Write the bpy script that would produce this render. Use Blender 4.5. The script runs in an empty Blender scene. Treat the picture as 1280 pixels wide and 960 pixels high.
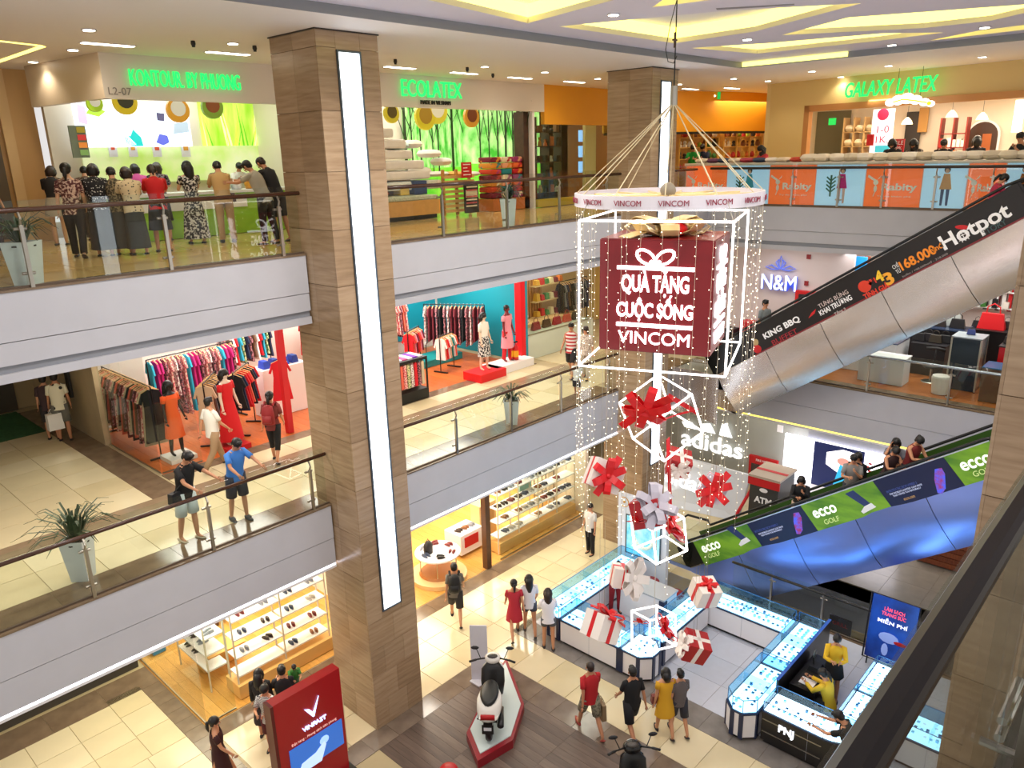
import bpy, bmesh, math, random
from mathutils import Vector as V, Matrix as MX
from math import sin, cos, pi, radians as RD, sqrt, atan2
random.seed(7)
S=bpy.context.scene; COL=S.collection
# ---------------------------------------------------------------- camera
EZ=11.32; FPX=960.0
def _basis(yaw,pit,rol):
    f=V((cos(yaw)*cos(pit),sin(yaw)*cos(pit),sin(pit))); r=V((sin(yaw),-cos(yaw),0)); u=r.cross(f)
    return r*cos(rol)+u*sin(rol), u*cos(rol)-r*sin(rol), f
CR,CU,CF=_basis(RD(43.05),RD(-16.62),RD(-1.445))
cam=bpy.data.cameras.new('camera'); cam.sensor_width=36; cam.lens=36*FPX/1280; cam.clip_start=.05; cam.clip_end=200
co=bpy.data.objects.new('camera',cam); COL.objects.link(co)
co.matrix_world=MX(((CR.x,CU.x,-CF.x,0),(CR.y,CU.y,-CF.y,0),(CR.z,CU.z,-CF.z,EZ),(0,0,0,1)))
S.camera=co
# ---------------------------------------------------------------- world, exposure
w=bpy.data.worlds.new('w'); S.world=w; w.use_nodes=True
w.node_tree.nodes['Background'].inputs[0].default_value=(1,.97,.95,1)
w.node_tree.nodes['Background'].inputs[1].default_value=.62  # even ambient fill in place of the unmodelled rest of the mall
S.view_settings.view_transform='Standard'; S.view_settings.look='None'
S.view_settings.exposure=.38; S.view_settings.gamma=1
# ---------------------------------------------------------------- room lamps and added fill
def area(x,y,z,sx,sy,p,col=(1,.93,.83),rot=(0,0,0)):  # unseen area lamps added to brighten corridors and shops
    l=bpy.data.lights.new('added_area_fill','AREA'); l.shape='RECTANGLE'; l.size=sx; l.size_y=sy; l.energy=p; l.color=col
    o=bpy.data.objects.new('added_area_fill',l); o.location=(x,y,z); o.rotation_euler=rot; COL.objects.link(o); return o
def spot(x,y,z,p,col=(1,.93,.84),ang=120,r=.07):
    l=bpy.data.lights.new('downlight_lamp','SPOT'); l.energy=p; l.color=col; l.spot_size=RD(ang); l.spot_blend=.6; l.shadow_soft_size=r
    o=bpy.data.objects.new('downlight_lamp',l); o.location=(x,y,z); COL.objects.link(o); return o
WARM=(1,.86,.66); COOL=(.86,.93,1)
# atrium ceiling lamps (central ceiling)
for x in (3.5,7.5,11.5,15.5):
    for y in (3.4,8.6): spot(x,y,13.38,420,(1,.95,.9),150,.25)
# corridors under the slabs and on level two
for x in (2.5,6,10.5,14.5,18.8): area(x,14,3.44,2.2,.8,75,(1,.92,.8)); area(x,14,8.42,2.2,.8,75,(1,.92,.8))
for y in (2,6,10): area(22.6,y,3.36,.8,2.2,30); area(22.6,y,8.42,.8,2.2,34)
# shops, ground floor left (shoes), level one left (clothes), level two left
for x,y,sx in ((7.2,16.5,3),(12.6,16.5,3),(17,16,3)): area(x,y,3.3,sx,2.5,190,(1,.88,.68))
for x,y in ((8.3,18.2),(12.6,18.2),(16,18)): area(x,y,8.2,3,2.4,170,(1,.93,.85))
area(19.8,17.5,8.2,2.5,2,70,WARM)
area(8.3,17.8,13.2,3.4,1.6,48,(.95,1,.92)); area(15,17.8,13.2,4,1.6,75,(1,.97,.9)); area(20.3,18,13.2,2.4,1.6,50,WARM)
area(25.5,6,12.6,2,5,190,WARM); area(28,15,13,3,3,120,WARM)
area(25,6,8.2,3,5,150,(1,.96,.9)); area(26,14,8.2,3,3,80,WARM)
# ---------------------------------------------------------------- pixel -> point on a real plane
def ray(x,y): return CR*((x-640)/FPX)-CU*((y-480)/FPX)+CF
def gp(x,y,Z): r=ray(x,y); p=r*((Z-EZ)/r.z); p.z+=EZ; return p
def yp(x,y,Y): r=ray(x,y); p=r*(Y/r.y); p.z+=EZ; return p
def xp(x,y,X): r=ray(x,y); p=r*(X/r.x); p.z+=EZ; return p
L0,L1,L2=0.,4.86,9.72
# ---------------------------------------------------------------- materials
def lin(c):
    if isinstance(c,str): c=[int(c[i:i+2],16)/255 for i in (0,2,4)]
    return tuple((a/12.92 if a<=.04045 else ((a+.055)/1.055)**2.4) for a in c)
MC={}
def mat(c,rough=.55,metal=0,em=0,var=0,sc=6,st=(1,1,1),bump=0,c2=None,kind='noise',spec=.5,th=None):
    key=(c,rough,metal,em,var,sc,st,bump,c2,kind,spec,th)
    if key in MC: return MC[key]
    m=bpy.data.materials.new('m_'+str(c)); m.use_nodes=True; nt=m.node_tree; b=nt.nodes['Principled BSDF']
    a=lin(c); b.inputs['Base Color'].default_value=(*a,1); b.inputs['Roughness'].default_value=rough; b.inputs['Metallic'].default_value=metal
    b.inputs['Specular IOR Level'].default_value=spec
    src=None
    if var or c2 or bump:
        tc=nt.nodes.new('ShaderNodeTexCoord'); mp=nt.nodes.new('ShaderNodeMapping'); mp.inputs['Scale'].default_value=st
        nt.links.new(tc.outputs['Object'],mp.inputs['Vector'])
        if kind=='noise':
            n=nt.nodes.new('ShaderNodeTexNoise'); n.inputs['Scale'].default_value=sc; n.inputs['Detail'].default_value=4; out=n.outputs['Fac']
        elif kind=='voro':
            n=nt.nodes.new('ShaderNodeTexVoronoi'); n.inputs['Scale'].default_value=sc; out=n.outputs['Distance']
        elif kind=='wave':
            n=nt.nodes.new('ShaderNodeTexWave'); n.inputs['Scale'].default_value=sc; n.inputs['Distortion'].default_value=3; n.inputs['Detail'].default_value=3; out=n.outputs['Fac']
        elif kind=='stripe':
            n=nt.nodes.new('ShaderNodeTexWave'); n.bands_direction='Z'; n.inputs['Scale'].default_value=sc; out=n.outputs['Fac']
        nt.links.new(mp.outputs['Vector'],n.inputs['Vector'])
        cr=nt.nodes.new('ShaderNodeValToRGB'); nt.links.new(out,cr.inputs['Fac'])
        e=cr.color_ramp.elements
        if c2: bb=lin(c2)
        else: bb=tuple(min(1,x*(1+var)) for x in a); a=tuple(x*(1-var) for x in a)
        t0,t1=th if th else (.35,.65)
        e[0].position=t0; e[1].position=t1; e[0].color=(*a,1); e[1].color=(*bb,1)
        nt.links.new(cr.outputs['Color'],b.inputs['Base Color']); src=cr.outputs['Color']
        if bump:
            bp=nt.nodes.new('ShaderNodeBump'); bp.inputs['Strength'].default_value=bump; nt.links.new(out,bp.inputs['Height']); nt.links.new(bp.outputs['Normal'],b.inputs['Normal'])
    if em:
        b.inputs['Emission Strength'].default_value=em; b.inputs['Emission Color'].default_value=(*a,1)
        if src: nt.links.new(src,b.inputs['Emission Color'])
    MC[key]=m; return m
def glassm(tint='f7fcf9',refl=.5,fac=.06):
    key=('glass',tint,refl,fac)
    if key in MC: return MC[key]
    m=bpy.data.materials.new('m_glass'); m.use_nodes=True; nt=m.node_tree; nt.nodes.clear()
    o=nt.nodes.new('ShaderNodeOutputMaterial'); t=nt.nodes.new('ShaderNodeBsdfTransparent'); g=nt.nodes.new('ShaderNodeBsdfGlossy')
    t.inputs[0].default_value=(*lin(tint),1); g.inputs['Roughness'].default_value=.01
    mx=nt.nodes.new('ShaderNodeMixShader'); lw=nt.nodes.new('ShaderNodeLayerWeight'); lw.inputs[0].default_value=.5; pw=nt.nodes.new('ShaderNodeMath'); pw.operation='POWER'; pw.inputs[1].default_value=4.5; nt.links.new(lw.outputs['Facing'],pw.inputs[0]); fr=nt.nodes.new('ShaderNodeMath'); fr.operation='MULTIPLY_ADD'; fr.inputs[1].default_value=.6; fr.inputs[2].default_value=.035; nt.links.new(pw.outputs[0],fr.inputs[0])
    nt.links.new(fr.outputs[0],mx.inputs[0]); nt.links.new(t.outputs[0],mx.inputs[1]); nt.links.new(g.outputs[0],mx.inputs[2]); nt.links.new(mx.outputs[0],o.inputs[0])
    MC[key]=m; return m
WHITE=mat('f1eef0',.45); FASC=mat('c1c1c8',.35,var=.02,sc=2); STEEL=mat('b9b4a8',.28,1); DARK=mat('1d1b1a',.4); BLACK=mat('0c0c0d',.45)
GLASS=glassm(); STONE=[mat(a,.22,var=.13,sc=2.2,st=(.7,.7,7),c2=b,th=(.25,.8)) for a,b in (('94795c','b59a7b'),('9b8063','bba183'),('8d7357','ae9374'))]
FTILE=[mat('d9caa5',.13,var=.03,sc=1.2),mat('d4c49d',.13,var=.04,sc=1.5),mat('ddcfac',.14,var=.03,sc=1)]
FBROWN=mat('6d5a48',.12,sc=3,c2='85705a',th=(.3,.75)); FGREY=mat('77716c',.14,sc=3,c2='8b8580',th=(.3,.7))
CEIL=mat('f7f1ee',.6); LED=mat('f4f8ff',.5,em=9); YGLOW=mat('fff07a',.5,em=1.9); RAILB=mat('4a2e22',.22,var=.1)
# ---------------------------------------------------------------- mesh builder
ORG={}
def org(o): return ORG.get(o.name,V((0,0,0))) if o else V((0,0,0))
class MB:
    def __init__(s,T=None): s.v=[];s.f=[];s.m=[];s.T=T
    def add(s,vs,fs,mi=0):
        k=len(s.v)
        for p in vs:
            p=V(p); s.v.append(s.T@p if s.T else p)
        for f in fs: s.f.append([k+i for i in f]); s.m.append(mi)
        return s
    def box(s,a,b,mi=0,top=None):
        x0,y0,z0=[min(a[i],b[i]) for i in range(3)]; x1,y1,z1=[max(a[i],b[i]) for i in range(3)]
        t=top or 0  # inset of the top face
        return s.add([(x0,y0,z0),(x1,y0,z0),(x1,y1,z0),(x0,y1,z0),(x0+t,y0+t,z1),(x1-t,y0+t,z1),(x1-t,y1-t,z1),(x0+t,y1-t,z1)],[(0,3,2,1),(4,5,6,7),(0,1,5,4),(1,2,6,5),(2,3,7,6),(3,0,4,7)],mi)
    def cb(s,c,d,mi=0,R=None):
        d=[x/2 for x in d]; vs=[V((i*d[0],j*d[1],k*d[2])) for k in(-1,1) for i,j in((-1,-1),(1,-1),(1,1),(-1,1))]
        if R: vs=[R@p for p in vs]
        return s.add([V(c)+p for p in vs],[(0,3,2,1),(4,5,6,7),(0,1,5,4),(1,2,6,5),(2,3,7,6),(3,0,4,7)],mi)
    def quad(s,*p,mi=0): return s.add(p,[tuple(range(len(p)))],mi)
    def prism(s,poly,z0,z1,mi=0):
        n=len(poly); vs=[(*p,z0) for p in poly]+[(*p,z1) for p in poly]
        return s.add(vs,[tuple(range(n-1,-1,-1)),tuple(range(n,2*n))]+[(i,(i+1)%n,n+(i+1)%n,n+i) for i in range(n)],mi)
    def slab(s,pts,nrm,mi=0):  # polygon of 3d points extruded along a vector
        n=len(pts); nrm=V(nrm); vs=[V(p) for p in pts]+[V(p)+nrm for p in pts]
        return s.add(vs,[tuple(range(n-1,-1,-1)),tuple(range(n,2*n))]+[(i,(i+1)%n,n+(i+1)%n,n+i) for i in range(n)],mi)
    def tube(s,pts,r,n=6,mi=0,caps=True,sx=1,closed=False):
        pts=[V(p) for p in pts]; m=len(pts); rs=r if hasattr(r,'__len__') else [r]*m; vs=[];fs=[];up=None
        for i,p in enumerate(pts):
            if closed: d=pts[(i+1)%m]-pts[i-1]
            else: d=pts[min(i+1,m-1)]-pts[max(i-1,0)]
            d=d.normalized() if d.length>1e-9 else V((0,0,1))
            if up is None: up=V((0,0,1)) if abs(d.z)<.9 else V((1,0,0))
            a=d.cross(up).normalized(); b=a.cross(d).normalized(); up=b
            for k in range(n):
                t=2*pi*k/n+pi/n; vs.append(p+(a*cos(t)*sx+b*sin(t))*rs[i])
        for i in range(m if closed else m-1):
            for k in range(n): j=(i+1)%m; fs.append((i*n+k,i*n+(k+1)%n,j*n+(k+1)%n,j*n+k))
        if caps and not closed: fs+= [tuple(range(n-1,-1,-1)),tuple((m-1)*n+k for k in range(n))]
        return s.add(vs,fs,mi)
    def loft(s,rings,mi=0,n=12,caps=True):  # rings: (center, rx, ry[, T])
        vs=[];fs=[]
        for c,rx,ry in rings:
            for k in range(n): t=2*pi*k/n; vs.append(V(c)+V((cos(t)*rx,sin(t)*ry,0)))
        for i in range(len(rings)-1):
            for k in range(n): fs.append((i*n+k,i*n+(k+1)%n,(i+1)*n+(k+1)%n,(i+1)*n+k))
        if caps: fs+=[tuple(range(n-1,-1,-1)),tuple((len(rings)-1)*n+k for k in range(n))]
        return s.add(vs,fs,mi)
    def ball(s,c,r,n=10,m=6,mi=0,R=None):
        r=r if hasattr(r,'__len__') else (r,r,r); vs=[];fs=[]; c=V(c)
        for i in range(m+1):
            a=pi*i/m-pi/2
            for k in range(n):
                p=V((cos(a)*cos(2*pi*k/n)*r[0],cos(a)*sin(2*pi*k/n)*r[1],sin(a)*r[2])); vs.append(c+(R@p if R else p))
        for i in range(m):
            for k in range(n): fs.append((i*n+k,i*n+(k+1)%n,(i+1)*n+(k+1)%n,(i+1)*n+k))
        return s.add(vs,fs,mi)
    def lathe(s,prof,c=(0,0,0),n=14,mi=0): return s.loft([((c[0],c[1],c[2]+z),r,r) for r,z in prof],mi,n)
    def mesh(s,name,mats,o=V((0,0,0)),smooth=False):
        me=bpy.data.meshes.new(name); me.from_pydata([p-o for p in s.v],[],s.f)
        for m in (mats if isinstance(mats,(list,tuple)) else [mats]): me.materials.append(m)
        if any(s.m): me.polygons.foreach_set('material_index',s.m)
        if smooth: me.polygons.foreach_set('use_smooth',[True]*len(me.polygons))
        me.update(); return me
    def build(s,name,mats,parent=None,smooth=False,bevel=0,**k):
        if parent is not None: o=org(parent)
        else:
            n=max(1,len(s.v)); o=V((sum(p.x for p in s.v)/n,sum(p.y for p in s.v)/n,min(p.z for p in s.v))) if s.v else V((0,0,0))
        ob=bpy.data.objects.new(name,s.mesh(name,mats,o,smooth)); COL.objects.link(ob)
        if parent is not None: ob.parent=parent; ORG[ob.name]=o
        else: ob.location=o; ORG[ob.name]=o
        if bevel:
            b=ob.modifiers.new('b','BEVEL'); b.width=bevel; b.segments=2; b.limit_method='ANGLE'
        tag(ob,**k); return ob
def tag(o,label=None,cat=None,group=None,kind=None):
    if label: o['label']=label
    if cat: o['category']=cat
    if group: o['group']=group
    if kind: o['kind']=kind
    return o
def thing(name,label,cat,loc=(0,0,0),rz=0,group=None,local=False,sc=None):
    o=bpy.data.objects.new(name,None); o.empty_display_size=.1; COL.objects.link(o); o.location=loc; o.rotation_euler=(0,0,rz)
    if sc: o.scale=(sc,sc,sc)
    if not local: ORG[o.name]=V(loc)
    tag(o,label,cat,group); return o
def dup(r,loc,rz=0,label=None,group=None,sc=None):
    def cp(o,p):
        c=o.copy(); COL.objects.link(c); c.parent=p
        for ch in o.children: cp(ch,c)
        return c
    c=cp(r,None); c.location=loc; c.rotation_euler=(0,0,rz)
    if sc: c.scale=(sc,)*3
    if label: c['label']=label
    if group: c['group']=group
    return c
def struct(name,mb,m,parent=None,**k): return mb.build(name,m,parent,kind=None if parent else 'structure',**k)
TXT={}
def text(s,c,w,xd,ud,m,parent=None,h=None,ext=.01,bold=0,name='lettering',shear=0,label=None,cat=None,off=None):
    key=(s,bold,ext/ max(w,.01),shear)
    cu=bpy.data.curves.new('t','FONT'); cu.body=s; cu.size=1; cu.offset=bold; cu.extrude=.02; cu.align_x='CENTER'; cu.resolution_u=3; cu.shear=shear
    to=bpy.data.objects.new('t',cu); me=bpy.data.meshes.new_from_object(to); bpy.data.objects.remove(to); bpy.data.curves.remove(cu)
    me.name='lettering'
    vs=me.vertices
    if not len(vs): return None
    x0=min(v.co.x for v in vs);x1=max(v.co.x for v in vs);y0=min(v.co.y for v in vs);y1=max(v.co.y for v in vs)
    k=w/(x1-x0); kh=h/(y1-y0) if h else k; xd=V(xd).normalized(); ud=V(ud).normalized(); nd=xd.cross(ud).normalized(); c=V(c); o=org(parent) if parent else c
    for v in vs:
        q=c+xd*((v.co.x-(x0+x1)/2)*k)+ud*((v.co.y-(y0+y1)/2)*kh)+nd*(v.co.z/.02*ext); v.co=q-o
    me.materials.append(m); ob=bpy.data.objects.new(name,me); COL.objects.link(ob)
    if parent: ob.parent=parent
    else: ob.location=o
    tag(ob,label,cat); return ob
# ================================================================ FLOORS
XB=[(-3,30)]
def tiles(parent,x0,y0,x1,y1,z,s=.8,g=.006,mats=FTILE,name='floor_tile',t=.012,sy=None,cap=300,off=0):
    cache={}; cnt=0; sy=sy or s
    nx=max(1,round((x1-x0)/s)); ny=max(1,round((y1-y0)/sy)); dx=(x1-x0)/nx; dy=(y1-y0)/ny
    for i in range(nx):
        for j in range(ny):
            k=random.randrange(len(mats))
            if k not in cache: cache[k]=MB().box((-dx/2+g,-dy/2+g,0),(dx/2-g,dy/2-g,t)).mesh(name,mats[k])
            o=bpy.data.objects.new(name,cache[k]); COL.objects.link(o); o.parent=parent
            o.location=V((x0+dx*(i+.5),y0+dy*(j+.5),z))-org(parent); cnt+=1
    return cnt
GROUT=mat('b3a27e',.5); GZ=-.012
g0=MB().box((-3,8.2,-.4),(32,26,GZ)).box((-3,-4,-.4),(16.9,8.2,GZ)).box((19.5,-4,-.4),(32,8.2,GZ))
floor0=struct('floor',g0,GROUT)
def strip(a,b,z,m,t=.014,nm='trim_%d',par=None):
    global TN; TN+=1; return struct(nm%TN,MB().box((*a,z-.01),(*b,z+t)),m)
TN=0
def slabs(par,x0,y0,x1,y1,z,m,s=1.0,name='marble_slab',t=.012):
    return tiles(par,x0,y0,x1,y1,z,s,.003,[m],name,t,min(s,abs(y1-y0)))
tiles(floor0,4.2,14,4.9,16.4,GZ,.8); tiles(floor0,.9,11.2,4.9,14,GZ,.8); tiles(floor0,.9,14,4.2,16.2,GZ,.8)
tiles(floor0,5.35,11.2,16,13.45,GZ,.8); tiles(floor0,10.9,3.4,11.95,11.2,GZ,.8,sy=.78)
tiles(floor0,16,9,23,13.45,GZ,.9,sy=.9)
slabs(floor0,5.3,13.45,18.6,13.92,GZ,FBROWN,1.2); slabs(floor0,4.9,11.2,5.3,16.2,GZ,FBROWN,.4)
slabs(floor0,.9,16.2,5.3,17,GZ,FBROWN,1.1)
slabs(floor0,10.3,3.4,10.9,11.2,GZ,mat('6f6054',.14,sc=2,c2='8d7d6e',th=(.35,.8)),.6); slabs(floor0,5.35,10.7,10.3,11.2,GZ,mat('6f6054',.14,sc=2,c2='8d7d6e',th=(.35,.8)),.6)
slabs(floor0,11.95,3,12.6,11.4,GZ,FGREY,.65)
KF=[mat('c3c6d2',.15,var=.02),mat('bcc0cd',.15,var=.02)]
tiles(floor0,12.6,1.6,16.9,11.4,GZ,.95,.004,KF)
PL=[mat(a,.38,sc=3,st=(6,.6,1),c2=b,th=(.25,.8)) for a,b in (('574942','766459'),('4e423c','6c5b51'),('615148','7d6b60'))]
tiles(floor0,7.3,2.8,10.3,10.7,GZ,.2,.002,PL,'floor_plank',.012,1.3)
slabs(floor0,16.9,-2,17.05,8.2,GZ,FBROWN,1); slabs(floor0,19.5,1.2,23.5,8.2,GZ,mat('8d857a',.2,var=.06,sc=3),1.0); slabs(floor0,12.6,-2,16.9,1.6,GZ,FBROWN,1.1)
slabs(floor0,19.5,.6,30,1.2,GZ,FBROWN,1.1); slabs(floor0,17.05,-3,19.5,-.2,GZ,FBROWN,.8)
# ---- level one and two slabs
def slab(name,x0,y0,x1,y1,z,th=.9): return struct(name,MB().box((x0,y0,z-th),(x1,y1,z-.012)),GROUT)
f1l=slab('floor',-3,12.1,32,26,L1); f1r=slab('floor',21.35,-4,32,12.1,L1); f1n=slab('floor',-3,-4,32,.31,L1)
f2l=slab('floor',-3,12.1,32,26,L2); f2r=slab('floor',22.0,-4,32,12.1,L2); f2n=slab('floor',-3,-4,22.0,.15,L2)
z1=L1-.012; z2=L2-.012
slabs(f1l,-1,12.1,7.58,12.75,z1,FBROWN,1.0); slabs(f1l,8.85,12.1,17.2,12.75,z1,FBROWN,1.0); slabs(f1l,18.55,12.1,21.3,12.75,z1,FBROWN,1.0)
tiles(f1l,-.6,12.75,21,14.5,z1,.88,sy=.875)
slabs(f1l,-.4,14.5,21.4,15,z1,mat('8a745c',.14,sc=2,c2='a08b72',th=(.3,.8)),1.2)
tiles(f1l,0,15,5.4,21.3,z1,.9); slabs(f1l,5.4,15,6.0,23.6,z1,FBROWN,.65); slabs(f1l,-.4,21.3,5.4,23.8,z1,mat('31633a',.8,var=.2,sc=8),1.1)
tiles(f1l,6.05,15,17.9,15.7,z1,.9,sy=.7)
slabs(f1l,6.05,15.7,18.0,16.1,z1,FBROWN,1.2)
tiles(f1l,6.1,16.1,17.7,20.2,z1,.25,.002,[mat('c4642a',.3,var=.1,sc=4,st=(6,1,1)),mat('b85a24',.3,var=.1,sc=4,st=(6,1,1))],'floor_plank',.012,2.05)
tiles(f1l,18.4,13,24,17.5,z1,1.0)
slabs(f2l,-1,12.1,7.58,12.5,z2,FBROWN,1.0); slabs(f2l,8.85,12.1,17.2,12.5,z2,FBROWN,1.0); tiles(f2l,-.5,12.5,24,20,z2,1.2,sy=1.25,mats=[mat('d9b677',.12,var=.04),mat('d3af70',.12,var=.04)])
slabs(f1r,21.35,-1,21.8,12.1,z1,FBROWN,1.1); tiles(f1r,21.8,-1,27,11.3,z1,.3,.002,[mat('b26a37',.25,var=.1,sc=4,st=(6,1,1)),mat('a9622f',.25,var=.1,sc=4,st=(6,1,1))],'floor_plank',.012,2.4)
slabs(f2r,22,1,25,12.1,z2,mat('d2b27c',.15,var=.05),1.2)
# ================================================================ FASCIAS
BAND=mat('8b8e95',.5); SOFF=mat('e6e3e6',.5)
def fascia(n,p,q,top,bot,inw,led=False):
    """p,q: ends of the edge line (x,y); inw: unit vector pointing back into the slab"""
    global TN; TN+=1; p=V((*p,0));q=V((*q,0));iw=V((*inw,0)); H=top-bot
    t=bpy.data.objects.new('trim_%d'%TN,None); COL.objects.link(t); t['kind']='structure'; mid=(p+q)/2; t.location=(mid.x,mid.y,bot); ORG[t.name]=V((mid.x,mid.y,bot))
    def pl(nm,a,b,m,o=0,th=.1): return MB().slab([p+iw*o+V((0,0,a)),q+iw*o+V((0,0,a)),q+iw*o+V((0,0,b)),p+iw*o+V((0,0,b))],iw*th).build(nm,m,t)
    if led:
        pl('upper_panel',top-.02,top-H*.525,FASC); pl('lower_panel',top-H*.525-.012,bot+.1,FASC,.006); pl('led_strip',bot+.055,bot+.095,mat(led,.5,em=3.2 if led!='ffe96a' else 1.3),.02,.04); pl('bottom_lip',bot,bot+.05,SOFF,0,.12)
    else:
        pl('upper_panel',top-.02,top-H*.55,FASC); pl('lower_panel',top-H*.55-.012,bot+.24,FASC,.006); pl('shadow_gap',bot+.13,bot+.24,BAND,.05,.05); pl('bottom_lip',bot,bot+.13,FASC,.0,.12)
    pl('edge_cap',top-.02,top+.012,FBROWN,-.015,.13)
    return t
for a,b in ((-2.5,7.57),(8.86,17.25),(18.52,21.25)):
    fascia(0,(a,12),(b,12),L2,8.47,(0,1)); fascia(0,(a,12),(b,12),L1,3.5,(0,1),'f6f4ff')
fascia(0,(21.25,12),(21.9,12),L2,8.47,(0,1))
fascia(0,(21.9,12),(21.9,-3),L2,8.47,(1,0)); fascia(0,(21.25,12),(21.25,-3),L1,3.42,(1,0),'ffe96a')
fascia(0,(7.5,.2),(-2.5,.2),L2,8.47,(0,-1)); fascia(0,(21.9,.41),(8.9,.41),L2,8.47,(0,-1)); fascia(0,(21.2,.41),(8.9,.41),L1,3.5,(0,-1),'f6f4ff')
# basement well
BW=mat('8f8b93',.5); global_w=MB().box((19.5,-3,-1.35),(19.7,8.2,-.03)); struct('wall_basement',global_w,mat('a9a4a6',.5))
struct('wall_basement_side',MB().box((17.05,8.2,-3),(19.7,8.4,-.03)),mat('5a5348',.5))
struct('wall_basement_back',MB().box((19.9,-3,-4),(20.1,8.3,-1.3)),mat('c9ae7c',.4,var=.05)); struct('wall_basement_near',MB().box((16.8,-3,-4),(16.9,8.3,-.41)),mat('6f675c',.5))
struct('floor_basement',MB().box((16,-3,-4.2),(21,8.4,-4)),mat('7c776e',.4)); TN+=1
struct('trim_%d'%TN,MB().box((19.42,-3,-1.5),(19.55,8.2,-1.35)),mat('cdb27e',.35))
# ================================================================ PILLARS
def pillar(x0,y0,x1,y1,lab,front=1,z1=13.31,strip=True,faces='xy'):
    t=thing('pillar',lab,'pillar',((x0+x1)/2,(y0+y1)/2,0))
    MB().box((x0+.03,y0+.03,0),(x1-.03,y1-.03,z1)).build('core',STONE[2],t)
    yf=y0 if front>0 else y1; s=front; sx0,sx1=x0+.4,x0+.82
    if strip:
        MB().box((sx0,yf+s*.03,2.66),(sx1,yf-s*.012,12.98)).build('light_strip',mat('eef6ff',.5,em=2.6),t)
        fr=MB()
        for a in (sx0-.03,sx1): fr.box((a,yf+s*.03,2.63),(a+.03,yf-s*.03,13.01))
        fr.box((sx0,yf+s*.03,2.63),(sx1,yf-s*.03,2.66)); fr.box((sx0,yf+s*.03,12.98),(sx1,yf-s*.03,13.01)); fr.build('strip_frame',mat('59646f',.35,.6),t)
    z=0; i=0; g=.004
    while z<z1-.05:
        h=min(.96 if z>1.9 else .62,z1-z)
        m=STONE
        def pan(a,b,k): MB().box(a,b).build('stone_panel',m[(i+k)%3],t)
        ys=(yf,yf+s*.03)
        if strip and z+h>2.63:
            cols=[(x0,sx0-.032),(sx1+.032,x1)]
        else: cols=[(x0,x0+.62),(x0+.62,x1)] if i%2 else [(x0,x0+.34),(x0+.34,sx1+.02),(sx1+.02,x1)]
        for k,(a,b) in enumerate(cols): pan((a+g/2,ys[0],z+g),(b-g/2,ys[1],z+h-g),k)
        if strip and z<2.63<z+h: pan((sx0-.03,ys[0],z+g),(sx1+.03,ys[1],2.62),2)
        if strip and z<13.01<z+h: pan((sx0-.03,ys[0],13.02),(sx1+.03,ys[1],z1-g),2)
        ym=(y0+y1)/2; a0=y0+(.03 if front>0 else 0); b0=y1-(0 if front>0 else .03)
        for k,(a,b) in enumerate(((a0,ym),(ym,b0))):
            pan((x0,a+g/2,z+g),(x0+.03,b-g/2,z+h-g),k+1)
        pan((x1-.03,a0,z+g),(x1,b0,z+h-g),1); pan((x0+.03,(y1-.03 if front>0 else y0),z+g),(x1-.03,(y1 if front>0 else y0+.03),z+h-g),0)
        z+=h; i+=1
    MB().box((x0-.02,y0-.02,z1-.02),(x1+.02,y1+.02,z1)).build('top_trim',mat('2b221c',.4),t)
    return t
pillar(7.6,11.15,8.83,12.5,'tall stone clad pillar with bright vertical light strip near the clothes shop')
pillar(17.28,11.15,18.48,12.5,'stone clad pillar with light strip behind the hanging gift display')
pillar(7.6,-.1,8.83,1.26,'stone clad pillar at the right edge, partly behind the dark handrail',-1)
# ================================================================ CEILING
ZC=13.31; ZR=13.45
struct('ceiling',MB().box((-3,10.05,ZC),(32,26,ZC+.3)).box((19.7,-4,ZC),(32,10.05,ZC+.3)),CEIL)
TN+=1; struct('trim_%d'%TN,MB().box((-3,10.03,ZC),(19.7,10.05,ZR+.02)).box((19.68,-4,ZC),(19.7,10.03,ZR+.02)),mat('8d9095',.6))
TN+=1; struct('trim_%d'%TN,MB().box((19.66,7.35,ZC+.03),(19.68,10.0,ZR-.01)),YGLOW)  # glowing strip put in for yellow light falling on the band
def ringcut(outer,holes,z,name,m):
    bm=bmesh.new(); es=[]
    for lp in [outer]+holes:
        vs=[bm.verts.new((p[0],p[1],z)) for p in lp]; es+=[bm.edges.new((vs[i],vs[(i+1)%len(vs)])) for i in range(len(vs))]
    bmesh.ops.triangle_fill(bm,edges=es,use_beauty=True)
    me=bpy.data.meshes.new(name); bm.to_mesh(me); bm.free(); me.materials.append(m); o=bpy.data.objects.new(name,me); COL.objects.link(o); o['kind']='structure'; return o
def cz(*ps): return [tuple(gp(x,y,ZR)[:2]) for x,y in ps]
A_=cz((536,0),(660,29),(767,0)); dA=[(A_[0][0]-3,A_[0][1]+1.2-2.0),(A_[2][0]-.4,A_[2][1]-2.4)]
holes=[[A_[0],A_[1],A_[2],(A_[2][0]-3.5,A_[2][1]-2.4),(A_[0][0]-3,A_[0][1]-1)],
 cz((699,33),(843,54),(943,39.5),(1077,4),(900,14)),
 cz((815,9),(905,-2),(1000,-14),(850,-14)),
 cz((864,60),(946.5,67),(1094,51.5),(1180,40.5),(1100,42),(960,54)),
 cz((977,44),(1155,35),(1238,26),(1290,14),(1290,5),(1060,22)),
 cz((1160,51),(1290,36),(1290,30),(1225,38))]
ringcut([(-3,-4),(19.69,-4),(19.69,10.04),(-3,10.04)],holes,ZR,'ceiling',mat('dcd8ea',.6))
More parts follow.
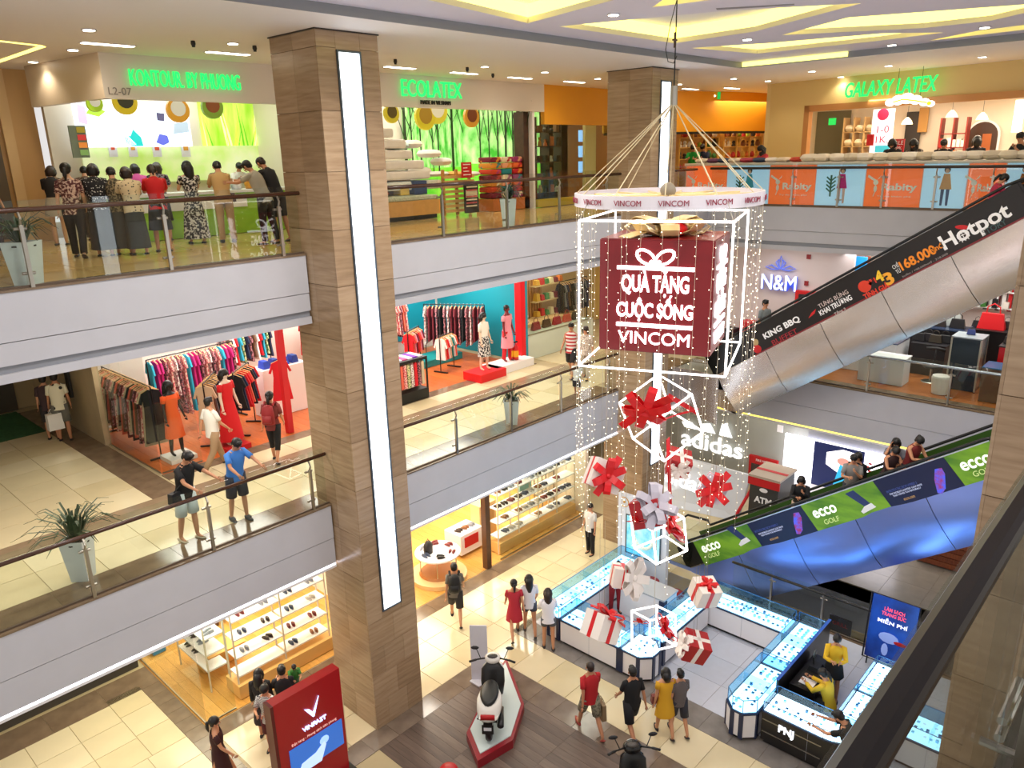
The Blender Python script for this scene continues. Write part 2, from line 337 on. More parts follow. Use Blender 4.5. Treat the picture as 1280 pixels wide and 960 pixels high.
for i,h in enumerate(holes):
    c=V((sum(p[0] for p in h)/len(h),sum(p[1] for p in h)/len(h)))
    t=bpy.data.objects.new('ceiling_cove_%d'%(i+1),None); t.name='trim_%d'%(TN+1); TN+=1; COL.objects.link(t); t['kind']='structure'; t.location=(c.x,c.y,ZR); ORG[t.name]=V((c.x,c.y,ZR))
    top=MB(); top.add([(p[0],p[1],ZR+.3) for p in h],[tuple(range(len(h)))]); top.build('recess_top',mat('e7e4ee',.6),t)
    n=len(h); lo=MB(); hi=MB()
    for k in range(n):
        a=V((*h[k],0)); b=V((*h[(k+1)%n],0)); z=V((0,0,1))
        lo.quad(a+z*ZR,b+z*ZR,b+z*(ZR+.09),a+z*(ZR+.09)); hi.quad(a+z*(ZR+.09),b+z*(ZR+.09),b+z*(ZR+.3),a+z*(ZR+.3))
    lo.build('recess_lip',mat('dfd9c0',.6),t); hi.build('cove_light',YGLOW,t)
struct('wall_roof',MB().box((-3,-4,ZR+.32),(32,26,ZR+.4)),CEIL)
struct('trim_61',MB().slab([gp(895,10.5,ZR-.004),gp(993,5,ZR-.004),gp(993,6.5,ZR-.004),gp(896,12.5,ZR-.004)],(0,0,.003)),mat('8a8690',.6))
# left small coves in the level two corridor ceiling
h=[tuple(gp(x,y,ZC-.001)[:2]) for x,y in ((0,52),(57,58.5),(0,78))]
yl=MB()
for a,b in ((0,1),(1,2)): yl.slab([(*h[a],ZC-.006),(*h[b],ZC-.006),(h[b][0]-.12,h[b][1]-.15,ZC-.006),(h[a][0]-.12,h[a][1]-.15,ZC-.006)],(0,0,.004))
struct('trim_62',yl,YGLOW)
# downlights
ORD='first second third fourth fifth sixth seventh eighth ninth tenth eleventh twelfth thirteenth fourteenth fifteenth sixteenth seventeenth eighteenth nineteenth twentieth'.split(); ORD+=['twenty-'+a for a in ORD[:9]]+['thirtieth']+['thirty-'+a for a in ORD[:9]]
dl=thing('downlight','','light',(0,0,0),local=True)
MB().lathe([(.11,-.012),(.105,0)]).build('trim_ring',WHITE,dl,smooth=True); MB().lathe([(.085,-.018),(.08,-.008)]).build('lamp_disc',mat('fff6e0',.5,em=14),dl)
DLP=[(111,37),(291,54),(91,62),(41,77),(606,83),(681,90),(747,98),(849,105),(917,98),(960,101),(965,111),(1015,89),(1051,96),(1111,82),(1150,88),(1228,71),(1258,80)]
DLC=[(767,18),(934,49),(1115,56),(1231,34)]
k=0
for lst,z in((DLP,ZC),(DLC,ZR)):
    for x,y in lst:
        p=gp(x,y,z-.005); o=dl if k==0 else dup(dl,p); o.location=p
        o['label']='round ceiling downlight %s, %s from the left'%('in the central ceiling' if z==ZR else 'of the upper walkway',ORD[sorted(lst).index((x,y))])
        o['group']='ceiling downlights'; k+=1
        if z==ZC: spot(p.x,p.y,p.z-.04,26,(1,.86,.68),130,.06)
sl=thing('linear_light','','light',(0,0,0),local=True); MB().box((-.45,-.1,-.012),(.45,.1,0)).build('frame',WHITE,sl); MB().box((-.42,-.07,-.02),(.42,.07,-.006)).build('diffuser',mat('fff3d8',.5,em=10),sl)
for k,(x,y,rz) in enumerate(((135,55,0),(285,66,0),(500,84,0),(580,91,0),(650,97,0),(718,102,0),(863,111,0),(915,110,0),(1000,104,1.57),(1075,98,1.57),(1175,91,1.57),(1270,83,1.57))):
    p=gp(x,y,ZC-.002); o=sl if k==0 else dup(sl,p); o.location=p; o.rotation_euler=(0,0,rz); o['label']='slim linear ceiling light near the shopfronts, %s from the left'%ORD[k]; o['group']='linear ceiling lights'
    spot(p.x,p.y,p.z-.05,38,(1,.86,.66),140,.12)
cb=[(241,51),(318,57),(494,74),(584,84),(616,92)]
for k,(x,y) in enumerate(cb):
    p=gp(x,y,ZC); MB().lathe([(.035,0),(.04,-.05),(.025,-.09),(.03,-.1)],p).build('sprinkler' if k!=1 and k!=3 else 'security_camera',DARK,None,smooth=True,label=['small sprinkler head on the ceiling above the green sign','dark dome camera on the ceiling just left of the near pillar','small sprinkler head on the ceiling right of the near pillar','dark dome camera on the ceiling above the green sign','small sprinkler head between two ceiling downlights'][k],cat='ceiling fitting')
# ================================================================ RAILINGS
def railing(pts,xs,z,lab,ax=0,fix=12.07,hand=RAILB,h=1.05,side=1):
    """straight glass railing; ax 0 runs along x at y=fix, ax 1 runs along y at x=fix; xs: post positions"""
    a,b=pts; t=thing('glass_railing',lab,'railing',((a+b)/2,fix,z) if ax==0 else (fix,(a+b)/2,z))
    def P_(u,o,zz): return V((u,fix+o,z+zz)) if ax==0 else V((fix+o,u,z+zz))
    MB().tube([P_(a,-.03*side,h),P_(b,-.03*side,h)],.036,10,sx=.9).build('handrail',hand,t,smooth=True)
    MB().slab([P_(a,-.02,0),P_(b,-.02,0),P_(b,.02,0),P_(a,.02,0)],(0,0,.04)).build('base_channel',mat('6b5b4d',.4,.5),t)
    xs=sorted(xs); ends=[a]+xs+[b]
    for i in range(len(ends)-1):
        u,v_=ends[i]+.03,ends[i+1]-.03
        if v_-u<.1: continue
        MB().slab([P_(u,.012,.03),P_(v_,.012,.03),P_(v_,.012,h+.12),P_(u,.012,h+.12)],(0,-.012,0) if ax==0 else (-.012,0,0)).build('glass_panel',GLASS,t)
    for u in xs:
        m=MB(); w=.025; s=-side
        m.slab([P_(u-w,s*.03,0),P_(u+w,s*.03,0),P_(u+w,s*.03,.85),P_(u-w,s*.03,.85)],(P_(0,s*.05,0)-P_(0,0,0)))
        m.tube([P_(u,s*.05,.84),P_(u,s*.09,.93),P_(u,-.03*side,h-.02)],.018,6)
        ob=m.build('post',STEEL,t)
        MB().tube([P_(u-.08,0,.8),P_(u+.08,0,.8)],.022,8).build('glass_clamp',STEEL,ob); MB().tube([P_(u-.08,0,.2),P_(u+.08,0,.2)],.022,8).build('glass_clamp',STEEL,ob)
    return t
def px(l,Y=12.07): return [yp(x,y,Y).x for x,y in l]
railing((-1,7.58),px([(39,355),(212,333),(352,314)]),L2,'glass railing with brown handrail on the upper left walkway in front of the crowd')
railing((8.85,17.26),px([(552,293),(632,283),(697,275)])+[16.6],L2,'glass railing with brown handrail on the upper walkway, between the two left pillars')
railing((-1,7.58),px([(116,740),(264,676),(390,632)]),L1,'glass railing on the middle level that two men lean on')
railing((8.85,17.26),px([(569,557),(637,528),(699,505)])+[16.8],L1,'glass railing on the middle level in front of the bright clothes shop')
railing((18.5,21.2),[19.8],L2,'glass railing on the upper level right of the light strip pillar')
railing((-2,12),[9.4,8.1,6.95,5.7,4.45],L2,'glass railing in front of the orange and blue poster counter',1,21.97,mat('38302c',.3),1.05)
railing((-2,9.2),[6.6,4.6,2.6],L1,'glass railing on the middle level right, in front of the bag shop',1,21.36,mat('b8c4cc',.25,.8),1.0)
# our own railing, right beside the viewer
t=thing('glass_railing','dark handrail with glass right beside the viewer at bottom right','railing',(1.5,.17,L2))
MB().box((-.6,.142,L2+1.05),(7.5,.182,L2+1.085)).build('handrail',mat('1a1613',.3),t,bevel=.012)
for a,b in ((-.6,2.0),(2.06,4.6),(4.66,7.3)): MB().box((a,.19,L2+.03),(b,.202,L2+1.03)).build('glass_panel',GLASS,t)
for u in (2.03,4.63):
    ob=MB().box((u-.02,.12,L2),(u+.02,.17,L2+.95)).build('post',STEEL,t)
    for zz in (.2,.85):
        for q in (0,.05): MB().tube([(u-.1,.2,L2+zz+q),(u+.1,.2,L2+zz+q)],.012,8).build('glass_clamp',STEEL,ob)
    MB().tube([(u-.0,.11,L2+.1),(u,.25,L2+.1)],.012,8).build('bolt',STEEL,ob)
MB().box((-.6,.165,L2),(7.3,.21,L2+.03)).build('base_channel',mat('4a4036',.5),t)
slabs(f2n,-1,-2.2,7.3,.13,z2,FBROWN,1.1)
# ================================================================ PEOPLE LIBRARY (local: +y forward, +x right, feet at z=0, height 1.7)
SKIN={'a':mat('c98f6b',.55),'b':mat('b97f5c',.55),'c':mat('dba882',.55),'d':mat('9b6547',.6)}
HAIRM={'k':mat('120e0d',.45),'b':mat('2a1b14',.45),'g':mat('6d655f',.6)}
def dirv(p,ab,s):  # p: pitch forward from straight down, ab: outward
    p=RD(p);ab=RD(ab); return V((s*sin(ab)*cos(p),sin(p),-cos(p)*cos(ab)))
# legs: (hip pitch, knee bend) ; arms: (upper pitch, abduct, elbow bend, inward)
POSES={
 'stand':dict(l=(3,4),r=(-3,3),al=(4,8,12,0),ar=(2,8,14,0)),
 'walk':dict(l=(24,8),r=(-16,22),al=(-22,8,12,0),ar=(20,8,24,0)),
 'walk2':dict(l=(-18,26),r=(20,6),al=(18,8,22,5),ar=(-20,9,12,0)),
 'step':dict(l=(12,4),r=(-12,14),al=(-8,9,16,0),ar=(10,9,30,10)),
 'lean':dict(l=(4,4),r=(-6,6),al=(48,26,18,10),ar=(42,28,22,8),lean=12,head=22),
 'lean1':dict(l=(8,8),r=(-8,4),al=(46,14,24,30),ar=(-2,14,14,0),lean=8,head=18),
 'look':dict(l=(2,3),r=(-3,3),al=(30,10,70,25),ar=(34,10,66,25),lean=12,head=26),
 'reach':dict(l=(4,5),r=(-8,4),al=(50,10,30,10),ar=(58,10,22,8),lean=22,head=22),
 'chin':dict(l=(2,3),r=(-3,5),al=(38,12,105,35),ar=(28,12,78,48),lean=8,head=8),
 'headhand':dict(l=(2,3),r=(-3,5),al=(30,12,60,40),ar=(75,55,135,20),lean=4,head=6),
 'hold':dict(l=(6,4),r=(-4,4),al=(18,14,88,30),ar=(28,10,80,40),lean=3,head=8),
 'sit':dict(l=(84,84),r=(80,80),al=(35,8,60,20),ar=(40,8,58,18),lean=14,head=20),
 'hips':dict(l=(4,3),r=(-8,6),al=(-18,42,78,60),ar=(6,10,20,0),lean=4,head=10),
 'carry':dict(l=(14,4),r=(-12,12),al=(30,16,95,30),ar=(4,8,16,0),lean=-2,head=4),
}
def joints(P):
    ln=RD(P.get('lean',0)); hd=RD(P.get('lean',0)+P.get('head',0)); J={}
    hips=[]
    for k,s in(('l',-1),('r',1)):
        hp,kn=P[k]; h=V((s*.09,0,0)); t=dirv(hp,2,s); sh=dirv(hp-kn,1,s)
        J['hip'+k]=h; J['kn'+k]=h+t*.42; J['an'+k]=J['kn'+k]+sh*.41; hips.append(J['an'+k].z)
    zoff=-min(hips)+.07
    for k in list(J): J[k]=J[k]+V((0,0,zoff))
    pz=V((0,0,zoff+.03)); J['pel']=pz
    up=V((0,sin(ln),cos(ln))); J['up']=up
    J['waist']=pz+up*.14; J['chest']=pz+up*.36; J['neck']=pz+up*.52; 
    hu=V((0,sin(hd),cos(hd))); hf=V((0,cos(hd),-sin(hd))); J['hb']=J['neck']+(up+hu).normalized()*.075; J['hc']=J['hb']+hu*.085+hf*.015; J['hu']=hu; J['hf']=hf
    for k,s in(('l',-1),('r',1)):
        p,ab,el,inn=P['a'+k]; sh=pz+up*.455+V((s*.165,0,0)); J['sh'+k]=sh
        u=dirv(p+P.get('lean',0)*.5,ab,s); J['el'+k]=sh+u*.275
        # forearm: rotate towards forward/up and inward
        f=dirv(p+P.get('lean',0)*.5+el,ab*(1-el/140),s); f=(f+V((-s*sin(RD(inn)),0,0))).normalized(); J['wr'+k]=J['el'+k]+f*.235; J['fd'+k]=f
    return J
BC={}
def bodymesh(pose,fem):
    key=(pose,fem)
    if key in BC: return BC[key]
    J=joints(POSES[pose]); fw=V((0,1,0))
    vs=[];rs=[];es=[]
    def n(p,r,par=None):
        vs.append(V(p)); rs.append(r if isinstance(r,tuple) else (r,r))
        if par is not None: es.append((par,len(vs)-1))
        return len(vs)-1
    up=J['up']; a=n(J['pel'],(.125,.1)); b=n(J['waist'],(.105 if fem else .12,.085),a); c=n(J['chest'],(.13 if fem else .145,.1),b); d=n(J['chest']+up*.1,(.11,.085),c); e=n(J['neck'],.055,d); f=n(J['hb'],.052,e)
    hb=J['hb']; hu=J['hu'];hf=J['hf']; g=n(hb+hu*.05+hf*.03,(.066,.07),f); h=n(J['hc']+hu*.02,(.078,.09),g); n(J['hc']+hu*.075-hf*.005,(.06,.068),h)
    for k,s in(('l',-1),('r',1)):
        i=n(J['hip'+k],(.088,.09),a); m=(J['hip'+k]+J['kn'+k])/2; i=n(m,.075,i); i=n(J['kn'+k],.052,i); m=J['kn'+k].lerp(J['an'+k],.35); i=n(m,.054,i); i=n(J['an'+k],.034,i)
        sd=(J['an'+k]-J['kn'+k]).normalized(); ff=(fw-sd*fw.dot(sd)).normalized(); n(J['an'+k]+sd*.04+ff*.06,(.036,.026),i)
        n(J['an'+k]+sd*.045+ff*.13,(.03,.018),len(vs)-1)
        i=n(J['sh'+k],.052,d); i=n(J['sh'+k].lerp(J['el'+k],.5),.044,i); i=n(J['el'+k],.035,i); i=n(J['el'+k].lerp(J['wr'+k],.4),.034,i); i=n(J['wr'+k],.023,i); n(J['wr'+k]+J['fd'+k]*.07,(.034,.018),i)
    me=bpy.data.meshes.new('b'); me.from_pydata(vs,es,[]); o=bpy.data.objects.new('b',me); COL.objects.link(o)
    sk=o.modifiers.new('s','SKIN'); sk.use_smooth_shade=True
    for i,r in enumerate(rs): me.skin_vertices[0].data[i].radius=r
    me.skin_vertices[0].data[0].use_root=True
    ss=o.modifiers.new('u','SUBSURF'); ss.levels=1; ss.render_levels=1
    dg=bpy.context.evaluated_depsgraph_get(); em=bpy.data.meshes.new_from_object(o.evaluated_get(dg)); bpy.data.objects.remove(o)
    # hands, nose, ears joined into the same mesh
    mb=MB()
    for k,s in(('l',-1),('r',1)):
        w_=J['wr'+k]; f=J['fd'+k]; sd=f.cross(V((s,0,0))); sd=sd.normalized() if sd.length>.1 else V((0,1,0)); pn=f.cross(sd).normalized()
        for q in range(4):
            L=(.062,.074,.07,.055)[q]; o_=sd*((q-1.5)*.019); p0=w_+f*.085+o_; p1=p0+f*L*.5-pn*.006*s*-1; p2=p0+f*L*.86-pn*.024*s*-1
            mb.tube([p0,p1,p2],[.0095,.0085,.006],5)
        t0=w_+f*.035+sd*.028; mb.tube([t0,t0+sd*.026+f*.024,t0+sd*.034+f*.055],[.011,.009,.006],5)
    c=J['hc']; R=MX((V((1,0,0)),J['hf'],J['hu'])).transposed()
    mb.ball(c+R@V((0,.092,-.022)),(.012,.018,.02),6,4,R=R)
    for s in(-1,1): mb.ball(c+R@V((s*.08,0,-.015)),(.012,.02,.03),6,4,R=R)
    bm=bmesh.new(); bm.from_mesh(em); m2=mb.mesh('x',[WHITE]); bm.from_mesh(m2); bpy.data.meshes.remove(m2)
    for fc in bm.faces: fc.smooth=True; fc.material_index=0
    bm.to_mesh(em); bm.free(); em.name='body'; BC[key]=(em,J,R); return BC[key]
def cloned(me,m):
    c=me.copy(); c.materials.clear(); c.materials.append(m); return c
CLC={}
def torso(J,z0,z1,rx0,grow,mb,fem,neck=True):
    """shirt shell from below the hips (z0, along the torso) up to the neck"""
    up=J['up']; p=J['pel']; R=MX.Rotation(-atan2(up.y,up.z),3,'X'); rows=[]
    prof=[(-.12,.165,.125),(0,.158,.122),(.14,.132 if fem else .15,.105 if fem else .115),(.3,.16 if fem else .172,.125),(.4,.175,.118),(.455,.17,.1),(.485,.13,.092),(.515,.08,.075),(.535,.06,.062)]
    for t,rx,ry in prof:
        if z0-.001<=t<=z1: rows.append((t,rx*grow,ry*grow))
    if rows[0][0]>z0+.01: rows.insert(0,(z0,rows[0][1],rows[0][2]))
    n=14; vs=[];fs=[]
    for t,rx,ry in rows:
        for k in range(n): a=2*pi*k/n; vs.append(p+up*t+R@V((cos(a)*rx,sin(a)*ry,0)))
    for i in range(len(rows)-1):
        for k in range(n): fs.append((i*n+k,i*n+(k+1)%n,(i+1)*n+(k+1)%n,(i+1)*n+k))
    mb.add(vs,fs)
def skirt(J,zt,zb,r0,r1,mb):
    p=J['pel']; n=14; vs=[];fs=[]; kk=(J['knl']+J['knr'])/2; rows=[zt,(zt*.6+zb*.4),zb]
    for i,t in enumerate(rows):
        f=i/2; c=p+V((0,0,t-0)); off=(kk-p)*min(1,max(0,-t/.45)); c=V((off.x,off.y,p.z+t)); r=r0+(r1-r0)*f
        for k in range(n): a=2*pi*k/n; w_=1+.06*(k%2)*f; vs.append(c+V((cos(a)*r*w_*1.1,sin(a)*r*w_*.9,0)))
    for i in range(2):
        for k in range(n): fs.append((i*n+k,i*n+(k+1)%n,(i+1)*n+(k+1)%n,(i+1)*n+k))
    mb.add(vs,fs)
def clothes(kind,pose,fem,J):
    key=(kind,pose,fem)
    if key in CLC: return CLC[key]
    mb=MB(); k0=kind.split('_')[0]
    if k0 in('tee','long','tank','blouse'):
        g=1.14 if k0=='blouse' else 1.07; torso(J,-.12,.54,0,g,mb,fem)
        for k in 'lr':
            s,e,w_=J['sh'+k],J['el'+k],J['wr'+k]; i=s+(J['chest']+J['up']*.08-s)*.3
            if k0=='tee': mb.tube([i,s,s.lerp(e,.45),s.lerp(e,.72)],[.07,.06,.057,.058],9)
            if k0=='blouse': mb.tube([i,s,s.lerp(e,.5),e.lerp(w_,.1)],[.072,.064,.06,.064],9)
            if k0=='long': mb.tube([i,s,s.lerp(e,.5),e,e.lerp(w_,.5),e.lerp(w_,.93)],[.076,.07,.06,.052,.046,.042],9)
    elif k0=='dress':
        ln={'s':-.38,'m':-.5,'l':-.82}[kind.split('_')[1]]; torso(J,-.0,.50,0,1.05,mb,True); skirt(J,.02,ln,.15,.2 if ln>-.6 else .25,mb)
        for k in 'lr':
            s,e=J['sh'+k],J['el'+k]; i=s+(J['chest']-s)*.3; mb.tube([i,s,s.lerp(e,.5)],[.074,.066,.064],9)
    elif k0=='skirt': skirt(J,.1,{'s':-.3,'m':-.5,'l':-.8}[kind.split('_')[1]],.14,.2,mb)
    else:
        torso(J,-.1,.13,0,1.0,mb,fem)
        for k in 'lr':
            h,kn,an=J['hip'+k],J['kn'+k],J['an'+k]
            if k0=='shorts': mb.tube([h+V((0,0,.04)),h.lerp(kn,.45),h.lerp(kn,.95)],[.108,.102,.098],10)
            elif k0=='hotpants': mb.tube([h+V((0,0,.04)),h.lerp(kn,.3),h.lerp(kn,.45)],[.106,.1,.098],10)
            elif k0=='capri': mb.tube([h+V((0,0,.04)),h.lerp(kn,.5),kn,kn.lerp(an,.4)],[.104,.088,.066,.062],10)
            else: mb.tube([h+V((0,0,.04)),h.lerp(kn,.5),kn,kn.lerp(an,.5),an],[.106,.092,.074,.066,.062],10)
    CLC[key]=mb; return mb
def hairmb(style,J,R):
    mb=MB(); c=J['hc']; hu=J['hu'];hf=J['hf']
    def at(x,y,z): return c+R@V((x,y,z))
    if style=='bald': mb.ball(at(0,-.012,.028),(.083,.092,.078),12,7,R=R); return mb
    r=.096 if style in('short','crop') else .104
    if style=='crop': r=.09
    mb.ball(at(0,-.016,.032),(r-.006,r+.004,r-.008),12,8,R=R); mb.ball(at(0,-.045,-.012),(r-.014,.062,.075),10,6,R=R)
    if style=='short': mb.ball(at(0,.045,.085),(.06,.05,.03),8,5,R=R)
    if style in('long','bob'):
        d=.33 if style=='long' else .17; b=at(0,-.065,0); dn=V((0,-.12,-1)).normalized()
        mb.tube([at(0,-.04,.04),at(0,-.07,-.05),b+dn*d*.6,b+dn*d],[.085,.1,.095 if style=='long' else .09,.05],10,sx=1.05)
        for s in(-1,1): mb.tube([at(s*.075,.02,.04),at(s*.088,.0,-.04),at(s*.08,-.02,-.12)],[.03,.032,.02],6)
    if style=='pony': mb.tube([at(0,-.09,.03),at(0,-.14,.01),at(0,-.15,-.1),at(0,-.135,-.2)],[.03,.035,.035,.012],8)
    if style=='bun': mb.ball(at(0,-.085,.07),(.048,.045,.045),8,6,R=R)
    return mb
HC={};FC={}
def cmat(c,pat=None):
    if pat is None: return mat(c,.8)
    k,c2,sc=pat
    if k=='voro': c,c2=c2,c
    return mat(c,.8,kind=k,c2=c2,sc=sc,th={'voro':(.22,.3),'stripe':(.45,.55)}.get(k,(.48,.56)))
def person(loc,face,label,pose='stand',h=1.65,top=('tee','ffffff'),bot=('shorts','333333'),hair=('short','k'),skin='a',fem=False,shoes='2b2422',group=None,extra=None):
    """face: heading in degrees (direction the person looks, 0 = +x)"""
    t=thing('person',label,'person',loc,RD(face-90),group,local=True,sc=h/1.7)
    me,J,R=bodymesh(pose,fem); sk=SKIN[skin]
    def ob(name,m_): o=bpy.data.objects.new(name,m_); COL.objects.link(o); o.parent=t; return o
    def once(D,key,fn):
        if key not in D: D[key]=fn()
        return D[key]
    ob('body',once(FC,('body',pose,fem,skin),lambda: cloned(me,sk)))
    for nm,gar in(('top',top),('bottoms',bot)):
        if gar:
            kind,c,*pat=gar; m=cmat(c,pat[0] if pat else None); mb=clothes(kind,pose,fem,J)
            nm2={'tee':'shirt','long':'shirt','tank':'shirt','blouse':'blouse','dress':'dress','skirt':'skirt','shorts':'shorts','hotpants':'shorts','capri':'leggings','trousers':'trousers'}[kind.split('_')[0]]
            ob(nm2,once(FC,(kind,pose,fem,c,pat[0] if pat else 0),lambda: mb.mesh(nm2,m,smooth=True)))
    if hair: ob('hair',once(FC,('hair',pose,fem,hair),lambda: hairmb(hair[0],J,R).mesh('hair',HAIRM[hair[1]],smooth=True)))
    def sh():
        r=[]
        for k in 'lr':
            mb=MB(); a=J['an'+k]; sd=(a-J['kn'+k]).normalized(); ff=(V((0,1,0))-sd*sd.y).normalized(); Rr=MX((V((1,0,0)),ff,-sd)).transposed()
            mb.ball(a+sd*.055+ff*.055,(.048,.135,.022),10,5,R=Rr)
            if shoes and shoes[0]=='#': mb.ball(a+sd*.03+ff*.03,(.05,.1,.045),10,6,R=Rr)
            r.append(mb.mesh('shoe',mat(shoes.strip('#'),.6),smooth=True))
        return r
    if shoes:
        for m_ in once(FC,('shoe',pose,fem,shoes),sh): ob('shoe',m_)
    def eyes():
        mb=MB()
        for s in(-1,1): mb.ball(J['hc']+R@V((s*.032,.083,.0)),(.013,.008,.007),6,4,R=R)
        for s in(-1,1): mb.ball(J['hc']+R@V((s*.034,.084,.02)),(.018,.006,.003),6,3,R=R)
        return mb.mesh('eyes',mat('1c1210',.4))
    ob('eyes',once(FC,('eyes',pose,fem),eyes))
    ob('mouth',once(FC,('mouth',pose,fem),lambda: MB().ball(J['hc']+R@V((0,.083,-.058)),(.022,.01,.007),8,4,R=R).mesh('mouth',mat('a24f46',.5),smooth=True)))
    if extra: extra(t,J,R)
    return t
def headat(px_,py_,Z,h): p=gp(px_,py_,Z+h); p.z=Z; return p
def pstrap(c,bagpos,size=(.1,.06,.09),strap=True,name='shoulder_bag'):
    def f(t,J,R):
        b=J['pel']+V(bagpos)
        o=MB().box(b-V(size),b+V(size),top=.01).mesh(name,mat(c,.6)); q=bpy.data.objects.new(name,o); COL.objects.link(q); q.parent=t
        if strap:
            s=J['shl' if bagpos[0]>0 else 'shr']; m_=MB().tube([b+V((0,0,size[2])),J['chest']+V((0,.13 if bagpos[1]>0 else -.14,0)),s+V((0,0,.065))],.01,5).mesh('bag_strap',mat(c,.6)); q=bpy.data.objects.new('bag_strap',m_); COL.objects.link(q); q.parent=t
    return f
def bagthing(p,label,c,face=0,s=(.15,.05,.18),hand=.12,name='shopping_bag',m=None,hz=.0):
    """carrier bag hanging with its top at p"""
    T=MX.Translation(p)@MX.Rotation(RD(face),4,'Z'); t=thing(name,label,'bag',(p[0],p[1],p[2]-2*s[2]-hand)); m=m or mat(c,.6)
    MB(T).box((-s[0],-s[1],-2*s[2]-hand),(s[0],s[1],-hand),top=.01).build('bag_body',m,t)
    for q in(-1,1): MB(T).tube([(-s[0]*.5,q*s[1]*.8,-hand),(-s[0]*.3,0,0),(s[0]*.3,0,0),(s[0]*.5,q*s[1]*.8,-hand)],.006,5).build('bag_handle',m,t)
    return t
def backpackthing(loc,face,h,label,c):
    k=h/1.7; T=MX.Translation(loc)@MX.Rotation(RD(face-90),4,'Z')@MX.Scale(k,4); t=thing('backpack',label,'backpack',loc+V((0,0,1.0*k)))
    MB(T).loft([((0,-.2,.98),.13,.07),((0,-.22,1.02),.155,.1),((0,-.22,1.25),.15,.1),((0,-.2,1.4),.12,.075),((0,-.19,1.44),.06,.04)],n=12).build('pack_body',mat(c,.7),t,smooth=True)
    MB(T).loft([((0,-.31,1.04),.1,.02),((0,-.325,1.08),.11,.035),((0,-.31,1.22),.1,.025)],n=10).build('front_pocket',mat(c,.6),t,smooth=True)
    for s in(-1,1): MB(T).tube([(s*.1,-.15,1.42),(s*.12,-.02,1.475),(s*.12,.12,1.38),(s*.13,.14,1.25),(s*.14,-.08,1.08)],.016,6,sx=1.8).build('shoulder_strap',mat(c,.7),t)
    return t
# ================================================================ PEOPLE
FL=('noise','d8d2c8',55); FLR=('voro','e7ded0',30)
def P0(hx,hy,face,lab,h=1.65,**k): p=headat(hx,hy,0,h); person(p,face,lab,h=h,**k); return p
def P1(hx,hy,face,lab,h=1.65,**k): p=headat(hx,hy,L1,h); person(p,face,lab,h=h,**k); return p
# ---- ground floor
p=P0(567,703,47,'man in grey shirt and dark shorts walking past the shoe shop with a black backpack',1.68,pose='walk',top=('tee','6d6860'),bot=('shorts','2c2a2a'))
backpackthing(p,47,1.68,'black backpack worn by the man walking past the shoe shop','111113')
P0(642,724,50,'woman in a loose red dress walking beside two women in white',1.58,pose='walk2',fem=True,top=('dress_s','b8293a'),bot=None,hair=('pony','k'))
P0(661,719,48,'woman with long black hair in white blouse and denim shorts, next to the red dress',1.62,fem=True,pose='step',top=('tee','e9e8ee'),bot=('hotpants','3f4656'),hair=('long','k'))
P0(685,738,45,'woman in an oversized white shirt with blue print, nearest the jewelry counter',1.58,fem=True,pose='hold',top=('blouse','ecebf2'),bot=('hotpants','55585f'),hair=('long','b'))
p=P0(738,826,62,'man in red t-shirt and camouflage shorts walking across the marble floor',1.7,pose='walk',top=('tee','b31a22'),bot=('shorts','8c8570',('noise','5e5a48',22)),hair=('crop','b'),skin='b',shoes='9c3a2e')
bagthing(p+V((.22,-.12,.78)),'brown paper bag carried by the man in red','8c7455',62)
P0(791,833,60,'man in black t-shirt and black shorts walking, right of the man in red',1.68,pose='walk2',top=('tee','0f0f13'),bot=('shorts','15151a'),skin='b')
P0(833,836,50,'girl in a yellow dress with dark collar walking beside a boy in plaid',1.55,fem=True,pose='step',top=('dress_s','dca522'),bot=None,hair=('bob','k'),extra=pstrap('7e3a34',(-.2,.06,.0)))
P0(851,838,55,'boy in dark plaid shirt and shorts walking beside the girl in yellow',1.48,pose='step',top=('tee','3a3436',('stripe','7c7170',22)),bot=('shorts','2e2e38'))
p=P0(1072,894,95,'man in black t-shirt leaning at the black jewelry counter, carrying a white bag',1.7,pose='reach',top=('tee','111114'),bot=('trousers','1b1b20'))
bagthing(p+V((-.38,.1,.75)),'white plastic bag hanging beside the man in black at the counter','e9e6e6',20,(.13,.07,.16))
P0(1047,793,200,'shop assistant in yellow jacket and black skirt standing behind the counter',1.58,fem=True,pose='hold',top=('long','e0b422'),bot=('skirt_s','17171a'),hair=('bun','k'))
person((13.75,4.3,0),80,'shop assistant in yellow jacket sitting at the black desk','sit',1.58,('long','e3b82a'),('trousers','17171a'),('pony','k'),fem=True)
P0(770,697,235,'shop assistant in white top and red trousers inside the white jewelry kiosk',1.55,fem=True,pose='look',top=('tee','dfe3f0'),bot=('trousers','8f1320'),hair=('bun','k'))
P0(738,630,180,'person in dark trousers and white shirt standing behind the tall white advertising panel',1.6,pose='stand',top=('tee','d9d6d2'),bot=('trousers','17171b'))
P0(266,895,330,'woman in a maroon dress at the bottom left, walking on the pale tiles',1.6,fem=True,pose='walk',top=('dress_m','3a1416'),bot=None,hair=('pony','k'))
P0(331,855,215,'woman in black and white striped top and maroon shorts beside the red screen kiosk',1.6,fem=True,pose='hold',top=('tee','ece9e6',('stripe','15151a',14)),bot=('shorts','571720'),hair=('bun','k'))
P0(322,838,45,'woman with long black hair behind the woman in stripes',1.6,fem=True,pose='stand',top=('long','1b1719'),bot=('skirt_m','2c2426'),hair=('long','k'))
p=P0(351,832,60,'man in a dark t-shirt carrying a small child by the shoe shop window',1.66,pose='carry',top=('tee','15161b'),bot=('shorts','2a2a30'))
person(p+V((.32,.12,.78)),250,'small child in green carried by the man in dark t-shirt','sit',.95,('tee','3f8a3c'),('shorts','3b5a3a'),('short','k'))
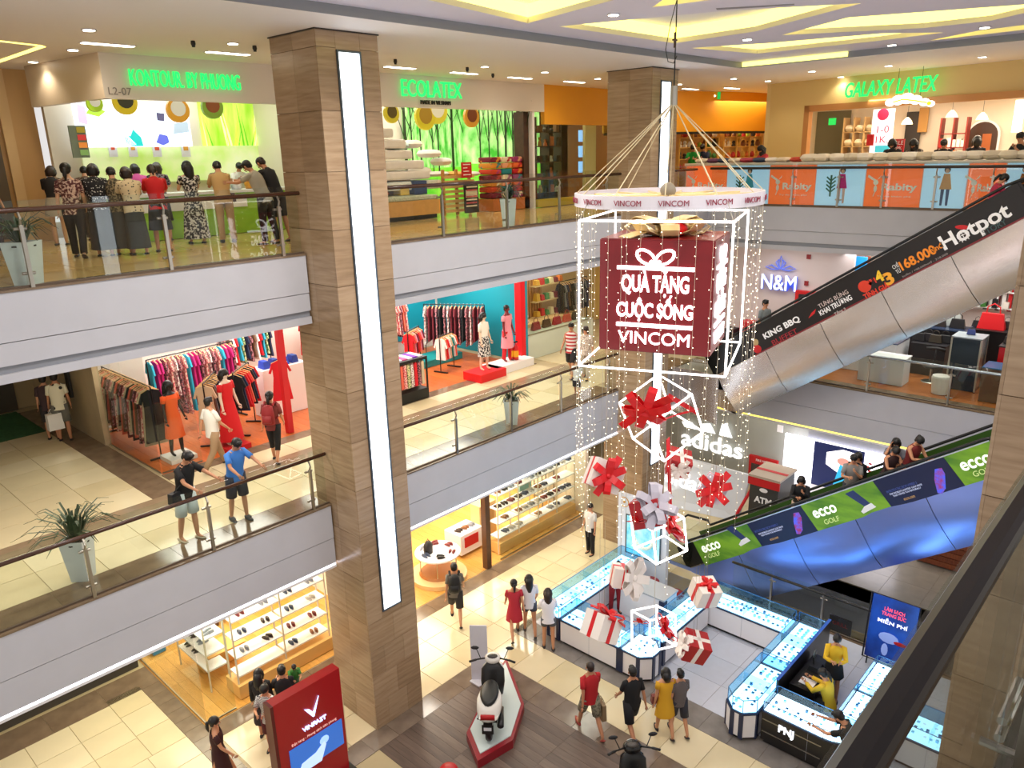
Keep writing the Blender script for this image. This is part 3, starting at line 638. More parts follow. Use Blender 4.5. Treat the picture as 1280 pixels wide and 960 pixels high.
P0(1128,838,150,'man in grey shirt near the blue poster stand, mostly hidden by the dark handrail',1.66,pose='look',top=('tee','cfcfd2'),bot=('trousers','22222a'))
# ---- level one
p=P1(222,561,-70,'man in black t-shirt and pale shorts holding the handrail of the middle walkway',1.74,pose='lean',top=('tee','0d0d10'),bot=('shorts','d5dedf'),shoes='b9aa92',extra=pstrap('17181c',(.24,.02,-.02)))
p=P1(287,544,-85,'man in blue t-shirt and navy shorts leaning on the handrail of the middle walkway',1.7,pose='lean',top=('tee','3f7fd0'),bot=('shorts','22273a'),shoes='#41464c')
P1(259,495,10,'man in white t-shirt and khaki trousers walking behind the two men at the rail',1.66,pose='walk',top=('tee','efece4'),bot=('trousers','a58766'))
p=P1(336,490,40,'woman with ponytail, black leggings and red backpack looking at the clothes racks',1.62,fem=True,pose='step',top=('tee','7d3432'),bot=('capri','111114'),hair=('pony','k'))
backpackthing(p,40,1.62,'red backpack worn by the woman at the clothes racks','8e1c22')
p=P1(66,467,70,'man in cream t-shirt with black print and grey shorts at the left edge',1.7,pose='stand',top=('tee','e6dfc2',('voro','22201e',6)),bot=('shorts','6d6a60'),skin='b')
p=P1(52,470,65,'person in dark plaid next to the man in cream t-shirt',1.62,pose='stand',top=('tee','2c1f21',('stripe','51373a',20)),bot=('shorts','2f2b2c'))
bagthing(p+V((.0,-.3,.85)),'white plastic bag held beside the man in cream t-shirt','ece8df',0,(.17,.1,.2))
P1(714,402,200,'man in white and red tank top walking with a child at the far left walkway',1.7,pose='walk',top=('tank','dcd8d6',('stripe','b22a2e',3)),bot=('shorts','1d1c1f'),skin='b')
P1(721,448,210,'small child in white top and black shorts holding hands on the walkway',1.1,pose='walk',top=('tee','e6e4e4'),bot=('shorts','151517'))
P1(732,408,200,'woman in pale patterned blouse walking behind the lit cube frame',1.6,fem=True,pose='step',top=('blouse','d6cbbd',('noise','9c8b80',30)),bot=('trousers','b9ae9f'),hair=('bob','b'))
# ---- level two crowd at the juice counter
def P2(fx,fy,face,lab,h=1.62,Yp=None,**k):
    p=gp(fx,fy,L2) if Yp is None else yp(fx,fy,Yp); p.z=L2; return person(p,face,lab,h=h,**k)
P2(78,306,60,'woman in black top and beige skirt, leftmost of the crowd at the juice bar',1.62,fem=True,pose='look',top=('tee','1b1719'),bot=('skirt_s','b8a58a'),hair=('bob','b'),skin='c')
P2(102,322,60,'woman with ponytail in a red and white flowered blouse, second in the crowd',1.64,fem=True,pose='step',top=('tee','5a2a2c',('noise','d8b9a6',24)),bot=('trousers','17151a'),hair=('pony','k'),skin='c')
P2(120,300,70,'person with brown sleeves half hidden behind the black floral blouse',1.6,fem=True,pose='look',top=('long','5b4534'),bot=('trousers','2a2426'),hair=('short','k'))
P2(133,320,65,'woman in black blouse with small white flowers and wide dark trousers',1.64,fem=True,pose='look',top=('blouse','15151a',('voro','dcd9d0',26)),bot=('skirt_l','333436'),hair=('bob','k'))
P2(157,318,75,'woman in dark olive patterned blouse between the floral and dotted blouses',1.58,fem=True,pose='look',top=('blouse','3a3326',('noise','8a7a58',30)),bot=('skirt_l','3a3c3b'),hair=('short','k'))
P2(176,318,80,'woman in cream blouse with black dots',1.57,fem=True,pose='look',top=('blouse','d9c49c',('voro','2b2622',18)),bot=('skirt_l','3d403f'),hair=('bob','b'))
P2(184,296,80,'woman in pink top behind the dotted blouse',1.62,fem=True,pose='look',top=('tee','d0559c'),bot=('trousers','2b2b30'),hair=('bob','k'))
P2(206,314,70,'woman in a bright red t-shirt in the crowd',1.6,fem=True,pose='look',top=('tee','c9151b'),bot=('skirt_m','2c2c2f'),hair=('pony','b'))
P2(208,300,60,'woman in dark flowered dress just behind the red t-shirt',1.64,fem=True,pose='look',top=('tee','23202c',('noise','8b8796',26)),bot=('skirt_m','26262b'),hair=('long','b'))
P2(248,304,85,'woman with very long hair in a black and white patterned long dress',1.62,fem=True,pose='hold',top=('dress_l','15151a',('noise','d9d6cf',22)),bot=None,hair=('long','k'),skin='c')
P2(286,303,75,'person in tan outfit with a crossbody strap leaning to the counter',1.64,pose='look',top=('tee','c9a36a'),bot=('trousers','c2a077'),hair=('short','k'),extra=pstrap('4a2c22',(.17,.08,.0)),shoes='#222226')
P2(283,290,75,'person with dark hair hidden behind the tan outfit',1.62,pose='look',top=('tee','7b6a58'),bot=('trousers','35332f'))
P2(305,284,260,'shop worker in white shirt behind the juice counter',1.6,pose='look',top=('tee','e8e4dc'),bot=('trousers','33322f'))
P2(337,305,120,'man in grey t-shirt and black trousers bending over the counter',1.68,pose='reach',top=('tee','a9a393'),bot=('trousers','121214'))
P2(352,302,110,'man in black shirt with cropped hair beside the stone pillar',1.74,pose='reach',top=('tee','151419'),bot=('shorts','1c1c22'),hair=('crop','b'),skin='b')
P2(2,312,20,'person with dark hair cut off by the left edge, behind the potted palm',1.6,pose='stand',top=('tee','1b1a24'),bot=('trousers','3a2a2c'))
# ---- level two right
def P2x(px_,py_,X_,face,lab,h=1.62,dz=0,**k):
    p=xp(px_,py_,X_); p.z=L2; return person(p,face,lab,h=h+.16,**k)
P2x(867,200,25.2,200,'man in bright green shirt at the counter in front of the orange shop',1.66,pose='look',top=('tee','1d9a3a'),bot=('trousers','222226'))
P2x(880,200,25.6,190,'man in navy shirt next to the man in green',1.66,pose='look',top=('tee','1d2340'),bot=('trousers','222226'))
P2x(957,200,23.6,150,'woman in red top leaning over the counter near the pale yellow wall',1.55,fem=True,pose='look',top=('tee','b8323a'),bot=('trousers','222226'),hair=('long','k'))
P2x(1116,200,23.4,180,'person in dark clothes in front of the tall poster of the latex shop',1.62,fem=True,pose='look',top=('tee','1a191d'),bot=('trousers','222226'),hair=('bob','k'))
P2x(1144,200,23.6,170,'woman in dark patterned blouse behind the pillows',1.6,fem=True,pose='look',top=('blouse','2c2424',('noise','8a7a6a',26)),bot=('trousers','222226'),hair=('long','k'))
P2x(1178,200,23.5,190,'person in black between the pillows and the red shelf',1.58,pose='look',top=('tee','1a181b'),bot=('trousers','222226'))
P2x(1218,200,24.1,20,'person with dark hair in front of the arched mirror',1.6,pose='stand',top=('tee','2a2326'),bot=('trousers','222226'),hair=('bob','k'))
P2x(1275,200,22.9,160,'man in black shirt with hand at his face at the far right counter',1.66,pose='chin',top=('tee','16171c'),bot=('trousers','222226'))
# ================================================================ ESCALATORS
def escalator(xn,W,yl,zl,yh,zh,lab,clad,banner,bh,low=1.6,depth=1.2,yend=.41):
    sl=(zh-zl)/(yl-yh); c=1/sqrt(1+sl*sl); s_=sl*c
    t=thing('escalator',lab,'escalator',(xn+W/2,(yl+yh)/2,zl))
    xd=V((0,-c,s_)); ud=V((0,s_,c)); Lt=sqrt((yl-yh)**2+(zh-zl)**2)
    def pt(l,u,x=xn): return V((x,yl,zl))+xd*l+ud*u+V((0,0,0))
    CL=clad; n=round(Lt/1.85)
    for side,x in((0,xn),(1,xn+W)):
        for i in range(n):
            a,b=Lt*i/n+.008,Lt*(i+1)/n-.008; mb=MB(); d=(.03 if side==0 else -.03)
            # gently bowed panel in three facets
            pr=[(.1,0),(-.25,-.05),(-.62,-.075),(-.95,-.05),(-depth,.03)]
            sg=1 if side==0 else -1; vs=[];M_=4
            for u0,o0 in pr:
                for k in range(M_+1): vs.append(pt(a+(b-a)*k/M_,u0,x+o0*sg+.012*sin(3.1*(i+k/M_)+u0*5)*sg))
            mb.add(vs,[(r*(M_+1)+k,r*(M_+1)+k+1,(r+1)*(M_+1)+k+1,(r+1)*(M_+1)+k) for r in range(len(pr)-1) for k in range(M_)])
            mb.build('cladding_panel',CL,t,smooth=True)
        f=MB(); dl=min(1.3,zl+3)
        f.slab([(x,yl,zl+.1),(x,yl+low,zl+.1),(x,yl+low,zl-dl),(x,yl+.0+.75,zl-dl),(x,yl,zl-depth/c)],(.02,0,0))
        f.slab([(x,yh,zh+.1),(x,yend,zh+.1),(x,yend,zh-1.25),(x,yh,zh-1.42)],(.02,0,0)); f.build('landing_cladding',CL,t)
    MB().quad(pt(0,-depth,xn+.03),pt(Lt,-depth,xn+.03),pt(Lt,-depth,xn+W-.03),pt(0,-depth,xn+W-.03)).build('soffit',mat('a5a3a8',.4,.3),t)
    MB().box((xn+.05,yl,zl-.03),(xn+W-.05,yl+low,zl)).build('comb_plate',mat('8c8c8c',.35,.8),t); MB().box((xn+.05,yend,zh-.03),(xn+W-.05,yh,zh)).build('comb_plate',mat('8c8c8c',.35,.8),t)
    ns=int(Lt*c/.4); sm=MB().box((-W/2+.24,-.2,-.21),(W/2-.24,.2,0)).box((-W/2+.24,-.2,0),(W/2-.24,-.17,.004),1).mesh('step',[mat('4b4c50',.4,.6),mat('d8b62c',.5)])
    for i in range(ns):
        o=bpy.data.objects.new('step',sm); COL.objects.link(o); o.parent=t; o.location=V((xn+W/2,yl-.4*(i+.5),zl+sl*.4*(i+.5)))-org(t)
    dark=mat('141313',.3)
    for side,x in((0,xn+.02),(1,xn+W-.02)):
        sg=1 if side==0 else -1
        m=MB(); m.slab([pt(-.1,.12,x),pt(Lt+.15,.12,x),pt(Lt+.15,bh,x),pt(-.1,bh,x)],(.025*sg,0,0)); m.build('balustrade',dark if side==0 else mat('3a5a24' if clad is not CLADU else '1a1614',.3),t)
        MB().slab([pt(0,.1,x+.03*sg),pt(Lt,.1,x+.03*sg),pt(Lt,.17,x+.22*sg),pt(0,.17,x+.22*sg)],(0,.0,.01)).build('skirt_deck',STEEL,t)
        top=bh+.07
        path=[V((x,yl+low*.75,zl+.55)),V((x,yl+low*.85,zl+.8)),V((x,yl+low*.7,zl+bh/c+.05)),V((x,yl+.25,zl+bh/c+.08)),pt(.35,top,x),pt(Lt*.5,top,x),pt(Lt-.1,top,x),V((x,yh-.3,zh+bh/c+.1)),V((x,yend+.3,zh+bh/c+.08)),V((x,yend+.1,zh+.75))]
        MB().tube(path,.035,8,sx=1.1).build('handrail',BLACK,t,smooth=True)
        g=MB(); g.slab([V((x,yl+.02,zl+.1)),V((x,yl+low*.8,zl+.1)),V((x,yl+low*.75,zl+.85)),V((x,yl+.02,zl+bh/c))],(.012,0,0)); g.build('newel_glass',GLASS,t); g=MB(); g.slab([V((x,yh-.1,zh+.1)),V((x,yend+.2,zh+.1)),V((x,yend+.2,zh+.95)),V((x,yh-.1,zh+bh/c))],(.012,0,0)); g.build('newel_glass',GLASS,t)
    banner(t,pt,xd,ud,Lt,xn)
    return t,pt
CLADU=mat('d3cbc6',.26,.85,bump=.5,sc=.9,st=(.2,1,1),var=.03); CLADL=mat('869eea',.28,.8,bump=.45,sc=.8,st=(.2,1,1),var=.03)  # lower steel's blue is cool LED light put into its colour
WT=mat('f4f2f2',.5); RED=mat('c4161c',.5); ORG_=mat('f08a1c',.5)
def ban_up(t,pt,xd,ud,L,xn):
    x=xn-.012; o_=pt(0,0)
    def lu(px_,py_): q=xp(px_,py_,xn)-o_; return q.dot(xd),q.dot(ud)
    l0=lu(940,445)[0]
    MB().slab([pt(l0+.1,.13,x),pt(L+.1,.13,x),pt(L+.1,.84,x),pt(l0-.1,.84,x)],(.01,0,0)).build('banner',mat('15100f',.4),t)
    MB().slab([pt(l0+.1,.1,x-.006),pt(L+.1,.1,x-.006),pt(L+.1,.135,x-.006),pt(l0+.1,.135,x-.006)],(.006,0,0)).build('banner_edge',mat('7d1a22',.4),t)
    def T(s,px_,py_,w,m,h=None,b=.0,**k): l,u=lu(px_,py_); text(s,pt(l,u,x-.006),w,xd,ud,m,t,h,.004,b,'banner_lettering',**k)
    def B(px_,py_,ry,rz,m): l,u=lu(px_,py_); MB().ball(pt(l,u,x),(.006,ry,rz),8,8).build('banner_logo',m,t)
    T('KING BBQ',977,410,1.15,WT,.2,.03); T('BUFFET',981,421,.8,mat('a51f2b',.5),.14)
    B(946.6,436,.13,.12,RED); B(945,428,.08,.1,mat('b79a68',.5)); B(946.6,436,.06,.06,WT)
    T('TƯNG BỪNG',1041,373,.85,mat('d8c4bf',.5),.15); T('KHAI TRƯƠNG',1044,381,.92,WT,.17,.02); T('Tầng 3',1050,389,.32,mat('cfc6c0',.5),.1)
    l,u=lu(1016,392); MB().slab([pt(l-.16,u-.06,x-.003),pt(l+.05,u-.02,x-.003),pt(l+.14,u+.07,x-.003),pt(l-.02,u+.03,x-.003)],(.002,0,0)).build('banner_logo',RED,t)
    B(1081,358,.16,.15,mat('d8391f',.5)); T('ĐI',1090,352,.2,mat('e23a22',.5),.15,.02); T('4',1099,345.5,.19,mat('f3c62c',.5),.28,.04); T('TÍNH GIÁ',1095,363,.66,mat('e23a22',.5),.17,.03); T('3',1111,348,.22,mat('f3a72c',.5),.32,.04)
    T('168.000',1147,322,.86,ORG_,.24,.03); T('vnđ',1171.6,309,.28,ORG_,.14,.02); T('CHỈ\nTỪ',1121,335,.15,WT,.27); T('buffet / 198.000vnđ - 218.000',1156,331.5,1.1,mat('9b9290',.5),.05)
    T('Hotpot',1219,286,1.5,WT,.46,.025); T('STORY',1243,284,.5,mat('3e5a5a',.5),.13); B(1203,284,.15,.05,RED)
    l,u=lu(1205,296); mb=MB()
    for a in(-.07,0,.07): mb.tube([pt(l+a,u-.1,x-.012),pt(l+a,u+.1,x-.012)],.01,4)
    for a in(-.04,.05): mb.tube([pt(l-.12,u+a,x-.012),pt(l+.12,u+a,x-.012)],.01,4)
    mb.build('banner_logo',WT,t)
ye,ze=3.3,L2
_u,_=escalator(20.0,1.25,10.35,L1,3.2,L2,'upper escalator with black restaurant banner rising to the top level on the right',CLADU,ban_up,.84)
GRN=mat('6f9a22',.5,em=.25,sc=1.2,c2='3f6f1c',st=(1,1,3)); NAV=mat('141a3c',.4,em=.2); SH=mat('3b57d8',.5,em=.5,c2='8a2a5c',sc=9)
def ban_lo(t,pt,xd,ud,L,xn):
    x=xn-.012; o_=pt(0,0)
    def lu(px_,py_): q=xp(px_,py_,xn)-o_; return q.dot(xd),q.dot(ud)
    bs=[lu(873,690)[0]]+[lu(*q)[0] for q in((945,672),(1014,652),(1107,625),(1198,598),(1272,577))]+[L+.1]
    for i in range(6):
        a,b=bs[i],bs[i+1]; gcol=GRN if i in(0,2,4) else NAV; d=.05
        MB().slab([pt(a+.003+(d if i else 0),.05,x),pt(b-.003+(d if i<5 else 0),.05,x),pt(b-.003-(d if i<5 else 0),.76,x),pt(a+.003-(d if i else 0),.76,x)],(.01,0,0)).build('banner_panel',gcol,t)
    MB().slab([pt(bs[0],.76,x),pt(L,.76,x),pt(L,.785,x),pt(bs[0],.785,x)],(.01,0,0)).build('banner_edge',mat('cfd6ea',.3,.5),t)
    def T(s,px_,py_,w,m,h=None,b=.0): l,u=lu(px_,py_); text(s,pt(l,u,x-.006),w,xd,ud,m,t,h,.004,b,'banner_lettering')
    GO=mat('c9d98e',.5,em=.3); W2=mat('eef2e6',.5,em=.6)
    for a,b in(((889,683.5),(893,693)),((1031,639),(1040,650)),((1220,578),(1229,589))): T('ecco',*a,.62,W2,.2,.02); T('GOLF',*b,.4,GO,.12,.0)
    for q in((915,665),(1066,622)):
        l,u=lu(*q); MB().slab([pt(l-.12,u+.14,x-.004),pt(l+.1,u+.16,x-.004),pt(l+.32,u-.25,x-.004),pt(l+.16,u-.28,x-.004)],(.003,0,0)).build('banner_picture',mat('23305e',.5,em=.2),t)
        MB().slab([pt(l+.02,u-.36,x-.005),pt(l+.15,u-.27,x-.005),pt(l+.34,u-.24,x-.005),pt(l+.4,u-.36,x-.005),pt(l+.05,u-.42,x-.005)],(.003,0,0)).build('banner_picture',WT,t)
    for q in((996,654),(1173,601)):
        l,u=lu(*q); MB().slab([pt(l-.14,u-.24,x-.004),pt(l-.06,u-.28,x-.004),pt(l+.06,u-.2,x-.004),pt(l+.2,u+.1,x-.004),pt(l+.2,u+.24,x-.004),pt(l+.06,u+.26,x-.004),pt(l-.06,u+.05,x-.004)],(.003,0,0)).build('banner_picture',SH,t)
    for q in((964,664),(1133,613)):
        T('INTRODUCING BIOM HYBRID 3',q[0]-6,q[1]-4,.7,mat('3b4a86',.5,em=.3),.06); T('THE WORLD\'S LIGHTEST GOLF SHOE\nTHAT MOVES YOU NATURALLY',*q,.75,mat('b9c0dc',.5,em=.3),.1); T('ecco.com',q[0]+4,q[1]+9,.25,mat('b08a5a',.5,em=.3),.05)
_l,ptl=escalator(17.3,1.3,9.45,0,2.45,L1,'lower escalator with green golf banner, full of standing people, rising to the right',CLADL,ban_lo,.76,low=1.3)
def onesc(px_,py_,h,X_,yl,zl,yh,zh):
    """person on the inclined steps whose head top shows at the pixel"""
    p=xp(px_,py_,X_); sl=(zh-zl)/(yl-yh); k=max(0,math.floor((yl-p.y)/.4)); p.y=yl-.4*(k+.5); p.z=zl+sl*.4*(k+.5)+.004; return p
def PL_(px_,face,lab,h=1.62,X_=17.9,**k):
    p=onesc(px_,600,h,X_,9.45,0,2.45,L1); person(p,face,lab,h=h,**k)
PL_(996,200,'woman in black hooded coat standing on the lower escalator, lowest of its riders',1.64,fem=True,pose='chin',top=('long','131316'),bot=('trousers','cbb09a'),hair=('bob','k'))
PL_(1055,195,'man in grey t-shirt with hand on his chin on the lower escalator',1.7,pose='chin',top=('tee','85827f'),bot=('trousers','2a2c38'))
PL_(1076,185,'person in black with a backpack next to the man in grey on the lower escalator',1.6,X_=18.2,pose='stand',top=('long','151518'),bot=('trousers','1b1b20'),hair=('bob','k'))
PL_(1097,230,'woman with bare arms resting on the handrail of the lower escalator',1.62,fem=True,X_=17.8,pose='look',top=('tank','3a2426'),bot=('trousers','1b1b20'),hair=('bun','k'))
PL_(1113,200,'woman in grey top holding her hair on the lower escalator',1.64,fem=True,X_=18.15,pose='headhand',top=('tee','6e6f78'),bot=('trousers','1b1b20'),hair=('long','k'))
PL_(1141,240,'woman with hair bun and red top, highest rider on the lower escalator',1.66,fem=True,pose='look',top=('tank','7a2626'),bot=('trousers','1b1b20'),hair=('bun','k'))
def PU_(px_,py_,face,lab,h,X_=20.6,**k): person(onesc(px_,py_,h,X_,10.35,L1,3.2,L2),face,lab,h=h,**k)
PU_(955,400,250,'man in grey shirt with a dark backpack near the foot of the upper escalator',1.66,pose='stand',top=('tee','7e8586'),bot=('trousers','26262b'),extra=None)
PU_(1238,250,-60,'woman with ponytail and crimson t-shirt near the top of the upper escalator',1.58,fem=True,pose='look',top=('tee','b0284a'),bot=('trousers','26262b'),hair=('pony','k'))
person((20.6,2.6,L2),-60,'person in brown top stepping off the upper escalator at the right edge','stand',1.66,('tee','8a5a3c'),('trousers','2c2b22'),('short','k'))
# ================================================================ JEWELRY COUNTERS
NAVY=mat('1c2748',.3); BED=mat('c9ecff',.5,em=2.1); BEDW=mat('e9f6ff',.5,em=4.2); CG=glassm('cdeeff')
TRAY=[mat('f2fbff',.5,em=.8),mat('8fd4f2',.5,em=.5),mat('3b6f96',.4)]
def counter(x0,y0,x1,y1,lab,bed=BED,base=WHITE,hb=.62,ht=.95,toe=DARK,cut=None,cat='display counter',posts=True,items=14,round_=None,slope=.08):
    """glass topped display counter; cut: list of corner indices to chamfer (0 sw,1 se,2 ne,3 nw)"""
    t=thing('jewelry_counter',lab,cat,((x0+x1)/2,(y0+y1)/2,0))
    cn=[(x0,y0),(x1,y0),(x1,y1),(x0,y1)]; poly=[]; nx=[(1,0),(0,1),(-1,0),(0,-1)]
    for i,(a,b) in enumerate(cn):
        r=(cut or {}).get(i,0) if isinstance(cut,dict) else 0
        if r:
            d_in={0:(0,1),1:(-1,0),2:(0,-1),3:(1,0)}[i]; d_out={0:(1,0),1:(0,1),2:(-1,0),3:(0,-1)}[i]
            if r>.5:
                cxx=a+(d_in[0]+d_out[0])*r; cyy=b+(d_in[1]+d_out[1])*r
                for k in range(6):
                    f=k/5*pi/2; poly.append((cxx-d_out[0]*r*cos(f)-d_in[0]*r*sin(f),cyy-d_out[1]*r*cos(f)-d_in[1]*r*sin(f)))
            else: poly+= [(a+d_in[0]*r,b+d_in[1]*r),(a+d_out[0]*r,b+d_out[1]*r)]
        else: poly.append((a,b))
    cx=(x0+x1)/2; cy=(y0+y1)/2
    def ins(d): return [(a+(d if a<cx else -d),b+(d if b<cy else -d)) for a,b in poly]
    MB().prism(ins(.05),0.004,.09).build('toe_kick',toe,t); MB().prism(poly,.09,hb).build('cabinet',base,t)
    MB().prism(ins(-.012),hb,hb+.03).build('trim_band',NAVY,t); MB().prism(ins(.03),hb+.03,hb+.05).build('lit_bed',bed,t)
    g=MB(); n=len(poly); P2_=ins(.015); 
    for i in range(n):
        a,b=P2_[i],P2_[(i+1)%n]; g.quad((*a,hb+.03),(*b,hb+.03),(*b,ht),(*a,ht))
    g.quad(*[(a,b,ht) for a,b in P2_]); g.build('glass_case',CG,t)
    fr=MB()
    for i in range(n):
        a,b=P2_[i],P2_[(i+1)%n]; fr.tube([(*a,ht),(*b,ht)],.008,4)
        fr.tube([(*a,hb+.03),(*a,ht)],.008,4)
    fr.build('case_frame',mat('3f6f9c',.3,.5),t)
    L_=max(x1-x0,y1-y0); al=x1-x0>y1-y0; W_=min(x1-x0,y1-y0)
    # joints of the cabinet front, shelf and trays of jewelry
    m=MB(); k=int(L_/.12)
    for i in range(k):
        u=(i+.5)/k
        for v in(.28,.5,.72):
            if random.random()<.22: continue
            q=(x0+.08+(x1-x0-.16)*u,y0+W_*v) if al else (x0+W_*v,y0+.08+(y1-y0-.16)*u)
            hh=random.choice((.01,.02,.05)); m.cb((q[0],q[1],hb+.05+hh/2),(.05,.05,hh),random.choice((0,1,1,2,2)))
    m.build('jewelry_trays',TRAY,t,kind='stuff')
    for j in range(1,int(L_/1.1)+1):
        u=j/(int(L_/1.1)+1)
        q=(x0+(x1-x0)*u,cy) if al else (cx,y0+(y1-y0)*u)
        (MB().quad((q[0],y0+.03,hb+.05),(q[0],y1-.03,hb+.05),(q[0],y1-.03,ht),(q[0],y0+.03,ht)) if al else MB().quad((x0+.03,q[1],hb+.05),(x1-.03,q[1],hb+.05),(x1-.03,q[1],ht),(x0+.03,q[1],ht))).build('glass_divider',CG,t)
        MB().cb((q[0],q[1],(hb+.09)/2),(.006,W_+.004,hb-.1) if al else (W_+.004,.006,hb-.1)).build('panel_joint',mat('9a9daa',.5),t)
    if posts:
        for i,(a,b) in enumerate(poly):
            if len(poly)>4 or i%2==0: MB().cb((a+(.03 if a<cx else -.03),b+(.03 if b<cy else -.03),hb/2+.03),(.09,.09,hb-.06)).build('corner_post',NAVY,t)
    return t
counter(12.35,8.45,12.98,10.15,'white jewelry counter with glowing blue glass case facing the walkway, left white kiosk',cut={3:.0})
counter(12.35,10.2,15.85,10.85,'long white jewelry counter of the left kiosk, beside the shoe shop walkway',cut={3:.3})
counter(12.35,7.7,13.1,8.42,'short end counter with dark corner posts under the lowest lit cube',cut={0:.22,1:.22},bed=BEDW)
counter(13.15,7.8,15.2,8.35,'white jewelry counter on the right side of the left kiosk')
t=thing('service_desk','plain white service desk with grey top and navy corner inside the left kiosk','desk',(14.65,9.2,0))
MB().box((14.35,8.55,.004),(14.95,9.85,.84)).build('cabinet',WHITE,t); MB().box((14.32,8.52,.84),(14.98,9.88,.88)).build('desk_top',mat('b9bcc2',.3),t); MB().box((14.31,8.51,.1),(14.45,8.66,.83)).build('corner_post',NAVY,t)
counter(15.25,5.9,15.9,8.0,'long white jewelry counter at the back of the right kiosk, parallel to the lower escalator')
counter(13.95,5.2,15.9,5.85,'glass jewelry case at the back corner of the right kiosk, next to the dark partition',bed=BED)
counter(12.2,5.2,13.9,5.85,'glass jewelry case at the front end of the right kiosk, beside the walkway',cut={0:.2,3:.2},bed=BED)
BLK=mat('191615',.3)
c=counter(12.45,3.3,13.1,5.12,'curved black jewelry counter with bright white case and brand letters, facing the walkway',bed=BEDW,base=BLK,cut={0:.62},posts=False,hb=.72)
text('PNJ',(12.44,4.62,.5),.3,(0,-1,0),(0,0,1),mat('e8eef8',.4,em=2),c,ext=.01,bold=.02)
for zz in(.28,.56): MB().box((12.435,3.95,zz),(12.45,5.1,zz+.015)).build('steel_line',STEEL,c)
counter(13.14,3.3,14.2,3.95,'black jewelry counter with bright white case right of the curved corner',bed=BEDW,base=BLK,posts=False,hb=.72)
counter(14.25,3.3,15.4,3.95,'black jewelry counter with white case at the far end, beside the poster stand',bed=BEDW,base=BLK,posts=False,hb=.72)
t=thing('partition','dark low partition between the white and the black jewelry kiosks','partition',(14.5,5.16,0)); MB().box((13.15,5.13,0.004),(15.9,5.17,1.02)).build('panel',BLK,t); MB().box((13.15,5.12,1.02),(15.9,5.18,1.04)).build('top_edge',mat('2b4f9a',.3,em=.4),t)
t=thing('desk','black desk with papers and a machine inside the black jewelry kiosk','desk',(14.0,4.75,0))
MB().box((13.6,4.55,.004),(14.9,5.08,.72)).build('desk_body',BLK,t)
tag(MB().box((13.75,4.65,.725),(13.98,4.95,.735)).build('paper',WHITE),'sheet of white paper on the black desk','paper')
o=thing('payment_machine','dark payment machine with a round screen on the black desk','machine',(14.4,4.85,.725)); MB().box((14.25,4.72,.725),(14.55,4.98,.82),top=.03).build('machine_body',BLACK,o); MB().tube([(14.4,4.9,.82),(14.42,4.93,1.0)],.015,6).build('stand',BLACK,o); MB().ball((14.42,4.9,1.06),(.1,.02,.09)).build('screen',mat('5a6266',.3),o)
# stools inside the left kiosk
for i,(x,y) in enumerate(((15.4,9.6),(15.3,8.8))):
    t=thing('round_stool','round dark red stool behind the service desk'+(', nearer the white panel' if i==0 else ', nearer the escalator'),'stool',(x,y,0),group='red stools')
    MB().lathe([(.2,.44),(.24,.47),(.24,.52),(.2,.55)],(x,y,0),16).build('seat',mat('8c1822',.5),t,smooth=True); MB().tube([(x,y,.03),(x,y,.45)],.03,8).build('stem',STEEL,t); MB().lathe([(.2,.004),(.19,.03),(.03,.05)],(x,y,0),14).build('base',STEEL,t)
tag(MB().lathe([(.03,.0),(.035,.02),(.035,.13),(.012,.17),(.012,.2)],(14.6,9.7,.88)).build('bottle',mat('1f9a4a',.3)),'small green bottle on the service desk','bottle')
tag(MB().lathe([(.03,.0),(.03,.05),(.028,.11)],(14.8,9.55,.88)).build('cup',mat('3b3a44',.3)),'small dark cup on the service desk','cup')
# tall white advertising panel
t=thing('advertising_panel','tall white panel with pearl necklace picture beside the left jewelry kiosk','sign',(15.4,10.4,0))
MB().box((15.98,9.5,.004),(16.1,11.05,2.42)).build('panel',mat('e3e6ee',.4),t); MB().box((15.965,9.7,.75),(15.98,10.75,1.85)).build('picture',mat('5fb9c9',.4,em=.5,c2='bfe6ec',sc=2.5),t)
MB().box((15.958,9.66,.71),(15.966,10.79,.75)).box((15.958,9.66,1.85),(15.966,10.79,1.88)).box((15.958,9.66,.75),(15.966,9.7,1.85)).box((15.958,10.75,.75),(15.966,10.79,1.85)).build('picture_frame',mat('45525c',.4),t)
m=MB()
for i in range(16):
    a=RD(180+i*11); m.ball((15.95,10.2+cos(a)*-.32,1.45+sin(a)*.42),.05,8,5)
m.build('pearl_necklace_print',mat('d6dccb',.3,em=.3),t,smooth=True)
text('Sea Pearl',(15.97,10.15,2.12),.85,(0,-1,0),(0,0,1),mat('4650a8',.5),t,h=.24,shear=.3,ext=.004); MB().tube([(15.97,10.85+.14*cos(a/9),2.2+.14*sin(a/9)) for a in range(8,52,4)],.012,5).ball((15.97,10.85,2.2),.04).build('logo',mat('d8a13a',.4),t)
# poster stand
t=thing('poster_stand','blue poster on a black stand advertising free jewelry service beside the black kiosk','poster',(16.3,3.95,0))
MB().slab([(16.25,3.5,.25),(16.25,4.45,.25),(16.42,4.45,1.75),(16.42,3.5,1.75)],(.03,0,.0)).build('poster',mat('1c49a8',.35,em=.35,c2='0f1f5c',sc=1.5),t)
MB().tube([(16.24,3.47,.22),(16.41,3.47,1.78),(16.41,4.48,1.78),(16.24,4.48,.22)],.02,4,closed=True).build('stand_frame',BLACK,t); MB().tube([(16.3,3.6,0.02),(16.45,3.6,.9)],.02,4).tube([(16.3,4.4,.02),(16.45,4.4,.9)],.02,4).build('legs',BLACK,t)
ux=V((.17,0,1.5)).normalized()
def PT(s,z,w,m,h=None,b=0): q=(z-.25)/1.5; text(s,(16.235+.17*q,3.97,z),w,(0,-1,0),ux,m,t,h,.003,b)
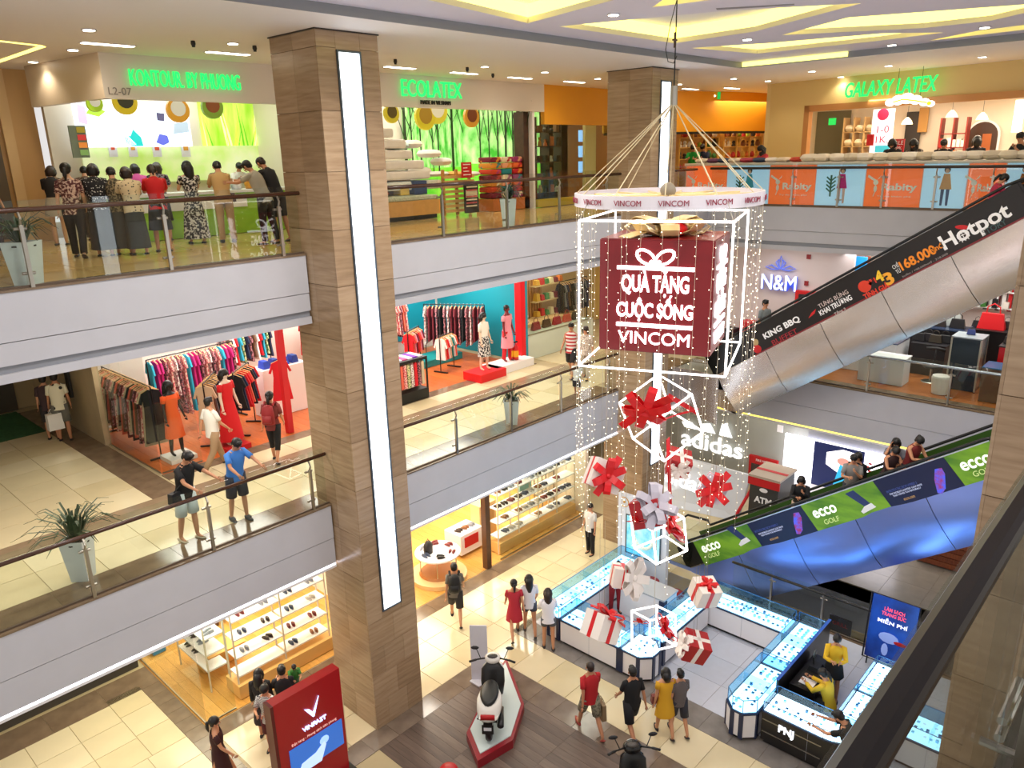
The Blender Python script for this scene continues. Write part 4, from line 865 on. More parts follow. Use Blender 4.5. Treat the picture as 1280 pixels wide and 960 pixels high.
PT('LÀM SẠCH\nTRANG SỨC',1.45,.5,mat('ff5a7a',.5,em=.5),.22,.02); PT('MIỄN PHÍ',1.22,.62,mat('f2f4ff',.5,em=.7),.13,.02)
MB().ball((16.29,4.0,.85),(.01,.22,.13),10,6).ball((16.27,4.05,.55),(.01,.07,.16),8,6).build('picture_print',mat('8fa6e8',.4,em=.3),t); MB().ball((16.28,3.75,.8),(.01,.14,.05),8,6).build('picture_print',RED,t)
# well: glass barrier, beams, small screens
railing((2.2,8.1),[7.0,5.7,4.4,3.1],0,'low dark railing along the opening beside the jewelry kiosks',1,17.0,mat('1c1a19',.3),.95)
for i,y in enumerate((6.9,)):
    tag(MB().box((19.37,5.7,-1.55),(19.41,6.3,-1.05)).build('hanging_screen',mat('2a1412',.3)),'dark small screen with red logo on the edge of the opening','screen')
    text('GRILL',(19.36,6.0,-1.25),.4,(0,-1,0),(0,0,1),RED,ext=.004,label='red lettering on the dark small screen at the opening',cat='sign')
for k,y in enumerate((3.4,3.0,2.6)):
    struct('trim_%d'%(70+k),MB().box((17.05,y,-.35-k*.3),(19.4,y+.12,-.2-k*.3)),BLK)
# wooden crate shop stand at the far ground walkway
t=thing('wooden_crate','wooden slatted stand with white goods on the far ground walkway','stand',(22.3,4.3,0))
for k in range(5): MB().box((21.9,3.75,.04+k*.17),(22.75,4.95,.19+k*.17)).build('slat',mat(('8c4a2c','7b3e24')[k%2],.5,var=.2,sc=5,st=(1,6,1)),t)
MB().box((21.88,3.72,.88),(22.77,4.98,.92)).build('tray_top',mat('a9572f',.5),t)
for k in range(8): tag(MB().box((22.0+.18*(k//2),3.85+.5*(k%2),.925),(22.13+.18*(k//2),4.2+.5*(k%2),.99)).build('goods_box',WHITE),'white goods box on the wooden slatted stand, %s row, %s side'%(ORD[k//2],('right','left')[k%2]),'box','white boxes on the wooden stand')
counter(13.6,1.9,14.4,3.0,'glowing glass counter seen through the viewer\'s own railing glass',bed=BED,posts=False)
# right ground floor: adidas wall, screen, booth, ATM
GW=mat('a3a49c',.5,var=.04,sc=1.5)
struct('wall_right',MB().box((24.0,9.05,0),(24.2,18,3.5)),GW); struct('wall_right_screen',MB().box((23.75,-3,0),(23.95,9.0,3.5)),mat('9a9ca6',.45))
struct('wall_far',MB().box((18.6,17.8,0),(24,18,3.5)),mat('8d7a68',.4,c2='7a6554',sc=2,st=(1,1,8)))
LW=mat('ffffff',.5,em=.9)
t=thing('adidas_sign','glowing white shoe brand letters with three slanted bars on the grey wall','sign',(23.9,11.7,2.2))
a=xp(852,545,23.9); b=xp(928,565,23.9); m_=(a+b)/2; text('adidas',m_,abs(a.y-b.y)*1.0,(0,-1,0),(0,0,1),LW,t,h=.62,ext=.03,bold=.008)
for k,q in enumerate(((862,527,.22),(885,530,.34),(906,529,.5))):
    c=xp(q[0],540,23.9); z0=m_.z+.42; MB().slab([(23.86,c.y+.2,z0),(23.86,c.y-.3,z0),(23.86,c.y-.1+q[2]*.1,z0+q[2]),(23.86,c.y+.32-.1*k,z0+q[2]*.8)],(.05,0,0)).build('slanted_bar',LW,t)
t=thing('fire_hose_cabinet','red fire hose cabinet with glass window on the grey wall','cabinet',(23.95,10.3,.5))
a=xp(938,565,23.95); b=xp(970,612,23.95); MB().box((23.88,b.y,b.z),(23.995,a.y,a.z-.08)).build('cabinet_box',RED,t); MB().box((23.86,b.y+.1,b.z+.1),(23.88,a.y-.1,a.z-.35)).build('window',mat('4a3a38',.2),t); text('FIRE HOSE',(23.87,(a.y+b.y)/2,a.z-.2),.5,(0,-1,0),(0,0,1),WT,t,ext=.004)
for k in(.3,.6): MB().tube([(23.855,b.y+(a.y-b.y)*k,b.z+.15),(23.855,b.y+(a.y-b.y)*k,b.z+.45)],.09,8).build('extinguisher',mat('b6a24a',.4),t)
tag(MB().box((23.97,9.95,2.1),(24,10.15,2.35)).build('alarm_box',WHITE),'small white alarm box above the fire hose cabinet','alarm')
# big led screen
q=[xp(983,541,23.7),xp(1130,571,23.7),xp(1128,612,23.7),xp(980,597,23.7)]
t=thing('led_screen','large glowing advertising screen with a person in white and blue, behind the lower escalator','screen',(23.7,6.5,1.5))
ys=[p.y for p in q]; y0,y1=min(ys),max(ys); zt=q[0].z; zb=q[3].z
MB().box((23.62,y0-.1,zb),(23.72,y1,zt)).build('screen_panel',mat('f4f2ff',.5,em=2.6),t)
MB().box((23.6,7.15,zb+.03),(23.62,8.72,zt-.02)).build('picture',mat('1b2450',.5,em=.5),t)
MB().slab([(23.59,8.3,zt-.3),(23.59,7.8,zt-.1),(23.59,7.3,zt-.15),(23.59,7.3,zb+.1),(23.59,7.75,zb+.1),(23.59,7.9,zb+.7),(23.59,8.3,zb+.9)],(.006,0,0)).build('picture_coat',mat('fbf6f4',.5,em=1.5),t)
MB().slab([(23.58,7.85,zb+1.0),(23.58,8.05,zb+.06),(23.58,7.6,zb+.06),(23.58,7.65,zb+.9)],(.006,0,0)).build('picture_shirt',mat('2aa0c8',.5,em=.8),t)
MB().ball((23.58,7.75,zt-.5),(.01,.22,.13)).build('picture_hands',mat('d99a8c',.5,em=.5),t)
for k in range(5): MB().cb((23.58,6.95+.06*(k%2),zt-.35-.12*k),(.01,.1,.06)).build('picture_flower',RED,t)
# glossy white booth wall
t=thing('white_booth','glossy white low booth wall with brand letters in front of the shoe brand wall','booth',(20.6,11.2,0))
pts=[(20.9,13.2),(20.9,10.3),(21.05,9.9),(21.4,9.65)]
MB().slab([(20.2,13.4,.01),(20.9,9.9,.01),(21.6,9.9,1.35),(21.6,13.6,1.35)],(.1,0,0)).build('booth_wall',mat('d3d8e0',.25),t)
text('adidas',(20.75,11.9,.95),1.9,(-.1,-1,0),(.5,0,1),LW,t,h=.5,ext=.01,bold=.02)
MB().tube([(20.0,9.75,.0),(20.3,9.6,.7),(21.0,9.55,1.2),(21.6,9.55,1.35)],.05,6).build('red_edge',RED,t)
t=thing('cash_machine','dark bank cash machine cabinet with grey top and red stripe','cash machine',(21.2,9.0,0))
MB().box((20.75,8.6,.01),(21.9,9.5,1.75)).build('cabinet',mat('3b3b3a',.4),t); MB().box((20.7,8.55,1.75),(21.95,9.55,1.82)).build('top_cover',mat('b9a795',.4),t); MB().box((20.69,8.55,1.5),(20.74,9.55,1.74)).box((21.2,8.56,1.825),(21.35,9.54,1.83)).build('red_stripe',RED,t)
text('ATM',(20.72,9.05,1.05),.55,(0,-1,0),(0,0,1),WT,t,ext=.01,bold=.03); MB().ball((20.73,9.05,1.38),(.01,.14,.07)).build('bank_logo',WT,t)
tag(MB().box((22.0,7.2,.01),(23.3,9.4,.9),top=.1).build('white_counter',mat('e9e6ea',.4)),'plain white counter behind the woman in the hooded coat','counter')
# ================================================================ HANGING DISPLAY
TUBE=mat('fff6f2',.5,em=3.6); RIB=mat('d3101a',.35,var=.1); RIBW=mat('efe6df',.4); RIBG=mat('b9b5c2',.4); BOXW=mat('ece3db',.5); BOXR=mat('a90f1b',.4); GOLD=mat('e3c98f',.35,.2)
def euler(a,b,c): return MX.Rotation(a,3,'Z')@MX.Rotation(b,3,'Y')@MX.Rotation(c,3,'X')
def strap(mb,pts,w,wv,th=.006,mi=0):
    """flat ribbon of width w along a path; wv: width direction"""
    wv=V(wv).normalized()*w/2; vs=[];n=len(pts)
    for i,p in enumerate(pts):
        p=V(p); d=(V(pts[min(i+1,n-1)])-V(pts[max(i-1,0)])).normalized(); nn=d.cross(wv).normalized()*th
        vs+=[p-wv-nn,p+wv-nn,p+wv+nn,p-wv+nn]
    fs=[(4*i+a,4*i+(a+1)%4,4*i+4+(a+1)%4,4*i+4+a) for i in range(n-1) for a in range(4)]+[(3,2,1,0),(4*n-4,4*n-3,4*n-2,4*n-1)]
    mb.add(vs,fs,mi)
def bow(t,c,r,R,m,loops=6,tails=2,w=.35,name='bow_loop',lift=.35):
    c=V(c); ax=R@V((0,0,1))
    for k in range(loops):
        a=2*pi*k/loops+.3; d=R@V((cos(a),sin(a),0)); sd=R@V((-sin(a),cos(a),0)); pts=[]
        for i in range(9):
            f=i/8*2*pi; pts.append(c+d*(r*.5*(1-cos(f)))+ax*(r*(.16*sin(f)+lift*(.5-.5*cos(f))*(1 if k%2 else .5))))
        mb=MB(); strap(mb,pts,r*w,sd); mb.build(name,m,t,smooth=False)
    for k in range(tails):
        a=2*pi*k/max(1,tails)+.9; d=R@V((cos(a),sin(a),0)); sd=R@V((-sin(a),cos(a),0)); mb=MB()
        strap(mb,[c,c+d*r*.6+ax*r*.08,c+d*r*1.25-ax*r*.05],r*w,sd); mb.build('bow_tail',m,t)
    MB().ball(c+ax*r*.12,r*.17,8,6).build('bow_knot',m,t,smooth=True)
def frame(lab,c,s,R,r,name='lit_cube_frame'):
    c=V(c); t=thing(name,lab,'light frame',c+V((0,0,-s/2)))
    for a in(-1,1):
        for b in(-1,1):
            for p,q in(((-1,a,b),(1,a,b)),((a,-1,b),(a,1,b)),((a,b,-1),(a,b,1))):
                MB().tube([c+R@(V(p)*s/2),c+R@(V(q)*s/2)],r,6).build('light_tube',TUBE,t)
    return t
CX,CY=10.1,6.2
R1=euler(-1.2,0,0); frame('largest glowing cube frame, around the big red gift box',(10.04,6.15,9.36),2.1,R1,.015)
R2=euler(-.05,1.08,6.6); f2=frame('tilted glowing cube frame balanced on one corner below the big red box',(10.12,6.2,7.23),.82,R2,.016)
R3=euler(1.19,-3.12,3.28); f3=frame('glowing cube frame in the middle of the lower cluster, below the tilted one',(10.05,6.13,5.22),.62,R3,.017)
R4=euler(1.21,-2.93,-3.25); f4=frame('lowest and smallest glowing cube frame above the jewelry kiosk',(10.13,6.22,3.32),.54,R4,.017)
# big sign box
t=thing('big_gift_box','big dark red gift box with white illuminated lettering, topped with a cream ribbon','gift box',(10.1,6.2,8.47))
Rb=euler(-1.236,0,0); c=V((10.1,6.2,9.29)); W_,D_,H_=1.63,1.31,1.63; MAR=mat('760b14',.35)
for a,d in(((0,-D_/2,0),(W_,.03,H_)),((0,D_/2,0),(W_,.03,H_)),((-W_/2,0,0),(.03,D_,H_)),((W_/2,0,0),(.03,D_,H_)),((0,0,-H_/2),(W_,D_,.03)),((0,0,H_/2),(W_,D_,.03))): MB().cb(c+Rb@V(a),d,0,Rb).build('box_panel',MAR,t)
SL=mat('fdf7fb',.5,em=3)
def face(n,xd,off,sc):
    o=c+Rb@(V(n)*off); X_=Rb@V(xd); U=V((0,0,1)); nn=Rb@V(n)
    def T(s,x,z,w,h,b=.0): text(s,o+X_*x*sc+U*z+nn*.012,w*sc,X_,U,SL,t,h=h,ext=.012,bold=b)
    for z in(.42,-.42): MB().cb(o+U*z+nn*.012,(1.12*sc,.02,.055),0,MX((X_,nn,U)).transposed()).build('sign_bar',SL,t)
    T('QUÀ TẶNG',0,.205,.98,.4,.022); T('CUỘC SỐNG',0,-.165,1.12,.4,.022); T('VINCOM',0,-.61,1.06,.185,0)
    for s_ in(-1,1):
        pts=[o+X_*(s_*(.05+.2*sin(a)*1.0)*sc)+X_*(s_*.02)+U*(.45+.13*(1-cos(a))+.0)+nn*.02 for a in[pi*i/8 for i in range(9)]]
        pts=[o+X_*(s_*sc*(.14+.13*cos(a)+.02*sin(a)))+U*(.55+.1*sin(a)+.0*cos(a)+.06*(.5+.5*cos(a)))+nn*.02 for a in[2*pi*i/12 for i in range(12)]]
        MB().tube(pts,.021,6,closed=True).build('sign_bow',SL,t)
        MB().tube([o+X_*(s_*.0)+U*.44+nn*.02,o+X_*(s_*.07*sc)+U*.53+nn*.02],.021,6).build('sign_bow',SL,t)
face((0,-1,0),(1,0,0),D_/2+.01,1); face((1,0,0),(0,1,0),W_/2+.01,.8); face((0,1,0),(-1,0,0),D_/2+.01,1); face((-1,0,0),(0,-1,0),W_/2+.01,.8)
bow(t,c+V((0,0,H_/2+.06)),.62,Rb,GOLD,8,2,.42,lift=.25); MB().ball(c+V((-.1,-.28,H_/2+.12)),(.13,.12,.1)).build('red_knot',RIB,t,smooth=True)
# ring with lettering
t=thing('hanging_ring','round white hanging ring with maroon lettering, held by ropes above the big red box','ring',(CX,CY,10.58))
rr=1.37; zc=10.66
def circ(r,z,n=48): return [V((CX+r*cos(2*pi*i/n),CY+r*sin(2*pi*i/n),z)) for i in range(n)]
mb=MB(); n=48
for rad,z0,z1 in((rr,zc-.09,zc+.09),):
    a=circ(rr,zc-.09)+circ(rr,zc+.09)+circ(rr-.03,zc+.09)+circ(rr-.03,zc-.09); mb.add(a,[(k*n+i,k*n+(i+1)%n,((k+1)%4)*n+(i+1)%n,((k+1)%4)*n+i) for k in range(4) for i in range(n)])
mb.build('ring_band',mat('dcd7df',.4),t,smooth=False)
for i in range(8): a=pi*i/8; MB().tube([(CX+(rr-.02)*cos(a),CY+(rr-.02)*sin(a),zc+.03),(CX-(rr-.02)*cos(a),CY-(rr-.02)*sin(a),zc+.03)],.014,5).build('spoke',GOLD,t)
MB().tube(circ(.7,zc+.03,24),.014,5,closed=True).build('inner_hoop',GOLD,t); MB().ball((CX,CY,zc+.1),(.12,.12,.12)).build('hub',mat('8d8270',.5),t,smooth=True)
for i in range(14):
    a=2*pi*(i+.35)/14; x_=V((-sin(a),cos(a),0)); text('VINCOM',(CX+(rr+.008)*cos(a),CY+(rr+.008)*sin(a),zc),.4,x_,(0,0,1),mat('8e1d3a',.5),t,h=.075,ext=.003)
ap=yp(842,128,6.2)
for i in range(12):
    a=2*pi*i/12; MB().tube([ap,(CX+(rr-.02)*cos(a),CY+(rr-.02)*sin(a),zc+.08)],.008,4).build('rope',mat('d8c9a4',.7),t)
MB().tube([(ap.x,ap.y,ap.z-.05),(ap.x,ap.y,ap.z+.22)],.05,8).build('pulley',STEEL,t)
MB().tube([ap,(ap.x,ap.y,12.2),(ap.x,ap.y,ZR)],.009,5).build('cable',BLACK,t); b=[yp(x,y,6.2) for x,y in((846,0),(838,30),(832,62),(835,77),(842,79),(846,70))]; MB().tube(b,.006,5).build('cable_loop',BLACK,t); q=yp(843.5,50,6.2); MB().cb(q,(.09,.03,.02)).cb(q,(.02,.02,.2)).build('cable_clamp',mat('4a2a20',.5),t)
MB().tube([(CX,CY,zc),(CX,CY,10.15)],.01,4).tube([(CX,CY,8.4),(CX,CY,3.0)],.007,4).build('centre_cable',mat('c9c4bc',.4),t)
for sx in(-1,1):
    for sy in(-1,1): p=V((10.04,6.15,9.36))+R1@V((sx*1.05,sy*1.05,1.05)); MB().tube([p,(p.x*.9+CX*.1,p.y*.9+CY*.1,zc)],.006,4).build('hanging_wire',STEEL,t)
# light curtain
mb=MB(); random.seed(3)
for i in range(38):
    a=2*pi*i/38+random.uniform(-.04,.04); r=rr-random.choice((.02,.06,.16,.0)); x,y=CX+r*cos(a),CY+r*sin(a); zb=random.choice((8.1,7.4,6.6,6.0,5.6,5.2,4.7)) if i%3 else random.uniform(4.6,6.4)
    mb.tube([(x,y,zc-.1),(x,y,zb)],.0022,3,1); z=zc-.2-random.random()*.1
    while z>zb:
        ox,oy=random.uniform(-.03,.03),random.uniform(-.03,.03)
        p=V((x+ox,y+oy,z)); d=.0075; mb.add([p+V((d,0,0)),p+V((0,d,0)),p-V((d,0,0)),p-V((0,d,0)),p+V((0,0,d)),p-V((0,0,d))],[(0,1,4),(1,2,4),(2,3,4),(3,0,4),(1,0,5),(2,1,5),(3,2,5),(0,3,5)],0); z-=random.uniform(.09,.17)
mb.build('light_curtain',[mat('fff0d0',.5,em=5),mat('cfc4ae',.5)],None,label='curtain of tiny warm string lights hanging down from the ring',cat='string lights',kind='stuff')
# ribbon bows inside the frames
def bowthing(lab,px_,py_,Y_,r,R,m=RIB,**k):
    p=yp(px_,py_,Y_); t=thing('ribbon_bow',lab,'ribbon bow',p-V((0,0,r*.8)),group=None); bow(t,p,r,R,m,**k); return t
t=bowthing('large red ribbon bow hung on the left of the tilted glowing cube',807,515,5.75,.36,euler(.5,1.25,0)); 
for a,b in(((822,527),(872,512)),((835,548),(838,640))): mb=MB(); strap(mb,[yp(*a,6.0),(yp(*a,6.0)+yp(*b,6.0))/2+V((0,0,.02)),yp(*b,6.0)],.09,(1,0,.2)); mb.build('hanging_ribbon',RIB,t)
mb=MB(); strap(mb,[yp(836,495,6.1),yp(870,515,6.1)],.09,(0,0,1)); mb.build('hanging_ribbon',RIB,t)
bowthing('red ribbon bow on the middle glowing cube frame',838,658,5.8,.33,euler(-.4,.9,.4),loops=7)
bowthing('red ribbon bow on the lowest glowing cube frame',830,786,5.85,.27,euler(-.6,1.0,.2),loops=6); 
t=bowthing('small red ribbon loop inside the left of the lowest glowing cube frame',802,778,6.0,.13,euler(.8,.6,.2),loops=3,tails=1)
t=bowthing('small red ribbon loop inside the left of the middle glowing cube frame',797,652,6.0,.14,euler(.8,.6,.2),loops=3,tails=1)
def gift(lab,px_,py_,Y_,s,R,mb_,mr,bowr=.2,bown=(0,0,1),bowc=None,loops=6,tails=2,wires=True):
    c=yp(px_,py_,Y_); t=thing('gift_box',lab,'gift box',c-V((0,0,s*.6))); s=V((s,s,s*.92)) if not hasattr(s,'__len__') else V(s)
    MB().cb(c,s,0,R).build('box_body',mb_,t,bevel=.006)
    w=.2*min(s); e=.006
    MB().cb(c,(w,s.y+e,s.z+e),0,R).build('ribbon_band',mr,t); MB().cb(c,(s.x+e,w,s.z+e),0,R).build('ribbon_band',mr,t)
    n=V(bown); ax=R@n; Rb_=ax.to_track_quat('Z','Y').to_matrix(); bow(t,c+R@V((n.x*s.x/2,n.y*s.y/2,n.z*s.z/2)),bowr,Rb_,bowc or mr,loops,tails,.4)
    if wires:
        for q in(-.06,.06): MB().tube([c+V((q,0,s.z*.4)),c+V((q,0,s.z*.4+1.6))],.003,3).build('hanging_wire',STEEL,t)
    return t
gift('white gift box with red ribbon hanging left, in front of the shoe shop shelves',755,594,6.2,.46,euler(.9,.35,.45),BOXW,RIB,.26,(-1,0,0))
gift('pale gift box with a large red bow, hanging in front of the white booth',892,610,6.2,.44,euler(.5,.3,.55),mat('d9d3e6',.5),RIB,.32,(-1,0,.0))
gift('red gift box with pale ribbon just under the tilted glowing cube',848,578,6.4,.38,euler(.6,-.35,.3),BOXR,RIBW,.2,(-1,0,0))
gift('red gift box with a grey bow directly above the middle glowing cube',810,640,6.0,.46,euler(.4,.25,-.3),BOXR,RIBG,.34,(-.7,-.7,.5),bowc=RIBG)
gift('white gift box with red and white star bow in front of the kiosk assistant',778,720,6.1,.34,euler(.8,.2,.2),BOXW,RIB,.33,(-.75,-.7,.2),bowc=RIBW,loops=8,tails=0)
gift('tilted white gift box with red looped bow, over the front counter',752,783,6.0,.42,euler(-.3,.55,-.2),BOXW,RIB,.24,(0,-.3,1),loops=5)
gift('white gift box with crossed red ribbons hanging over the right kiosk',881,740,6.2,.44,euler(-.55,.12,.3),BOXW,RIB,.16,(0,0,1),loops=5)
gift('red gift box with white ribbon and white bow on its left, above the kiosk aisle',868,808,6.2,.46,euler(-.75,.35,.25),BOXR,RIBW,.26,(-1,-.1,0),bowc=RIBW)
# ================================================================ SCOOTERS AND PROMOTION AREA
def scooter(lab,loc,face,body,seatm,platz):
    t=thing('scooter',lab,'scooter',(loc[0],loc[1],platz)); T=MX.Translation((loc[0],loc[1],platz))@MX.Rotation(RD(face-90),4,'Z')@MX.Diagonal((1.25,1,1,1))
    def B(f,nm,m,sm=True): b=MB(T); f(b); return b.build(nm,m,t,smooth=sm)
    for y,nm in((-.6,'rear_wheel'),(.62,'front_wheel')):
        w=B(lambda b:b.tube([(0.0,y+.23*cos(a),.27+.23*sin(a)) for a in[2*pi*i/20 for i in range(20)]],.05,8,closed=True,sx=1.1),nm,BLACK); B(lambda b:b.tube([(-.05,y,.27),(.05,y,.27)],.14,14),'hub',STEEL)
    B(lambda b:b.loft([((0,-.78,.62),.1,.05),((0,-.66,.56),.17,.2),((0,-.5,.62),.2,.3),((0,-.4,.74),.2,.36),((0,-.36,.8),.17,.36)],n=16),'rear_body',body)
    B(lambda b:b.loft([((0,-.36,.8),.13,.34),((0,-.34,.86),.15,.38),((0,-.32,.89),.12,.33)],n=16),'seat',seatm)
    B(lambda b:b.cb((0,-.83,.66),(.22,.05,.09)),'tail_light',mat('b3121a',.3)); B(lambda b:b.cb((0,-.88,.42),(.18,.02,.2)).cb((0,-.84,.5),(.14,.12,.03)),'number_plate_holder',BLACK,False); B(lambda b:b.cb((0,-.895,.44),(.12,.01,.07)),'number_plate',mat('d6d8dc',.4),False)
    B(lambda b:b.box((-.14,-.2,.3),(.14,.4,.36)).box((-.12,-.5,.26),(.12,-.1,.5)),'floorboard',BLACK,False)
    B(lambda b:b.loft([((0,.28,.34),.17,.09),((0,.34,.6),.2,.08),((0,.4,.85),.19,.07),((0,.44,.98),.1,.06)],n=14),'leg_shield',seatm); B(lambda b:b.loft([((0,.42,.34),.15,.08),((0,.46,.6),.19,.07),((0,.48,.88),.17,.07),((0,.47,1.0),.08,.05)],n=14),'front_apron',body)
    B(lambda b:b.loft([((0,.62,.42),.06,.2),((0,.62,.52),.09,.22),((0,.58,.58),.05,.14)],n=12),'front_mudguard',body); B(lambda b:b.tube([(0,.62,.3),(0,.5,.9)],.03,8).tube([(.08,.62,.28),(.08,.5,.7)],.02,6),'fork',STEEL)
    B(lambda b:b.ball((0,.47,1.06),(.14,.14,.11),14,8),'handlebar_cowl',body); B(lambda b:b.ball((0,.42,1.14),(.09,.07,.04),12,6),'speedometer',mat('3a3430',.2)); B(lambda b:b.ball((0,.585,1.05),(.08,.05,.07),10,6),'headlight',mat('e8ecee',.1))
    for s in(-1,1):
        B(lambda b:b.tube([(s*.1,.44,1.08),(s*.26,.38,1.08),(s*.37,.32,1.07)],.017,8),'handlebar',BLACK); B(lambda b:b.tube([(s*.27,.375,1.08),(s*.38,.315,1.07)],.024,8),'grip',BLACK)
        mr=B(lambda b:b.tube([(s*.2,.41,1.1),(s*.26,.44,1.28)],.008,6),'mirror_stem',BLACK); B(lambda b:b.ball((s*.29,.44,1.32),(.07,.02,.045),10,6),'mirror',mat('2a2a2e',.15))
        B(lambda b:b.tube([(s*.14,-.45,.3),(s*.2,-.48,.33)],.016,6),'footrest',BLACK)
    B(lambda b:b.tube([(.17,-.1,.3),(.19,-.75,.4)],[.035,.055],10),'exhaust',mat('2c2c2e',.3,.6)); B(lambda b:b.tube([(-.05,-.25,.28),(-.12,-.32,.0)],.014,6).tube([(.05,-.25,.28),(.12,-.32,.0)],.014,6),'centre_stand',STEEL)
    B(lambda b:b.cb((0,.33,.75),(.1,.03,.08)),'key_panel',mat('7a7a78',.4),False)
    return t
def platform(lab,poly):
    n=len(poly); cx=sum(p[0] for p in poly)/n; cy=sum(p[1] for p in poly)/n; t=thing('display_platform',lab,'platform',(cx,cy,0))
    MB().prism(poly,.004,.2).build('platform_base',mat('8e1524',.35),t); ins=[(cx+(p[0]-cx)*.88,cy+(p[1]-cy)*.88) for p in poly]; MB().prism(ins,.2,.225).build('platform_top',mat('cfdcdb',.2),t)
plat=[tuple(gp(x,y,.2)[:2]) for x,y in((583,916),(597,951),(641,925),(655,880),(633,822),(617,846))]
platform('red hexagonal platform with pale top carrying the white scooter',plat)
pc=gp(615,905,.22); pf=gp(622,838,1.2)
scooter('white electric scooter with black seat on the red platform',(9.28,9.46,0),39,mat('e9e4dc',.18),mat('151516',.4),.226)
pl2=[(p[0]+(gp(790,985,0).x-9.4),p[1]+(gp(790,985,0).y-9.6)) for p in plat]
b=gp(795,930,1.2); scooter('black electric scooter cut off by the bottom edge of the picture',(b.x-.28,b.y-.25,0),48,mat('141415',.2),mat('101011',.4),.004)
tag(MB().box((9.92,10.5,.004),(10.3,10.8,.03)).cb((10.12,10.66,.72),(.38,.03,1.4),0,MX.Rotation(RD(-50),3,'Z')).build('notice_board',mat('d5d4dc',.3)),'plain white upright notice board standing by the red platform','board')
tag(MB().lathe([(.16,.0),(.18,.02),(.18,.42),(.15,.46),(.02,.47)],tuple(gp(562,985,0)[:2])+(0,),16).build('red_stool',mat('b3141c',.35),smooth=True),'round red stool just visible at the bottom edge beside the near pillar','stool')
# red brand kiosk with screen
t=thing('red_kiosk','tall red kiosk with glowing V-shaped emblem and touch screen, beside the near pillar','kiosk',(5.9,10.75,0))
a=gp(337,880,2.3); b=gp(428,838,2.3); y0=10.72
MB().box((a.x,y0,.004),(b.x,y0+.22,2.3)).build('kiosk_body',mat('a3121a',.3),t); MB().box((a.x-.06,y0-.01,.004),(a.x,y0+.23,2.3)).build('kiosk_edge',mat('5a0c12',.3),t); MB().box((a.x-.1,y0-.15,.003),(b.x+.1,y0+.4,.03)).build('base_plate',DARK,t)
fx=lambda px_,py_: yp(px_,py_,y0-.01)
BL=mat('a9c4ff',.5,em=2.2); p=fx(391,888)
MB().slab([p+V((-.17,0,.12)),p+V((-.02,0,-.12)),p+V((.01,0,-.12)),p+V((.14,0,.24)),p+V((.09,0,.14)),p+V((0,0,-.03)),p+V((-.07,0,.07))],(0,-.02,0)).build('emblem',BL,t)
text('VINFAST',fx(393,904)+V((0,-.005,0)),.5,(1,0,0),(0,0,1),BL,t,h=.085,ext=.01,bold=.01); text('Đặt hàng - Phong cách tiên phong',fx(393,915)+V((0,-.005,0)),.95,(1,0,0),(0,0,1),mat('e8b0a8',.5,em=.4),t,ext=.004)
u=fx(361,936); v=fx(427,902); MB().box((u.x,y0-.02,u.z-.62),(v.x,y0,(u.z+v.z)/2)).build('touch_screen',mat('2c5fb0',.3,em=.7),t)
q=V(((u.x+v.x)/2,y0-.025,(u.z+v.z)/2-.3)); MB().ball(q+V((.15,0,.1)),(.1,.004,.09),12,6).build('screen_picture',mat('9cc0ee',.4,em=.7),t); MB().slab([q+V((-.45,0,-.3)),q+V((.05,0,-.3)),q+V((.18,0,.0)),q+V((.14,0,.08)),q+V((-.05,0,-.05)),q+V((-.35,0,-.1))],(0,-.004,0)).build('screen_picture',mat('b4cdf2',.4,em=.7),t)
MB().box((b.x,y0+.02,.4),(b.x+.03,y0+.2,1.7)).build('side_strip',mat('d8c9a0',.5),t)
# ================================================================ POTTED PLANTS
def plant(lab,x,y,z,h=.62,sp=.55,n=46,pot='d3d6d4'):
    t=thing('potted_plant',lab,'plant',(x,y,z)); T=MX.Translation((x,y,z))
    MB(T).loft([((0,0,.0),.19,.19),((0,0,h),.27,.27),((0,0,h),.24,.24),((0,0,h-.06),.23,.23)],n=4).build('pot',mat(pot,.25),t); MB(T).loft([((0,0,h-.07),.2,.2),((0,0,h-.05),.2,.2)],n=8).build('soil',mat('2f2419',.9),t)
    r=random.Random(int(x*10)); lm=mat('2b3a24',.5,c2='4a5a38',sc=4)
    for i in range(n):
        a=r.uniform(0,2*pi); L=r.uniform(.6,1)*sp; e=r.uniform(.15,1.3); d=V((cos(a),sin(a),0)); base=V((0,0,h-.05))+d*.04; mb=MB(T)
        pts=[base,base+d*L*.35*sin(e)+V((0,0,L*.55*cos(e)+.08)),base+d*L*.8*sin(e)+V((0,0,L*.8*cos(e)+.06)),base+d*L*1.15*sin(e)+V((0,0,L*.85*cos(e)-.05*e))]
        sd=V((-sin(a),cos(a),0)); vs=[];w=(.012,.02,.016,.001)
        for p_,w_ in zip(pts,w): vs+=[p_-sd*w_,p_+V((0,0,-.006)),p_+sd*w_]
        mb.add(vs,[(3*i_+k,3*i_+k+1,3*i_+4+k,3*i_+3+k) for i_ in range(3) for k in(0,1)]); mb.build('leaf',lm,t)
    return t
plant('spiky plant in a white pot beside the viewer, mirrored in the near glass',3.45,-.3,L2,.5,.45,30)
p=gp(105,722,L1); plant('spiky plant in a tall white pot by the middle railing at the left',p.x,p.y,L1,.72,.85,60)
p=gp(622,524,L1); plant('spiky plant in a white pot by the railing in front of the mannequins',p.x,12.45,L1,.62,.55)
p=gp(616,281,L2); plant('spiky plant in a white pot in front of the folded blankets',p.x,12.55,L2,.62,.5)
p=gp(20,350,L2); plant('dark plant in a white pot at the upper left corner of the railing',p.x,12.5,L2,.6,.6)
